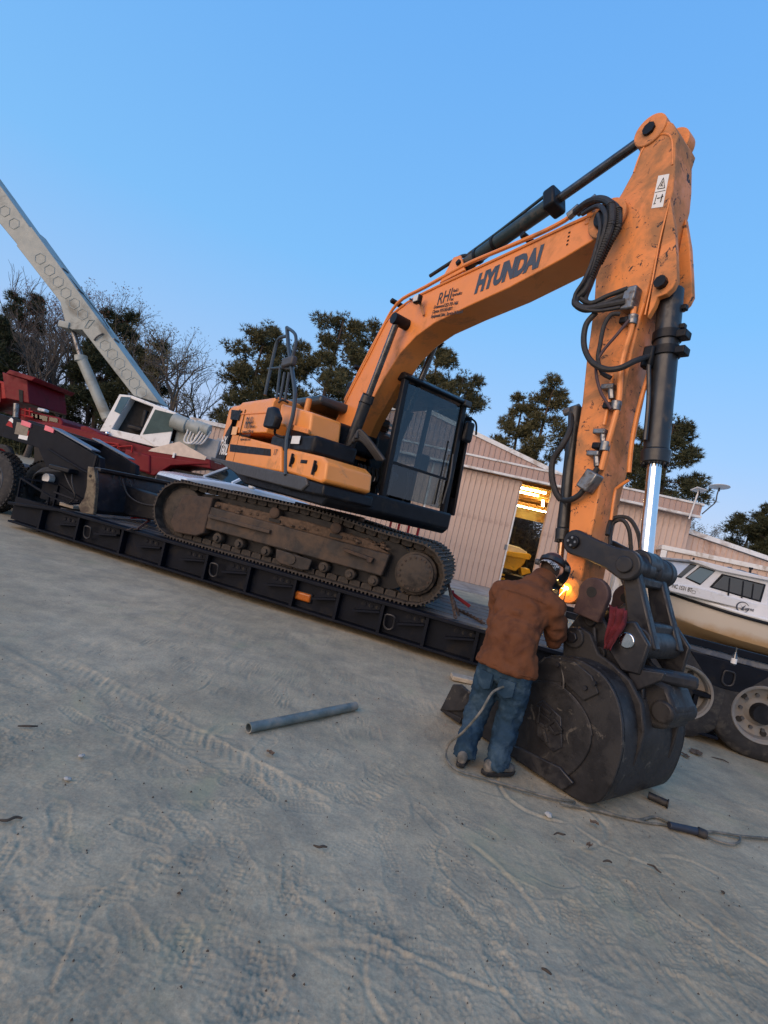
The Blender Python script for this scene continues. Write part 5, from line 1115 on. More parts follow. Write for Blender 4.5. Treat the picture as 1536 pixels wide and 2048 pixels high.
# ears with pins, straps on the back
earp = [(5.22, .86), (5.18, 1.02), (5.22, 1.14), (5.30, 1.19), (5.40, 1.16), (5.50, 1.03), (5.62, 1.0), (5.78, .93), (5.90, .80), (5.96, .62), (5.955, .48), (5.94, .36), (5.86, .36), (5.80, .5), (5.62, .74), (5.40, .88)]
for y in (-.50, .06):
    e = MB().prism(earp, y, y + .05).build('bucket_ear', M['bucket'], buck, UF, .012)
    for (x, z, r) in ((5.28, 1.09, .085), (5.60, .80, .075)): MB().cyl((x, y - .03, z), (x, y + .08, z), r, n=24).build('ear_boss', M['bucket'], e, UF, .01); MB().cyl((x, y - .055, z), (x, y - .02, z), r * .55, n=6).build('pin_head', M['link'], e, UF, .006)
MB().prism([(5.06, .70), (5.22, .90), (5.46, .95), (5.62, .90), (5.70, .80), (5.60, .70), (5.42, .765), (5.2, .70)], KY0 - .02, KY0 + .002).build('top_reinforcing_plate', M['bucket'], near_side, UF, .008)
for k, (x, z) in enumerate(((5.14, .76), (5.34, .88), (5.60, .80), (5.66, .86))): MB().cyl((x, KY0 - .045, z), (x, KY0 - .02, z), .018, n=6).build('plate_bolt', M['link'], near_side, UF)
# dried soil smears stuck low on the back
# ---- quick coupler hanging from the links (part of the excavator)
CYN, CYF = -.34, .06
coup = MB().prism([(5.13, .95), (5.10, 1.12), (5.18, 1.30), (5.34, 1.34), (5.48, 1.20), (5.66, 1.02), (5.80, .96), (5.84, .80), (5.70, .72), (5.55, .88), (5.40, .98), (5.25, .92)], CYN, CYN + .05).build('quick_coupler', M['link'], exc, UF, .015)
MB().prism([(5.13, .95), (5.10, 1.12), (5.18, 1.30), (5.34, 1.34), (5.48, 1.20), (5.66, 1.02), (5.80, .96), (5.84, .80), (5.70, .72), (5.55, .88), (5.40, .98), (5.25, .92)], CYF, CYF + .05).build('coupler_plate', M['link'], coup, UF, .015)
MB().prism([(5.2, 1.0), (5.2, 1.2), (5.4, 1.2), (5.62, .98), (5.5, .9)], CYN + .05, CYF).build('coupler_core', M['link'], coup, UF, .02)
M['earrust'] = paint('rusty_maroon_ear', (.055, .03, .03), .65, .2, var=.3, dirt=(.1, .06, .045), amt=.3, dscale=6, bump=.1)
er = U(1190, 1188, -.40); 
for y in (-.44, .12):
    MB().prism([(er.x + .135 * math.cos(t), er.z + (.135 * math.sin(t))) for t in np.linspace(-.3, math.pi + .3, 16)] + [(er.x - .14, er.z - .2), (er.x + .1, er.z - .22)], y, y + .07).build('coupler_ear', M['earrust'], coup, UF, .012); MB().cyl((er.x - .01, y - .003, er.z + .01), (er.x - .01, y + .02, er.z + .01), .045, n=20).build('ear_hole', M['darkdoor'], coup, UF)
sp0 = U(1255, 1281, -.44)
for y in (-.44, .28):
    MB().prism([(sp0.x - .16, sp0.z - .10), (sp0.x - .10, sp0.z + .12), (sp0.x + .02, sp0.z + .16), (sp0.x + .16, sp0.z + .02), (sp0.x + .14, sp0.z - .22), (sp0.x + .0, sp0.z - .24)], y, y + .05).build('link_ear', M['link'], coup, UF, .015)
    MB().cyl((sp0.x, y - .02, sp0.z), (sp0.x, y + .07, sp0.z), .06, n=24).build('silver_pin', M['chrome'] if y < 0 else M['steel'], coup, UF, .006)
MB().beam((sp0.x + .05, -.30, sp0.z - .22), (sp0.x + .36, .0, sp0.z - .19), .14, .1).build('latch_cylinder', M['link'], coup, UF, .03)
MB().prism([(5.60, .86), (5.66, .66), (5.80, .58), (6.0, .64), (6.05, .80), (5.95, .95), (5.75, .98)], -.28, .1).build('hook_block', M['bucket'], coup, UF, .03)
MB().cyl((5.96, -.30, .76), (5.96, .14, .76), .085, n=24).build('hook_tube', M['bucket'], coup, UF, .02)
MB().prism([(sp0.x + .02, sp0.z - .2), (sp0.x + .30, sp0.z - .14), (sp0.x + .29, sp0.z - .2), (sp0.x + .12, sp0.z - .36)], -.42, -.38).build('guard_plate', M['link'], coup, UF, .01)
MB().tube([(5.35, -.37, 1.2), (5.45, -.42, 1.0), (5.55, -.40, .9), (5.66, -.38, 1.0)], .016, 8).build('coupler_hose', M['rubber'], coup, UF)
for x, z in ((5.44, 1.02), (5.74, .84), (5.30, 1.25)): MB().cyl((x, CYN - .04, z), (x, CYN + .01, z), .05, n=16).build('coupler_pin', M['bucket'], coup, UF, .008)
MB().cyl((5.3, -.18, 1.15), (5.42, -.18, 1.36), .09, n=20).build('coupler_motor', M['black'], coup, UF, .02)
MB().ball((5.52, -.12, 1.36), .13, 8, (1, .9, 1)).build('round_hose_boot', M['rubber'], coup, UF)
# red rag caught on the coupler
rg = MB(); R0 = U(1236, 1215, -.5); R1 = U(1222, 1300, -.5); rows = []
for i in range(14):
    t = i / 13; c = Vector((R0.x, -.47, R0.z)).lerp(Vector((R1.x, -.50, R1.z)), t); w = .068 * (1 - .75 * t) + .01
    rows.append([(c.x + (k / 9 - .5) * 2 * w + .02 * math.sin(5 * t), c.y - .02 * math.sin(k * 1.7 + 4 * t) - .03, c.z + .01 * math.sin(k * 2.1)) for k in range(10)])
vs = [p for r_ in rows for p in r_]; fs = [(i * 10 + k, i * 10 + k + 1, (i + 1) * 10 + k + 1, (i + 1) * 10 + k) for i in range(13) for k in range(9)]
rg._add(vs, fs); ro = rg.build('rag', M['darkred'], None, UF, ang=80); tag(ro, 'dark red rag hanging on the bucket coupler', 'rag'); sm_ = ro.modifiers.new('s', 'SOLIDIFY'); sm_.thickness = .006
# short black steel bar lying under the bucket
q0, q1 = atz(1296, 1590, .03), atz(1332, 1606, .03)
br = MB().cyl(q0, q1 + (q1 - q0) * .05, .028, n=16).cyl(q1 + (q1 - q0) * .05, q1 + (q1 - q0) * .14, .036, n=16).build('steel_bar', M['rubber'], None, WORLD, .004); tag(br, 'short black round bar sticking out from under the bucket', 'bar')
# ================================================================= MAN HEATING THE PIN BOSS
def J(px, py, Y): return aty(px, py, Y)
ground_mid = (atz(928, 1508) + atz(992, 1535)) / 2
PF = Frame((ground_mid.x, ground_mid.y, 0))
man = thing('person', 'man in brown jacket, jeans and backwards cap leaning over the bucket with a torch', 'person', PF)
M['skin'] = paint('skin', (.42, .22, .15), .55, var=.08, scale=20)
M['jacket'] = paint('brown_canvas', (.12, .046, .021), .85, var=.12, scale=3, dirt=(.075, .029, .016), amt=.2, dscale=5, bump=.25, bscale=220, spec=.2)
M['denim'] = paint('blue_denim', (.016, .038, .064), .85, var=.25, scale=7, dirt=(.045, .078, .11), amt=.2, dscale=5, bump=.3, bscale=260, spec=.2)
M['boot'] = paint('grey_boot', (.06, .06, .055), .8, var=.25, scale=18, dirt=(.17, .15, .125), amt=.3, dscale=14, bump=.2, bscale=80)
M['cap'] = paint('maroon_cap', (.035, .016, .018), .8, var=.2, scale=25)
M['capgrey'] = paint('grey_cap_panel', (.16, .155, .155), .8, var=.2, scale=30)
M['hoodblack'] = paint('helmet_black', (.012, .012, .013), .35)
M['glove'] = paint('grey_glove', (.17, .15, .13), .9, var=.25, scale=14, bump=.2)
fac = Vector((.62, .78, 0)).normalized(); rgt = Vector((fac.y, -fac.x, 0))      # where he faces, his right
ankL = atz(930, 1500, .09); ankR = atz(994, 1524, .09)
hip = J(1012, 1338, 3.97); hipL = hip - rgt * .10; hipR = hip + rgt * .10
kneeL = J(955, 1420, 4.04); kneeR = J(1018, 1432, 3.93)
belly = J(1022, 1285, 4.0); mid = J(1034, 1238, 4.06); chest = J(1052, 1194, 4.14); neckb = J(1078, 1168, 4.24); head = J(1104, 1134, 4.33); HS = 1.12
shR = chest + rgt * .215 + Vector((0, 0, -.035)) + fac * .02; shL = chest - rgt * .215 + Vector((0, 0, -.035)) + fac * .02
elR = J(1108, 1282, 4.12); elL = shL + Vector((0, 0, -.26)) + fac * .14 - rgt * .05
pinw = UF.M @ Vector((U(1140, 1180, -.25).x, -.25, U(1140, 1180, -.25).z))
wrR = elR + (pinw + Vector((-.1, -.16, -.22)) - elR) * .85
wrL = pinw + Vector((-.22, -.10, -.12))
def ell(c, a, b, ax, up, n=20):   # elliptical ring: half widths a along ax, b along the normal in plane
    ax = Vector(ax).normalized(); up = Vector(up).normalized(); nb = up.cross(ax).normalized()
    return [c + ax * a * math.cos(2 * math.pi * k / n) + nb * b * math.sin(2 * math.pi * k / n) for k in range(n)]
def fuse(o, vox, sm=6, disp=None):
    m = o.modifiers.new('fuse', 'REMESH'); m.mode = 'VOXEL'; m.voxel_size = vox; m.use_smooth_shade = True
    s = o.modifiers.new('soft', 'SMOOTH'); s.iterations = sm; s.factor = .5
    for (nm, size, st) in (disp or []):
        t = bpy.data.textures.new(nm, 'MARBLE' if 'folds' in nm else 'CLOUDS'); t.noise_scale = size
        if t.type == 'MARBLE': t.turbulence = 9; t.marble_type = 'SOFT'
        else: t.noise_depth = 3
        d = o.modifiers.new(nm, 'DISPLACE'); d.texture = t; d.strength = st; d.mid_level = .5; d.texture_coords = 'LOCAL'
    return o
def loc(P): return [Vector(p) - Vector((PF.M.translation.x, PF.M.translation.y, 0)) for p in P]
def lt(mb, path, r, n=14, res=5): return mb.tube(loc(path), r, n, res)
def rad_list(*rs): return lambda t: float(np.interp(t, np.linspace(0, 1, len(rs)), rs))
def rings(mb, R): return mb.loft([loc(r_) for r_ in R])
# body (one continuous figure)
bd = MB()
lt(bd, [hip, belly, mid, chest, neckb], rad_list(.10, .095, .095, .09, .055)); lt(bd, [neckb, head], .062, 12); 
hn0 = len(bd.v); up_h = (head - neckb).normalized(); hd_up = (Vector((0, 0, 1)) * .8 + fac * .34).normalized()
rings(bd, [ell(head + hd_up * d, a, b, rgt, hd_up) for d, a, b in ((-.115, .035, .04), (-.10, .052, .062), (-.06, .066, .085), (0, .075, .096), (.05, .074, .096), (.09, .058, .078), (.112, .03, .04))])
hf = (fac - hd_up * fac.dot(hd_up)).normalized()
bd.ball(*(loc([head + hf * .098 - hd_up * .015])), .018, 6, (1, 1, 1.4)); bd.ball(*(loc([head + hf * .09 - hd_up * .062])), .02, 6)
for s in (-1, 1): bd.ball(*(loc([head + rgt * .078 * s - hd_up * .012])), .03, 6, (.5, .9, 1.2)); bd.ball(*(loc([head + hf * .085 + rgt * .03 * s + hd_up * .015])), .014, 6)
HL = loc([head])[0]
def grow(p): return tuple(HL + (Vector(p) - HL) * HS)
bd.v[hn0:] = [grow(p) for p in bd.v[hn0:]]
for sh2, el2, wr2 in ((shR, elR, wrR), (shL, elL, wrL)): lt(bd, [chest - fac * .0 - Vector((0, 0, .03)), sh2 - Vector((0, 0, .02)), el2], rad_list(.06, .05, .045)); lt(bd, [el2, wr2], rad_list(.045, .03))
for h2, k2_, a2 in ((hipL, kneeL, ankL), (hipR, kneeR, ankR)): lt(bd, [hip, h2, k2_], rad_list(.10, .085, .06)); lt(bd, [k2_, a2], rad_list(.058, .04))
body_o = fuse(bd.build('body', M['skin'], man, PF), .012, 4)
# jacket
jk = MB()
dn = Vector((0, 0, 1))
rings(jk, [ell(c, a, b, rgt, u) for c, a, b, u in ((hip + dn * -.005 - fac * .01, .245, .175, belly - hip), (hip.lerp(belly, .4), .238, .165, belly - hip), (belly, .228, .168, mid - belly), (mid, .228, .170, chest - mid), (mid.lerp(chest, .6), .238, .165, chest - mid), (chest, .235, .150, neckb - chest), (chest.lerp(neckb, .55) , .165, .12, neckb - chest), (neckb, .10, .10, head - neckb), (neckb.lerp(head, .38), .084, .09, head - neckb))])
for sh2, el2, wr2 in ((shR, elR, wrR), (shL, elL, wrL)):
    lt(jk, [chest.lerp(sh2, .55), sh2, sh2.lerp(el2, .5), el2], rad_list(.11, .112, .094, .082)); lt(jk, [el2, el2.lerp(wr2, .5), wr2], rad_list(.084, .074, .058)); jk.ball(*loc([el2]), .083, 8)
fuse(jk.build('jacket', M['jacket'], man, PF), .013, 5, (('jacket_folds', .20, .030), ('jacket_creases', .06, .020)))
def seam(c, a, b, u, t0, t1, r=.004):
    P = ell(c, a, b, rgt, u, 60); P = [P[int(i) % 60] for i in np.linspace(t0, t1, 24)]
    return MB().tube(loc(P), r, 5, 2).build('jacket_seam', M['jacket'], man, PF)
seam(mid.lerp(chest, .75), .244, .168, chest - mid, 31, 59); seam(hip + dn * .02, .252, .182, belly - hip, 30, 60)
# collar turned up round the neck
rgs = [ell(neckb.lerp(head, t), a, b, rgt, head - neckb, 24) for t, a, b in ((.05, .108, .108), (.45, .098, .100), (.50, .092, .094), (.1, .095, .095))]
co_ = MB(); co_.loft([loc(q) for q in rgs], cap=False); fuse_c = co_.build('jacket_collar', M['jacket'], man, PF, ang=60)
# jeans
je = MB(); rings(je, [ell(c, a, b, rgt, dn) for c, a, b in ((hip + dn * .06, .165, .125), (hip, .18, .14), (hip - dn * .10, .175, .135))])
for h2, k2_, a2 in ((hipL, kneeL, ankL), (hipR, kneeR, ankR)):
    lt(je, [h2 + dn * .02, h2.lerp(k2_, .5), k2_, k2_.lerp(a2, .5), a2 + dn * .03, a2 - dn * .035], rad_list(.118, .112, .098, .093, .087, .091))
fuse(je.build('jeans', M['denim'], man, PF), .012, 4, (('denim_folds', .10, .020), ('denim_creases', .045, .016)))
# back pockets, jacket yoke seam, hem and cuffs
bk_ = -fac
def patch(name, c, w, h, mat, n, up, off):
    u = Vector(up).normalized(); n = Vector(n).normalized(); x = u.cross(n).normalized(); b = MB(); P = []
    for (a, d) in ((-1, 1), (1, 1), (1, -.6), (0, -1), (-1, -.6)): P.append(c + x * w * a + u * h * d)
    b._add(loc([p + n * off for p in P] + [p + n * (off - .03) for p in P]), [(0, 1, 2, 3, 4), (9, 8, 7, 6, 5)] + [(i, 5 + i, 5 + (i + 1) % 5, (i + 1) % 5) for i in range(5)])
    return b.build(name, mat, man, PF, .004)
for sgn in (-1, 1):
    patch('back_pocket', hip - fac * .128 + rgt * .085 * sgn - dn * .11, .062, .07, M['denim'], -fac + rgt * .25 * sgn, (0, 0, 1), .022)
# boots
for s, a2, yaw in ((-1, ankL, rad(-20)), (1, ankR, rad(-62))):
    f2 = Vector((math.cos(yaw + math.pi / 2), math.sin(yaw + math.pi / 2), 0)); bx = MB(); base = Vector((a2.x, a2.y, 0)); r2 = Vector((f2.y, -f2.x, 0))
    rings(bx, [ell(base + f2 * d + Vector((0, 0, z)), w, h, r2, f2, 16) for d, z, w, h in ((-.11, .055, .02, .03), (-.095, .06, .038, .05), (-.03, .065, .044, .055), (.05, .06, .048, .045), (.12, .05, .052, .038), (.165, .042, .04, .03), (.185, .04, .02, .018))])
    bx.tube(loc([base + Vector((0, 0, .05)), base + Vector((0, 0, .16))]), .052, 14, 2)
    b_o = fuse(bx.build('boot', M['boot'], man, PF), .008, 3); 
    so = MB(); so.loft([[Vector(p) for p in loc([base + f2 * d * k + r2 * w * k + Vector((0, 0, z)) for d, w in ((-.12, -.02), (-.105, .03), (-.03, .04), (.05, .046), (.12, .052), (.18, .028), (.19, 0), (.18, -.03), (.12, -.05), (.05, -.046), (-.03, -.042), (-.105, -.032))])] for z, k in ((-.002, 1.0), (.028, 1.03))]); so.build('sole', M['rubber'], b_o, PF, .004)
# cap worn backwards, patterned brim over the neck, welding hood tipped at the front
cp = MB(); cc = head + hd_up * .012 - hf * .006
R = []
for t in np.linspace(0, math.pi / 2 * .98, 9): R.append(ell(cc + hd_up * math.sin(t) * .095, .094 * math.cos(t) + .001, .112 * math.cos(t) + .001, rgt, hd_up, 28))
rings(cp, R); capo = cp.build('cap', M['cap'], man, PF, ang=60)
for s in (-1, 1):
    cg = MB(); R = []
    for t in np.linspace(.1, 1.0, 5): R.append([cc + hd_up * math.sin(t) * .097 + (rgt * math.cos(a) * (.0955 * math.cos(t) + .002) + hf * math.sin(a) * (.1135 * math.cos(t) + .002)) for a in np.linspace(.05 if s > 0 else math.pi - .75, .75 if s > 0 else math.pi - .05, 6)])
    cg._add([p for r_ in R for p in loc(r_)], [(j * 6 + i, j * 6 + i + 1, (j + 1) * 6 + i + 1, (j + 1) * 6 + i) for j in range(4) for i in range(5)]); cg.build('side_panel', M['capgrey'], capo, PF)
m_, nt_, N_, L_, B_ = nodes('check_brim'); ck = N_.new('ShaderNodeTexChecker'); ck.inputs['Scale'].default_value = 55; ck.inputs[1].default_value = (.5, .5, .5, 1); ck.inputs[2].default_value = (.03, .028, .028, 1); tc_ = N_.new('ShaderNodeTexCoord'); L_.new(tc_.outputs['Object'], ck.inputs[0]); L_.new(ck.outputs[0], B_.inputs['Base Color']); B_.inputs['Roughness'].default_value = .8
bm_ = MB(); rows = []
for i in range(7):
    t = i / 6; rows.append([cc - hd_up * (.005 + .045 * t + .02 * (a * a)) + rgt * math.sin(a * 1.15) * (.092 + .0 * t) * (1 - .25 * t * abs(a)) - hf * (math.cos(a * 1.15) * .108 + .075 * t * (1 - .55 * a * a)) for a in np.linspace(-1, 1, 13)])
bm_._add([p for r_ in rows for p in loc(r_)], [(j * 13 + i, j * 13 + i + 1, (j + 1) * 13 + i + 1, (j + 1) * 13 + i) for j in range(6) for i in range(12)])
bro = bm_.build('brim', m_, capo, PF, ang=60); q_ = bro.modifiers.new('s', 'SOLIDIFY'); q_.thickness = .005
hb = MB(); 
for rr_, hh in ((.108, .02),):
    hb.loft([loc(ell(cc + hd_up * d, a, b, rgt, hd_up, 28)) for d, a, b in ((.002, .098, .116), (.002, .102, .120), (.032, .100, .118), (.032, .096, .114))])
hb.build('headband', M['hoodblack'], man, PF)
hs = MB(); rows = []
for i in range(9):
    t = i / 8; wd = .122 * (1 - .55 * max(0, 1 - t / .35) ** 2) * (1 - .15 * max(0, t - .6) / .4); rows.append([cc + hf * (.045 + .0 * t) + hd_up * (.125 - .27 * t - .03 * (1 - math.cos(a)) * max(0, 1 - t / .5)) + rgt * math.sin(a) * wd + hf * (math.cos(a) * (.055 + .11 * math.sin(math.pi * min(1, .18 + t * .75)))) for a in np.linspace(-1.35, 1.35, 15)])
hs._add([p for r_ in rows for p in loc(r_)], [(j * 15 + i, j * 15 + i + 1, (j + 1) * 15 + i + 1, (j + 1) * 15 + i) for j in range(8) for i in range(14)])
top = [cc + hf * .03 + hd_up * .155 + rgt * math.sin(a) * .105 + hf * math.cos(a) * .10 for a in np.linspace(-1.45, 1.45, 15)]
ho = hs.build('welding_helmet', M['hoodblack'], man, PF, ang=60); q_ = ho.modifiers.new('s', 'SOLIDIFY'); q_.thickness = .006
for s in (-1, 1): MB().cyl(*loc([cc + rgt * .103 * s, cc + rgt * .135 * s]), .024, n=16).build('helmet_knob', M['grey'], ho, PF, .004)
hl = MB(); hl.loft([loc(ell(head - hd_up * d - hf * .012, a, b, rgt, hd_up, 20)) for d, a, b in ((.0, .076, .095), (.035, .074, .092), (.07, .062, .074))]); hl.build('hair', paint('brown_hair', (.05, .028, .018), .8, var=.3, scale=40), man, PF)
for o_ in (capo, *capo.children, ho, *ho.children, *[c for c in man.children if c.name.split('.')[0] in ('headband', 'hair')]):
    for v_ in o_.data.vertices: v_.co = Vector(grow(v_.co))
# gloved hands with five fingers, the right one closed round the torch
def hand(wr, tgt, side, name):
    d = (tgt - wr).normalized(); pw = d.cross(Vector((0, 0, 1))).normalized() * side; nrm = pw.cross(d).normalized(); g = MB()
    pal = wr + d * .055; rings(g, [ell(wr + d * t, a, b, pw, d, 12) for t, a, b in ((-.03, .036, .03), (.0, .036, .028), (.04, .044, .026), (.085, .045, .022), (.10, .04, .018))])
    for k, (L, w) in enumerate(((.068, -.034), (.078, -.012), (.074, .011), (.056, .032))):
        b0 = wr + d * .088 + pw * w; b1 = b0 + d * L * .42 - nrm * .010; b2 = b1 + d * L * .20 - nrm * .026; b3 = b2 - d * L * .18 - nrm * .022; lt(g, [b0 - d * .02, b0, b1, b2, b3], rad_list(.0115, .0115, .011, .0105, .009), 8, 3)
    t0 = wr + d * .03 - pw * .036; lt(g, [t0, t0 + d * .03 - pw * .022, t0 + d * .055 - pw * .022 - nrm * .016, t0 + d * .07 - pw * .008 - nrm * .03], rad_list(.015, .0135, .012, .0095), 8, 3)
    return fuse(g.build(name, M['glove'], man, PF), .005, 2)
tip = pinw + Vector((-.045, -.03, .01))
hand(wrR, wrR.lerp(tip, .5) + Vector((0, 0, .03)), 1, 'right_glove'); hand(wrL, tip + Vector((0, .05, .03)), -1, 'left_glove')
# torch, flame and the glowing boss
TW = Frame(wrR)
tor = thing('cutting_torch', 'cutting torch in the man\'s gloved hand with a glowing flame on the arm boss', 'torch', WORLD)
hp_ = wrR + (tip - wrR).normalized() * .085 - Vector((0, 0, .03))
MB().cyl(hp_ - (tip - hp_).normalized() * .18, hp_ + (tip - hp_).normalized() * .06, .014, n=12).build('torch_body', M['steel'], tor, WORLD); MB().tube([hp_ + (tip - hp_).normalized() * .05, hp_.lerp(tip, .8) + Vector((0, 0, .01)), tip - Vector((.02, .02, 0))], .006, 8).build('torch_tube', paint('brass', (.5, .34, .13), .3, .9), tor, WORLD)
M['flame'] = emit('flame', (1.0, .62, .18), 22); M['hot'] = emit('red_hot_steel', (1.0, .24, .03), 1.1)
MB().tube([tip - Vector((.02, .02, 0)), tip, tip + Vector((.015, .01, -.01))], lambda t: .006 + .012 * math.sin(math.pi * min(1, t + .1)), 10, 3).build('flame', M['flame'], tor, WORLD)
eb2 = UF.M @ Vector((eb.x + .02, -AW - .062, eb.z))
hs_ = MB(); hs_.lathe((eb.x + .0, -AW - .062, eb.z + .0), (0, -1, 0), [(.0, .062), (.004, .05), (.007, .03), (.008, .002)], 24); hs_.build('hot_spot', M['hot'], tor, UF)
MB().ball((eb.x - .005, -AW - .075, eb.z - .004), .013, 8).build('flame_core', M['flame'], tor, UF)
pl = bpy.data.lights.new('torch_glow', 'POINT'); pl.energy = 1.6; pl.color = (1, .5, .16); pl.shadow_soft_size = .03; plo = bpy.data.objects.new('torch_glow', pl); COL.objects.link(plo); plo.location = UF.M @ Vector((eb.x - .01, -AW - .16, eb.z + .01)); plo.parent = tor
# small spark wires
for k, (dx, dz) in enumerate(((-.12, .06), (-.16, -.05), (-.09, -.12))): MB().tube([tip, tip + Vector((dx * .5, -.03, dz * .5 + .01)), tip + Vector((dx, -.05, dz))], .0015, 5).build('spark', M['flame'], tor, WORLD)
# ================================================================= MOBILE CRANE (behind the trailer)
YC = 16.5
CF = Frame((aty(330, 900, YC).x, YC, 0))
crane = thing('mobile_crane', 'red truck crane with grey-white telescopic boom raised over the yard', 'crane', CF)
def c1(x, y): return (x / 2.926, 350 + y / 2.926)
def C(x, y, yy=0.0): return CF.y(*c1(x, y), yy)
def cpoly(pts, yy): return [(p.x, p.z) for p in (C(a, b, yy) for a, b in pts)]
# telescopic boom: base section, inner section
def boom_sec(name, pts, yy, th, mat): return MB().prism(cpoly(pts, yy), yy, yy + th).build(name, M[mat], crane, CF, .02)
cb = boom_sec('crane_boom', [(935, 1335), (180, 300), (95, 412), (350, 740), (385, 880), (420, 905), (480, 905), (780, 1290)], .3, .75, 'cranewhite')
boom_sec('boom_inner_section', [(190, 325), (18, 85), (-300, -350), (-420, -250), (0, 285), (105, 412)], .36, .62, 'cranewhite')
# stamped hexagons
hexc = [(20, 205), (75, 278), (235, 490), (290, 557), (340, 625), (385, 690), (435, 752), (483, 815), (615, 997), (657, 1048), (700, 1103), (740, 1165), (785, 1217), (825, 1270)]
M['craneshade'] = paint('crane_stamp', (.315, .34, .315), .5, var=.06, scale=3)
for x, y in hexc:
    c = C(x, y, .3); yy = .3 if x > 100 else .36; h = MB(); R = .19; ang0 = math.atan2(-1260, 915)
    po = [(c.x + R * math.cos(t), yy, c.z + R * math.sin(t)) for t in [math.pi / 6 + k * math.pi / 3 + .2 for k in range(6)]]
    h.tube(po + [po[0], po[1]], .016, 6, 1, smooth=False); h.build('stamped_hexagon', M['craneshade'], cb, CF)
t = [C(495, 893, .3), C(520, 850, .3), C(553, 850, .3), C(515, 895, .3)]; MB().tube([(p.x, .3, p.z) for p in t + [t[0]]], .022, 6, 1, smooth=False).build('stamped_triangle', M['craneshade'], cb, CF)
for x, y in ((325, 502), (380, 565), (470, 690), (680, 975)): p = C(x, y, .5); MB().box((p.x, .5, p.z), (.05, .3, .12)).build('boom_bracket', M['grey'], cb, CF)
MB().tube([(lambda p: (p.x, .5, p.z))(C(x, y, .5)) for x, y in ((320, 495), (440, 640), (570, 800), (640, 900))], .015, 6).build('boom_cable', M['rubber'], cb, CF)
p = C(572, 955, .28); MB().tube([(p.x - .1, .27, p.z - .1), (p.x, .25, p.z + .05), (p.x + .15, .27, p.z + .2)], .025, 6).build('grab_hook', M['grey'], cb, CF)
MB().box2((C(345, 870, .3).x, .25, C(345, 870, .3).z - .1), (C(410, 870, .3).x, 1.0, C(345, 870, .3).z + .12)).build('cylinder_clevis', M['cranewhite'], crane, CF, .02)
a, b_, c_ = C(425, 905, .6), C(475, 1070, .6), C(630, 1430, .6)
lc = MB().cyl((b_.x, .6, b_.z), (c_.x, .6, c_.z), .17, n=24).build('lift_cylinder', M['cranewhite'], crane, CF, .01); MB().cyl((a.x, .6, a.z), (b_.x, .6, b_.z), .09, n=20).build('rod', M['steel'], lc, CF); MB().cyl((b_.x - .02, .6, b_.z + .06), (b_.x + .03, .6, b_.z - .12), .20, n=24).build('gland', M['cranewhite'], lc, CF)
# cab, opening forward (left)
cabp = [(700, 1283), (770, 1290), (1035, 1392), (990, 1592), (905, 1592), (640, 1525), (583, 1500)]
cc_ = MB()
kc = MB().prism(cpoly([(640, 1525), (905, 1592), (990, 1592), (995, 1560), (650, 1487)], 0), -.02, 1.1).build('crane_cab', M['white'], crane, CF, .02)
MB().prism(cpoly([(770, 1290), (1035, 1392), (1032, 1410), (765, 1308)], 0), -.02, 1.1).build('cab_roof', M['white'], kc, CF, .02)
MB().prism(cpoly([(700, 1283), (772, 1290), (645, 1505), (583, 1500)], 0), -.015, 1.09).build('cab_nose', M['white'], kc, CF, .02)
MB().prism(cpoly([(708, 1297), (760, 1300), (705, 1400), (668, 1382)], -.03), -.028, -.018).build('front_window', paint('blue_glass', (.05, .11, .15), .3, var=.2, scale=2, spec=.08), kc, CF)
MB().prism(cpoly([(905, 1352), (1035, 1395), (990, 1590), (910, 1590), (820, 1525)], 0), -.04, -.0).build('cab_door', M['white'], kc, CF, .01)
MB().prism(cpoly([(908, 1372), (1028, 1402), (1008, 1500), (835, 1518)], -.05), -.052, -.042).build('door_window', paint('green_glass', (.05, .085, .085), .3, var=.2, scale=2, spec=.08), kc, CF)
MB().box2((C(640, 1500).x, .9, C(800, 1500).z), (C(1000, 1500).x, 1.08, C(800, 1320).z)).build('cab_back', M['black'], kc, CF)
sx = C(790, 1480); MB().prism(cpoly([(775, 1308), (905, 1356), (835, 1522), (655, 1488)], .35), .34, .36).build('cab_gap_shade', M['darkdoor'], kc, CF); st = MB().box((sx.x, .2, sx.z), (.5, .5, .15)).build('cab_seat', M['black'], kc, CF, .04); MB().box((sx.x + .22, .2, sx.z + .35), (.14, .5, .6)).build('seat_back', M['black'], st, CF, .04)  # dark sheet across the open cab gap stands in for the shade inside
MB().tube([(C(745, 1440).x, .4, C(745, 1440).z), (C(760, 1380).x, .4, C(760, 1380).z), (C(800, 1350).x, .4, C(800, 1350).z)], .02, 6).build('steering_column', M['black'], kc, CF)
MB().beam((C(895, 1355).x, -.0, C(895, 1355).z), (C(822, 1525).x, -.0, C(822, 1525).z), .05, .05).build('door_post', M['black'], kc, CF)
p = C(628, 1512, -.1); MB().ball((p.x, -.1, p.z), .07, 8).build('cab_lamp', M['chrome'], kc, CF)
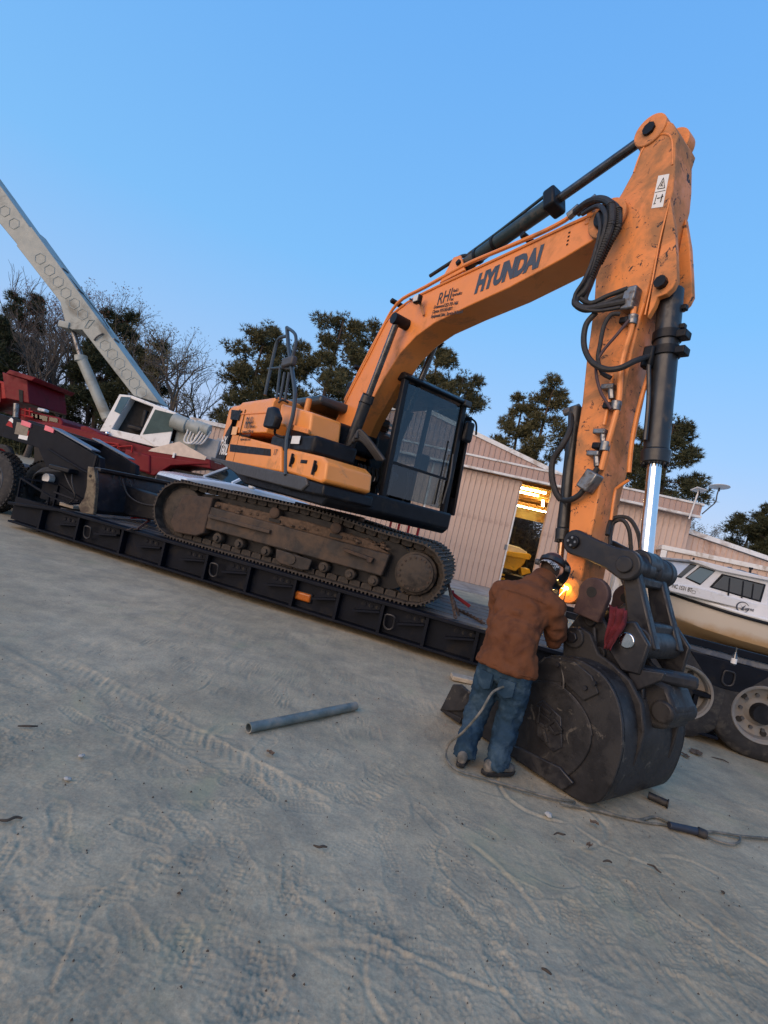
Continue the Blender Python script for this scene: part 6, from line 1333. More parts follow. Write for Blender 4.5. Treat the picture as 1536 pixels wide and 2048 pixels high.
# superstructure, winch, carrier
MB().box2((C(1035, 1420).x, .15, C(1035, 1600).z), (C(1180, 1420).x, 1.0, C(1035, 1425).z)).build('winch_housing', M['cranewhite'], crane, CF, .06)
for k, (x, y, r, L) in enumerate(((1060, 1450, .26, .5), (1130, 1470, .22, .6), (1190, 1480, .20, .5))): p = C(x, y, .1); MB().cyl((p.x - L / 2, .05, p.z), (p.x + L / 2, .05, p.z - .06), r, n=24).build('hydraulic_motor', M['cranewhite'], crane, CF, .02)
for k in range(4): MB().tube([(lambda v: (v.x, -.1 + .03 * k, v.z))(C(x + k * 18, y)) for x, y in ((1110, 1440), (1105, 1500), (1085, 1560), (1130, 1570), (1180, 1500))], .03, 7).build('pale_hose', M['whitepl'], crane, CF)
MB().box2((C(1150, 1510).x, .2, C(1150, 1660).z), (C(1285, 1510).x, .9, C(1150, 1520).z)).build('counterweight_box', paint('crane_grey', (.28, .29, .29), .5), crane, CF, .03)
MB().prism(cpoly([(890, 1600), (1050, 1560), (1210, 1650), (1200, 1668), (870, 1615)], -.2), -.22, -.15).build('cream_guard', paint('cream_guard', (.62, .5, .4), .6), crane, CF)
car = MB().prism(cpoly([(150, 1440), (330, 1455), (640, 1530), (900, 1600), (1230, 1665), (1235, 1720), (900, 1660), (640, 1600), (150, 1520)], -.2), -.2, 1.8).build('carrier_deck', M['red'], crane, CF, .03)
MB().prism(cpoly([(735, 1600), (880, 1640), (880, 1750), (700, 1700)], -.3), -.3, -.05).build('tool_locker', M['red'], crane, CF, .06, 3)
MB().prism(cpoly([(880, 1640), (1225, 1690), (1000, 1700), (900, 1760), (850, 1745)], -.25), -.25, 1.7).build('fender', M['red'], crane, CF, .03)
MB().prism(cpoly([(470, 1470), (500, 1468), (620, 1530), (600, 1550), (470, 1500)], -.1), -.1, 1.5).build('front_bracket', M['red'], crane, CF, .03)
for (x0, y0, x1, y1) in ((590, 1560, 695, 1575), (695, 1575, 690, 1600), (590, 1560, 640, 1605), (695, 1590, 775, 1585), (775, 1585, 770, 1625), (640, 1590, 690, 1580)): a, b2 = C(x0, y0, -.3), C(x1, y1, -.3); MB().cyl((a.x, -.3, a.z), (b2.x, -.3, b2.z), .025, n=8).build('step_rail', M['brightred'], crane, CF)
MB().prism(cpoly([(200, 1560), (1230, 1760), (1230, 1860), (200, 1700)], .1), .1, 1.6).build('chassis', M['black'], crane, CF)
for x in (300, 430, 950, 1080):
    p = C(x, 1700 + (x - 300) * .22, -.1); wheel(Frame(None, M=CF.M @ Matrix.Translation((p.x, -.05, .55))), crane, .55, .35, rimc='red')
    wheel(Frame(None, M=CF.M @ Matrix.Translation((p.x, 1.65, .55))), crane, .55, .35, rimc='red')
p = C(1017, 1640, -.25); MB().box((p.x, -.25, p.z), (.06, .04, .16)).build('white_marker', M['white'], crane, CF)
# ================================================================= RED DUMP TRUCK
YD = 22.0
DF = Frame((aty(60, 870, YD).x, YD, 0))
dump = thing('dump_truck', 'red dump truck with raised bed beyond the black gooseneck', 'truck', DF)
def g8(x, y): return (x / 4.518, 720 + y / 4.518)
def D(x, y, yy=0.0): return DF.y(*g8(x, y), yy)
def dpoly(pts, yy): return [(p.x, p.z) for p in (D(a, b, yy) for a, b in pts)]
bed = MB().prism(dpoly([(-250, 130), (65, 205), (80, 350), (-250, 400)], 0), -.1, 2.3).build('dump_bed', M['brightred'], dump, DF, .03)
MB().prism(dpoly([(50, 120), (275, 190), (295, 400), (80, 355)], 0), -.2, 2.4).build('bed_front', M['red'], dump, DF, .03)
MB().prism(dpoly([(50, 118), (85, 85), (325, 158), (285, 190)], -.3), -.3, 2.5).build('cab_shield', M['red'], dump, DF, .03)
MB().prism(dpoly([(168, 265), (205, 275), (205, 385), (175, 380)], -.23), -.23, -.21).build('bed_rib', M['darkdoor'], dump, DF)
for k in range(4): MB().prism(dpoly([(-200 + k * 62, 160 + k * 14), (-188 + k * 62, 162 + k * 14), (-180 + k * 62, 380), (-192 + k * 62, 382)], -.14), -.14, -.1).build('bed_rib', M['red'], dump, DF)
dc = MB().prism(dpoly([(175, 430), (330, 470), (540, 520), (570, 560), (560, 640), (180, 560)], .2), .2, 2.1).build('truck_cab', M['red'], dump, DF, .06, 3)
MB().prism(dpoly([(285, 482), (430, 512), (425, 555), (280, 520)], .17), .17, .19).build('windscreen', M['glassdark'], dc, DF)
MB().prism(dpoly([(445, 515), (520, 530), (520, 565), (445, 550)], .17), .17, .19).build('side_window', M['glassdark'], dc, DF)
for x in (180, 230, 270): a, b2 = D(x, 435, -.1), D(x, 520, -.1); MB().cyl((a.x, -.1, a.z), (b2.x, -.1, b2.z), .04, n=8).build('guard_bar', M['brightred'], dump, DF)
for y in (440, 490): a, b2 = D(170, y, -.1), D(300, y + 30, -.1); MB().cyl((a.x, -.1, a.z), (b2.x, -.1, b2.z), .04, n=8).build('guard_bar', M['brightred'], dump, DF)
a, b2 = D(150, 395, -.2), D(145, 520, -.2); MB().cyl((a.x, -.2, a.z), (b2.x, -.2, b2.z), .12, n=16).build('exhaust_stack', M['steel'], dump, DF)
p = D(390, 455, .3); MB().box((p.x, .3, p.z), (.35, .3, .14)).build('roof_lamp', M['white'], dump, DF, .04)
MB().prism(dpoly([(-250, 420), (560, 640), (560, 720), (-250, 600)], .5), .4, 1.8).build('chassis', M['black'], dump, DF)
for x in (-100, 60, 480): p = D(x, 560, -.1); wheel(Frame(None, M=DF.M @ Matrix.Translation((p.x, .1, .52))), dump, rimc='red')
# ================================================================= WHITE PICKUP
_pf = aty(365, 962, 12.0)
PKF = Frame((_pf.x, _pf.y, 0), rad(45))
pk = thing('pickup_truck', 'white pickup truck parked nose-left behind the excavator tracks', 'pickup truck', PKF)
M['carwhite'] = paint('car_white', (.62, .66, .70), .22, var=.03, coat=.5)
Wd = 1.9
def ring_pk(x, z0, z1, inset): return [(x, inset, z0), (x, Wd - inset, z0), (x, Wd - inset, z1), (x, inset, z1)]
xa = 0.0; hzf = _pf.z + .12
b = MB(); b.loft([ring_pk(xa, .55, hzf - .18, .16), ring_pk(xa + .08, .5, hzf - .02, .06), ring_pk(xa + .5, .45, hzf + .04, .0), ring_pk(xa + 1.35, .45, hzf + .10, .0), ring_pk(xa + 2.9, .45, hzf + .08, .0), ring_pk(xa + 3.7, .45, hzf + .02, .0), ring_pk(xa + 5.3, .45, hzf - .25, .0)]); pkb = b.build('body', M['carwhite'], pk, PKF, .06, 3)
rz = hzf + .62
cb2 = MB(); cb2.loft([[(xa + 1.30, .08, hzf + .09), (xa + 1.30, Wd - .08, hzf + .09), (xa + 1.34, Wd - .1, hzf + .10), (xa + 1.34, .1, hzf + .10)], [(xa + 2.05, .22, rz - .06), (xa + 2.05, Wd - .22, rz - .06), (xa + 2.1, Wd - .22, rz), (xa + 2.1, .22, rz)], [(xa + 3.5, .2, rz - .06), (xa + 3.5, Wd - .2, rz - .06), (xa + 3.45, Wd - .22, rz), (xa + 3.45, .22, rz)]])
MB().box2((xa + 2.05, .2, rz - .03), (xa + 3.5, Wd - .2, rz + .03)).build('roof', M['carwhite'], pk, PKF, .03, 3)
for y in (.1, Wd - .1):
    yy = .22 if y < 1 else Wd - .22
    MB().beam((xa + 1.32, y, hzf + .1), (xa + 2.08, yy, rz), .07, .06).build('roof_pillar', M['carwhite'], pk, PKF); MB().beam((xa + 2.75, y, hzf + .1), (xa + 2.75, yy, rz), .09, .05).build('roof_pillar', M['black'], pk, PKF); MB().beam((xa + 3.6, y, hzf + .1), (xa + 3.48, yy, rz), .1, .06).build('roof_pillar', M['carwhite'], pk, PKF)
    MB()._add([(xa + 1.40, y + (.0), hzf + .1), (xa + 3.55, y, hzf + .1), (xa + 3.45, yy, rz - .03), (xa + 2.1, yy, rz - .03)], [(0, 1, 2, 3)]).build('side_window', M['glassdark'], pk, PKF)
MB()._add([(xa + 1.34, .12, hzf + .1), (xa + 1.34, Wd - .12, hzf + .1), (xa + 2.07, Wd - .24, rz - .02), (xa + 2.07, .24, rz - .02)], [(0, 1, 2, 3)]).build('windscreen', glass('car_glass', (.05, .08, .10), .04, .85, .12), pk, PKF)
MB().box2((xa - .02, .25, hzf - .42), (xa + .1, Wd - .25, hzf - .12)).build('grille', M['black'], pk, PKF, .03)
MB().box2((xa + .02, .02, hzf - .25), (xa + .35, .2, hzf - .08)).build('headlight', M['glassdark'], pk, PKF, .03)
MB().box2((xa - .08, .05, .5), (xa + .1, Wd - .05, .75)).build('bumper', M['black'], pk, PKF, .04)
MB().box((xa + 1.75, -.16, hzf + .16), (.12, .22, .2)).build('door_mirror', M['carwhite'], pk, PKF, .04)
for x in (xa + .95, xa + 4.4): wheel(Frame(None, M=PKF.M @ Matrix.Translation((x, .12, .40))), pk, .40, .26, rimc='steel'); wheel(Frame(None, M=PKF.M @ Matrix.Translation((x, Wd - .12, .40))), pk, .40, .26, rimc='steel')
# ================================================================= BOAT ON ITS TRAILER
OF = Frame((aty(1440, 1200, 9.6).x, 9.6, 0), rad(-12))
boat = thing('cabin_boat', 'white cabin boat with stained cream hull on a trailer at the right', 'boat', OF)
def h3(x, y): return (1290 + x / 6.244, 1000 + y / 6.244)
def O(x, y, yy=0.0): return OF.y(*h3(x, y), yy)
def opoly(pts, yy): return [(p.x, p.z) for p in (O(a, b, yy) for a, b in pts)]
M['gel'] = paint('white_gelcoat', (.66, .66, .66), .35, var=.03, dirt=(.5, .48, .44), amt=.15, dscale=2)
mh, nth, Nh, Lh, Bh = nodes('stained_hull'); tch = Nh.new('ShaderNodeTexCoord').outputs['Object']; sxh = Nh.new('ShaderNodeSeparateXYZ'); Lh.new(tch, sxh.inputs[0])
gz, kz = O(600, 1270).z, O(600, 1600).z
addn = Nh.new('ShaderNodeMath'); addn.operation = 'MULTIPLY_ADD'; addn.inputs[1].default_value = .22; Lh.new(nz(nth, tch, 3.2, 6, .7), addn.inputs[0]); Lh.new(sxh.outputs['Z'], addn.inputs[2])
hmul = Nh.new('ShaderNodeMath'); hmul.operation = 'MULTIPLY'; hmul.inputs[1].default_value = .5; Lh.new(addn.outputs[0], hmul.inputs[0])
Lh.new(ramp(nth, hmul.outputs[0], [(0, (.22, .13, .06)), (.55, (.40, .26, .13)), (.63, (.54, .48, .40)), (1.0, (.60, .56, .50))]), Bh.inputs['Base Color']); Bh.inputs['Roughness'].default_value = .45
# hull: sections from bow to stern
x_b = O(-250, 1010).x; x_s = x_b + 6.6; zg = lambda x: gz + .26 * max(0, 1 - (x - x_b) / 2.6) ** 1.5
secs = []
for i in range(13):
    u = i / 12; x = x_b + .02 + (x_s - x_b) * u; hw = 1.12 * min(1, (u * 2.6 + .02)) ** .6; yc = 1.12; z1 = zg(x); zk = .62 + .5 * max(0, 1 - u * 3.2) ** 2; zc = zk + .30 + .1 * max(0, 1 - u * 2)
    secs.append([(x, yc - hw, z1), (x, yc - hw * .99, z1 - .12), (x, yc - hw * .90, zc), (x, yc - hw * .86, zc - .03), (x, yc, zk), (x, yc + hw * .86, zc - .03), (x, yc + hw * .90, zc), (x, yc + hw * .99, z1 - .12), (x, yc + hw, z1), (x, yc, z1 + .03)])
MB().loft(secs).build('hull', mh, boat, OF, ang=30)
for s in (0, 8):
    MB().tube([Vector(q[s]) + Vector((0, -.02 if s == 0 else .02, -.02)) for q in secs], .035, 8, 3).build('rub_rail', M['gel'] if s else M['white'], boat, OF)
MB().tube([Vector(q[1]) + Vector((0, -.03, .04)) for q in secs], .028, 8, 3).build('rubber_strake', M['black'], boat, OF)
dk = MB(); dk.loft([[(q[0][0], q[0][1] + .05, q[0][2] + .0), (q[8][0], q[8][1] - .05, q[8][2]), (q[8][0], q[8][1] - .12 - .0, q[8][2] + .26 * min(1, i / 3)), (q[0][0], q[0][1] + .08, q[0][2] + .26 * min(1, i / 3))] for i, q in enumerate(secs)]); dk.build('deck_house', M['gel'], boat, OF, .03, 3)
# cabin: pixel profile on the near side
yn = .22
cp_ = [(350, 985), (585, 795), (700, 800), (1560, 985), (1560, 1330), (1490, 1345), (300, 1050)]
cpl = opoly(cp_, yn); cbo = MB().prism(cpl, yn, 2.0).build('cabin', M['gel'], boat, OF, .04, 3)
MB().prism(opoly([(540, 742), (700, 760), (1700, 1010), (1700, 1040), (900, 880), (560, 760)], yn - .06), yn - .08, 2.05).build('cabin_roof', M['gel'], boat, OF, .02)
def win(pts, nm, m):
    P = opoly(pts, yn - .012); f = MB().prism(P, yn - .012, yn + .01).build(nm, M['black'], cbo, OF, .02, 3)
    cxw, czw = sum(p[0] for p in P) / len(P), sum(p[1] for p in P) / len(P); MB().prism([(cxw + (x - cxw) * .90, czw + (z - czw) * .84) for x, z in P], yn - .02, yn - .013).build('window_glass', m, f, OF, .01)
    return f
bg_ = glass('boat_glass', (.10, .15, .17), .05, 1.0); bg2 = glass('boat_glass_dark', (.045, .05, .048), .05, 1.0)
win([(690, 825), (885, 885), (690, 1065), (500, 975)], 'front_side_window', bg_); w2 = win([(965, 920), (1515, 1055), (1450, 1280), (805, 1090)], 'side_window', bg2)
win([(570, 795), (655, 810), (455, 975), (390, 960)], 'wind_screen_pane', bg2)
for x in (1050, 1220, 1345): P = opoly([(x, 950 + (x - 965) * .24), (x + 18, 954 + (x - 965) * .24), (x - 5, 1240), (x - 25, 1235)], yn - .021); MB().prism(P, yn - .024, yn - .0205).build('window_bar', M['black'], w2, OF)
def boat_text(body, p0, p1, h, m, shear=0):
    a, b2 = O(*p0, yn - .11), O(*p1, yn - .11); d = Vector((b2.x - a.x, 0, b2.z - a.z)); o = text(body, 'registration_lettering', m, boat, Frame(None, M=OF.M @ surf((a.x, TXT_Y, a.z), d, (-d.z, 0, d.x)).M), h, shear, .001, bold=.002)
    w = max(v.co.x for v in o.data.vertices); k = d.length / w
    for v in o.data.vertices: v.co.x *= k
MB().prism(opoly([(230, 1040), (640, 1080), (1500, 1330), (1500, 1430), (230, 1120)], yn - .1), yn - .10, yn + .05).build('topside_panel', M['gel'], boat, OF, .02)
TXT_Y = yn - .104
boat_text('NC 1531 BT', (335, 1092), (585, 1152), .115, M['decalblack']); 
P = [O(x, y, TXT_Y) for x, y in ((590, 1128), (632, 1138), (625, 1170), (584, 1162))]; MB().tube([(p.x, TXT_Y, p.z) for p in P + [P[0]]], .004, 5, 1, smooth=False).build('registration_sticker', M['decalblack'], boat, OF)
p = O(1220, 1340, TXT_Y); MB().tube([(p.x + .105 * math.cos(t), TXT_Y, p.z + .10 * math.sin(t)) for t in np.linspace(.5, 2 * math.pi + .15, 22)], lambda t: .004 + .009 * math.sin(math.pi * t), 6, 2).build('logo_ring', M['decalblue'], boat, OF)
MB().prism([(p.x - .05, p.z + .05), (p.x - .01, p.z + .0), (p.x + .05, p.z + .06), (p.x + .02, p.z - .02), (p.x + .03, p.z - .06), (p.x - .03, p.z - .05), (p.x - .01, p.z - .01)], TXT_Y - .002, TXT_Y).build('logo_bird', M['decalblue'], boat, OF)
boat_text('uarne', (1240, 1375), (1362, 1395), .10, M['decalblue'], .3)
for (x0, y0), (x1, y1) in (((1000, 850), (1110, 870)), ((1130, 880), (1290, 920)), ((1280, 920), (1440, 960))): a, b2 = O(x0, y0, .5), O(x1, y1, .5); MB().tube([(a.x, .5, a.z - .05), (a.x + .03, .5, a.z + .02), (b2.x - .05, .5, b2.z + .02), (b2.x, .5, b2.z - .05)], .014, 6).build('roof_rail', M['steel'], boat, OF)
a = O(1318, 880, .4); MB().cyl((a.x, .4, a.z - .1), (a.x, .4, a.z + .02), .02, n=8).cyl((a.x, .4, a.z + .02), (a.x, .4, a.z + .06), .035, n=10).build('mast_light', M['black'], boat, OF)
a = O(610, 720, .6); MB().cyl((a.x, .6, a.z - .12), (a.x, .6, a.z), .02, n=8).build('bow_light', M['black'], boat, OF)
# boat trailer
bt_ = thing('boat_trailer', 'dark bunk trailer with pale winch post under the white boat', 'trailer', OF)
for y in (.45, 1.8): MB().box2((x_b - .9, y, .5), (x_s - .6, y + .12, .64)).build('frame_rail', M['black'], bt_, OF, .01); MB().box2((x_b + .8, y + .1, .66), (x_s - .8, y + .25, .76)).build('bunk', paint('bunk_carpet', (.03, .028, .026), .95, var=.3, bump=.3), bt_, OF, .01)
for k in range(4): MB().box2((x_b + .3 + k * 1.6, .4, .42), (x_b + .45 + k * 1.6, 1.95, .52)).build('cross_member', M['black'], bt_, OF, .01)
for s in (.5, 1.0): 
    a = WORLD.M @ aty(1222 + (s - .5) * 60, 1195, 9.0); l = OF.I @ a; MB().beam((l.x, l.y, .5), (l.x + .05, l.y, 1.95), .09, .09, (1, 0, 0)).build('winch_post', M['whitepl'], bt_, OF, .008)
l = OF.I @ aty(1236, 1150, 9.0); MB().beam((l.x - .2, l.y, 1.9), (l.x + .55, l.y, 1.88), .1, .1).build('winch_beam', M['whitepl'], bt_, OF, .008); MB().cyl((l.x + .1, l.y - .1, 1.65), (l.x + .1, l.y + .15, 1.65), .09, n=16).build('winch_drum', M['rust'], bt_, OF)
for k in range(3): MB().tube([(l.x - .1 + .1 * k, l.y - .08, 1.85), (l.x + .1 + .1 * k, l.y - .1, 1.5 + .05 * k), (l.x + .35, l.y - .05, 1.2)], .02, 6).build('winch_strap', M['rust'], bt_, OF)
for x in (x_s - 2.6, x_s - 1.7): wheel(Frame(None, M=OF.M @ Matrix.Translation((x, .12, .34))), bt_, .34, .22, rimc='grey')
# ================================================================= SATELLITE DISHES on the shop corner
def dish(px, py, Y, mast_px, rx, rz, shape, label):
    c = aty(px, py, Y); fr = Frame(c); t = thing('satellite_dish', label, 'satellite dish', fr, 'satellite dishes on the shop roof corner'); R = Matrix.Rotation(rad(rz), 3, 'Z') @ Matrix.Rotation(rad(rx), 3, 'X')
    if shape == 'round':
        n = 32; r0 = .33; P = []
        b = MB(); b.lathe((0, 0, 0), R @ Vector((0, 0, 1)), [(-.035, .05), (-.02, r0 * .8), (0, r0), (.012, r0), (.006, r0 * .9), (.0, .02)], 36); b.build('dish_face', M['whitepl'], t, fr, ang=50)
    else: MB().box((0, 0, 0), (.48, .30, .04), R).build('dish_face', M['whitepl'], t, fr, .02, 3)
    P = [aty(x, y, Y) - c for x, y in mast_px]; MB().tube([(0, 0, -.01)] + [(q.x, q.y, q.z) for q in P], .022 if shape == 'round' else .028, 8, 4, smooth=(shape == 'round')).build('mast', M['grey'] if shape == 'round' else M['whitepl'], t, fr)
    MB().cyl((0, 0, -.02), R @ Vector((0, 0, -.16)), .025, n=8).build('dish_neck', M['black'], t, fr)
dish(1398, 980, 17.7, [(1391, 1000), (1378, 1038)], -22, 15, 'flat', 'flat rectangular white satellite antenna on a pale pole at the roof corner')
dish(1439, 974, 17.9, [(1434, 990), (1431, 1004), (1418, 1016), (1404, 1028)], -10, 8, 'round', 'round white satellite dish on a bent arm at the roof corner')
# yellow hopper inside the doorway
def Bq(px, py, yy): return BF.y(px, py, yy)
yh = 3.2
ym_ = thing('yellow_hopper_truck', 'yellow hopper with pale load standing inside the lit shop doorway', 'hopper', Frame(None, M=BF.M @ Matrix.Translation((Bq(1028, 1120, yh).x, yh, 0))))
M['yel'] = paint('yellow_paint', (.72, .42, .03), .45, var=.1, scale=4, dirt=(.3, .2, .05), amt=.15, dscale=4)
def bp2(pts, yy): return [(p.x, p.z) for p in (Bq(980 + x / 7.59, 930 + y / 7.59, yy) for x, y in pts)]
hq = bp2([(80, 1300), (560, 1400), (520, 1500), (390, 1610), (60, 1520)], yh); MB().prism(hq, yh, yh + 1.6).build('hopper', M['yel'], ym_, BF, .02)
MB().prism(bp2([(60, 1285), (360, 1320), (600, 1350), (630, 1380), (600, 1440), (540, 1430), (60, 1345)], yh - .1), yh - .12, yh + 1.7).build('hopper_rim', M['yel'], ym_, BF, .02)
MB().prism(bp2([(100, 1200), (300, 1205), (450, 1250), (580, 1330), (560, 1350), (100, 1300)], yh), yh + .1, yh + 1.4).build('pale_load', M['whitepl'], ym_, BF, .05)
MB().prism(bp2([(60, 1570), (270, 1580), (260, 1630), (60, 1620)], yh - .2), yh - .2, yh + 1.0).build('grey_step', M['grey'], ym_, BF, .02)
for y in (1640, 1700, 1760): MB().prism(bp2([(20, y), (230, y + 20), (225, y + 45), (20, y + 30)], yh - .2), yh - .2, yh + 1.2).build('yellow_frame', M['yel'], ym_, BF, .02)
MB().prism(bp2([(470, 1560), (600, 1580), (620, 1640), (480, 1680)], yh - .2), yh - .2, yh + .6).build('yellow_bracket', M['yel'], ym_, BF, .02)
MB().box2((Bq(1028, 1120, yh).x - 2, yh + .2, .0), (Bq(1028, 1120, yh).x + .6, yh + 1.4, .5)).build('hopper_base', M['black'], ym_, BF)
# red engine hoist by the shop wall, seen under the cab
hp0 = aty(810, 1050, 17.6); HF = Frame((hp0.x, 17.6, 0)); hoist = thing('red_engine_hoist', 'red steel frame standing by the shop wall below the excavator cab', 'frame', HF)
for x in (-.5, -.2, .15, .5): MB().box2((x - .04, -.04, 0), (x + .04, .04, hp0.z + .3)).build('upright', M['red'], hoist, HF)
for z in (.4, 1.2, hp0.z + .28): MB().box2((-.55, -.05, z), (.55, .05, z + .09)).build('cross_bar', M['red'], hoist, HF)
# ================================================================= SMALL THINGS ON THE GROUND
# steel pipe
p0, p1 = atz(497, 1456, .034), atz(711, 1412, .034); d = (p1 - p0).normalized()
PPF = Frame(p0); pipe = thing('steel_pipe', 'grey-green galvanised steel pipe lying alone on the sand', 'pipe', PPF)
L_ = (p1 - p0).length
M['galv'] = paint('galvanised_pipe', (.17, .20, .19), .5, .45, var=.25, scale=9, dirt=(.33, .3, .25), amt=.3, dscale=5)
b = MB(); b.lathe((0, 0, 0), d, [(0, .036), (0, .029), (.15, .029), (.15, .001)], 28, cap=False); b.lathe((0, 0, 0), d, [(0, .036), (L_, .036), (L_, .001)], 28, cap=False); b.build('pipe_wall', M['galv'], pipe, PPF, ang=40)
# wood plank beside the trailer
q0, q1 = atz(903, 1352, .03), atz(948, 1362, .03)
pk_ = MB().beam(q0, q1 + (q1 - q0) * .6, .16, .05).build('wood_plank', paint('old_wood', (.36, .31, .24), .85, var=.25, scale=14), None, WORLD, .006); tag(pk_, 'short weathered wood plank on the sand behind the man', 'plank')
# torch hoses: from the man, round his boots, across the sand to the right edge
gnd = lambda x, y, z=.012: atz(x, y, z)
def cable(name, label, pts, r, mat):
    o = MB().tube(pts, r, 8, 8).build(name, M[mat], None, WORLD); tag(o, label, 'hose'); return o
M['hosegrey'] = paint('dusty_green_hose', (.085, .085, .07), .75, var=.2, scale=20, dirt=(.2, .18, .15), amt=.3, dscale=12)
cable('torch_hose', 'dusty torch hose hanging from the man and running under the bucket', [J(1012, 1372, 3.82), J(985, 1385, 3.76), J(960, 1425, 3.72), J(925, 1465, 3.78), J(900, 1485, 3.90), gnd(892, 1505, .03), gnd(897, 1525), gnd(920, 1543), gnd(965, 1556), gnd(1020, 1572), gnd(1075, 1588), gnd(1125, 1600), gnd(1148, 1603), gnd(1143, 1610), gnd(1120, 1606)], .009, 'hosegrey')
cable('torch_hose', 'second dusty hose looping from the bucket to the right edge', [gnd(1120, 1606), gnd(1148, 1612), gnd(1190, 1620), gnd(1270, 1639), gnd(1310, 1634), gnd(1340, 1646), gnd(1395, 1662), gnd(1430, 1664), gnd(1480, 1672), gnd(1536, 1677), gnd(1600, 1684)], .010, 'hosegrey')
cable('torch_hose', 'thin hose loop at the dark coupling near the right edge', [gnd(1270, 1640), gnd(1300, 1646), gnd(1342, 1652), gnd(1395, 1665), gnd(1430, 1680), gnd(1462, 1688), gnd(1478, 1684), gnd(1480, 1673)], .008, 'hosegrey')
M['navy'] = paint('navy_grip', (.018, .022, .035), .5)
g0, g1 = gnd(1338, 1650, .03), gnd(1400, 1664, .03); hc = thing('hose_coupling', 'dark navy hose coupling lying on the sand', 'coupling', Frame(g0))
MB().cyl((0, 0, 0), (g1 - g0), .024, .026, 14).build('grip', M['navy'], hc, Frame(g0), .004); MB().cyl((g1 - g0) * .92, (g1 - g0) * 1.16 + Vector((0, -.02, 0)), .034, .03, 12).build('end_fitting', M['rubber'], hc, Frame(g0), .006)
# chains and binders on the trailer deck
def chain(name, label, pts, r=.011, pit=.05, mat='steel'):
    P = [Vector(p) for p in pts]; t = thing(name, label, 'chain', Frame(P[0])); fr = Frame(P[0]); tot = sum((b - a).length for a, b in zip(P[:-1], P[1:])); n = int(tot / pit)
    lk = MB(); lk.tube([(pit * .72 * math.cos(a) * .95, pit * .36 * math.sin(a), 0) for a in np.linspace(0, 2 * math.pi, 9)], r, 6, 2); me = lk.mesh('chain_link', M[mat])
    for k in range(n):
        s = (k + .5) / n * tot
        for a, b in zip(P[:-1], P[1:]):
            l = (b - a).length
            if s <= l: c = a.lerp(b, s / l); d = (b - a).normalized(); break
            s -= l
        u, w, a2 = basis(d); 
        if k % 2: u, w = w, -u
        place('chain_link', me, t, Frame(None, M=Matrix(((d.x, u.x, w.x, c.x), (d.y, u.y, w.y, c.y), (d.z, u.z, w.z, c.z), (0, 0, 0, 1)))))
    return t
def Tw(px, py, y): v = TF.y(px, py, y); return TF.M @ v
chain('tie_down_chain', 'rusty tie-down chain hanging from the track end onto the deck', [Tw(896, 1165, .5), Tw(902, 1190, .35), Tw(907, 1215, .15), Tw(911, 1236, .02)], mat='rust')
chain('tie_down_chain', 'second chain strand beside the track end', [Tw(899, 1180, .5), Tw(908, 1205, .45), Tw(918, 1230, .4)], mat='rust')
chain('tie_down_chain', 'chain stretched along the trailer deck towards the man', [TF.M @ TF.z(912, 1218, .585), TF.M @ TF.z(935, 1228, .585), TF.M @ TF.z(968, 1246, .585)], mat='rust')
bb0, bb1 = Tw(903, 1186, .6), Tw(940, 1213, .6); bnd = MB().beam(bb0, bb1, .035, .05).cyl(bb0 - Vector((.03, 0, 0)), bb0 + Vector((.03, 0, 0)), .045, n=12).build('chain_binder', M['red'], None, WORLD, .008); tag(bnd, 'red chain binder lever behind the right track end', 'chain binder')
r0_, r1_, r2_ = TF.M @ TF.z(262, 1036, .60), TF.M @ TF.z(299, 1040, .66), TF.M @ TF.z(275, 1058, .60)
bn2 = MB().tube([r0_, r0_.lerp(r1_, .6) + Vector((0, 0, .02)), r1_, r1_.lerp(r2_, .5), r2_], .016, 8, 3).build('chain_binder', M['brightred'], None, WORLD); tag(bn2, 'bent red chain binder in front of the left track end', 'chain binder')
chain('tie_down_chain', 'short chain hanging at the red binder by the left track end', [r1_, r2_, r2_ + Vector((-.1, -.12, -.03))], mat='rust')
# scraps: sticks, leaves, stones
rr = random.Random(5)
M['stick'] = paint('dry_stick', (.06, .045, .032), .9, var=.3, scale=20); M['leafdry'] = paint('dry_leaf', (.12, .075, .045), .85, var=.3, scale=30); M['pale'] = paint('pale_scrap', (.40, .38, .34), .85)
def scrap(px, py, kind, label, L=.12, yaw=None):
    p = atz(px, py, .008); fr = Frame((p.x, p.y, .006), rr.uniform(0, 6.28) if yaw is None else yaw)
    if kind == 'stick':
        o = MB().tube([(-L / 2, 0, .006), (-L * .1, rr.uniform(-.2, .2) * L, .01), (L * .2, rr.uniform(-.1, .1) * L, .012), (L / 2, rr.uniform(-.2, .2) * L, .006)], lambda t: .0035 + .003 * math.sin(3 * t), 6, 4).build('dry_stick', M['stick'], None, fr); tag(o, label, 'stick')
    elif kind == 'leaf':
        n = 12; V = [(0, 0, .012)] + [((.5 + .18 * (i % 2)) * L * math.cos(6.283 * i / n), .32 * L * math.sin(6.283 * i / n) * (1 + .25 * (i % 3)), .006 + .018 * abs(math.sin(i * 1.3))) for i in range(n)]
        o = raw('dead_leaf', V, [(0, i + 1, (i + 1) % n + 1) for i in range(n)], M['leafdry'], None, fr); tag(o, label, 'leaf'); sm = o.modifiers.new('s', 'SOLIDIFY'); sm.thickness = .002
    else:
        b = MB().ball((0, 0, .004), L * .5, 5, (1.3, .9, .5)); b.v = [(x + rr.gauss(0, L * .05), y + rr.gauss(0, L * .05), z + rr.gauss(0, L * .03)) for x, y, z in b.v]; o = b.build('stone', M['pale'] if kind == 'pale' else M['stick'], None, fr, ang=25); tag(o, label, 'stone')
scrap(1392, 1506, 'leaf', 'curled dead leaf on the sand in front of the trailer wheel', .16)
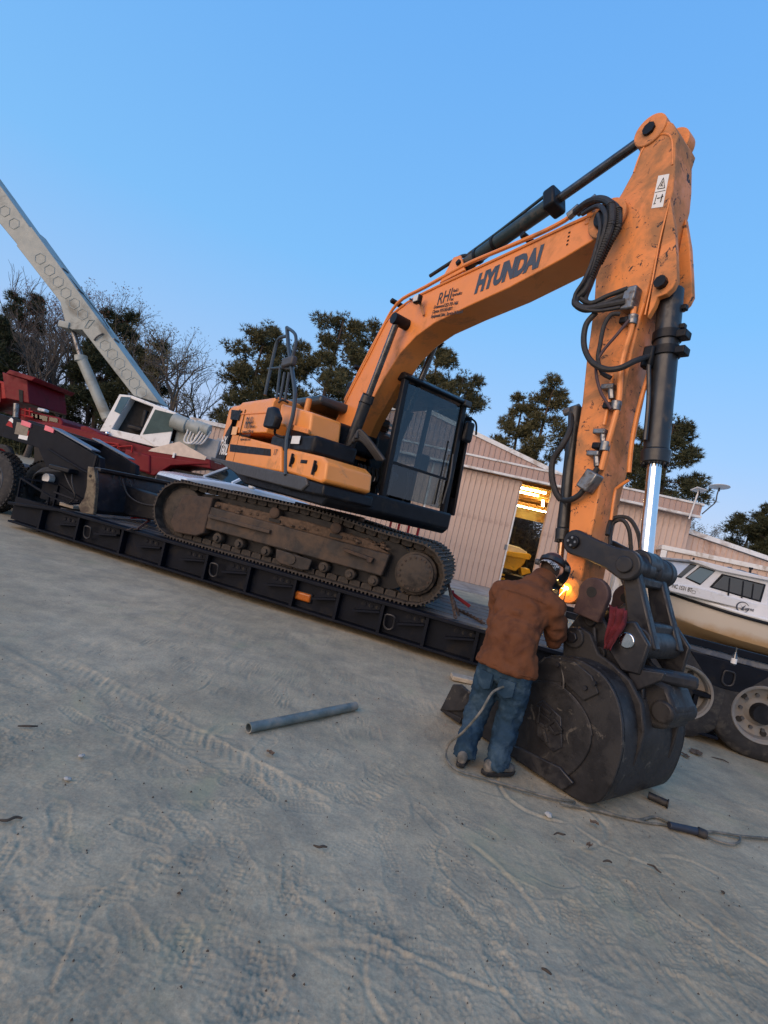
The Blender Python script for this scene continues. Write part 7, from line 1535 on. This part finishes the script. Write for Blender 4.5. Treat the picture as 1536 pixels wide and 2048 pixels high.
scrap(1370, 1512, 'leaf', 'smaller leaf scrap left of the curled dead leaf', .09)
scrap(1215, 1726, 'stick', 'short dark curved stick in the right foreground', .06, .1)
scrap(1308, 1738, 'stick', 'thin forked twig in the right foreground', .08, -.8)
scrap(1120, 1672, 'stick', 'thin twig below the bucket hose', .09, .2)
scrap(1178, 1693, 'leaf', 'small curled leaf near the forked twig', .04)
scrap(1188, 1648, 'leaf', 'dark leaf scrap just below the hose', .05)
scrap(1446, 1785, 'stone', 'small reddish stone in the right foreground', .022)
scrap(1097, 1629, 'pale', 'pale stone chip under the hose below the bucket', .05)
scrap(55, 1454, 'stick', 'dark broken stick at the left edge', .10, .4)
scrap(20, 1640, 'stick', 'long dark twig at the far left foreground', .09, .5)
scrap(540, 1508, 'leaf', 'small dark leaf below the steel pipe', .05)
scrap(1440, 1520, 'stick', 'thin root lying in front of the trailer wheels', .16, -.3)
scrap(1092, 1945, 'stick', 'short dark twig at the bottom of the picture', .04, -.6)
scrap(135, 1558, 'pale', 'pale chip of plaster in the left foreground', .03)
scrap(163, 1512, 'pale', 'small pale chip behind the plaster chip', .03)
scrap(640, 1694, 'stick', 'thin straw lying in a boot print', .07, 0.1)
# fine litter of grit and needles over the near sand
V, Fc = [], []
for _ in range(1100):
    dd = .95 + 5.5 * rr.random() ** 1.4; x = rr.uniform(-.9, .9) * dd + .1; s = rr.uniform(.0008, .0028) * (1 if rr.random() < .93 else 1.8); a = rr.uniform(0, 6.28); b0 = len(V); e = rr.uniform(1, 2.2)
    for (u, v) in ((-1, -1), (1, -1), (1, 1), (-1, 1)): V.append((x + s * (u * e * math.cos(a) - v * math.sin(a)), dd + s * (u * e * math.sin(a) + v * math.cos(a)), .0))
    V.append((x, dd, .006 + s * .8)); Fc += [(b0, b0 + 1, b0 + 4), (b0 + 1, b0 + 2, b0 + 4), (b0 + 2, b0 + 3, b0 + 4), (b0 + 3, b0, b0 + 4)]
lit = raw('grit', V, Fc, M['stick'], None, WORLD); tag(lit, 'dark grit and crumbs scattered over the sand', 'grit'); stuff(lit)
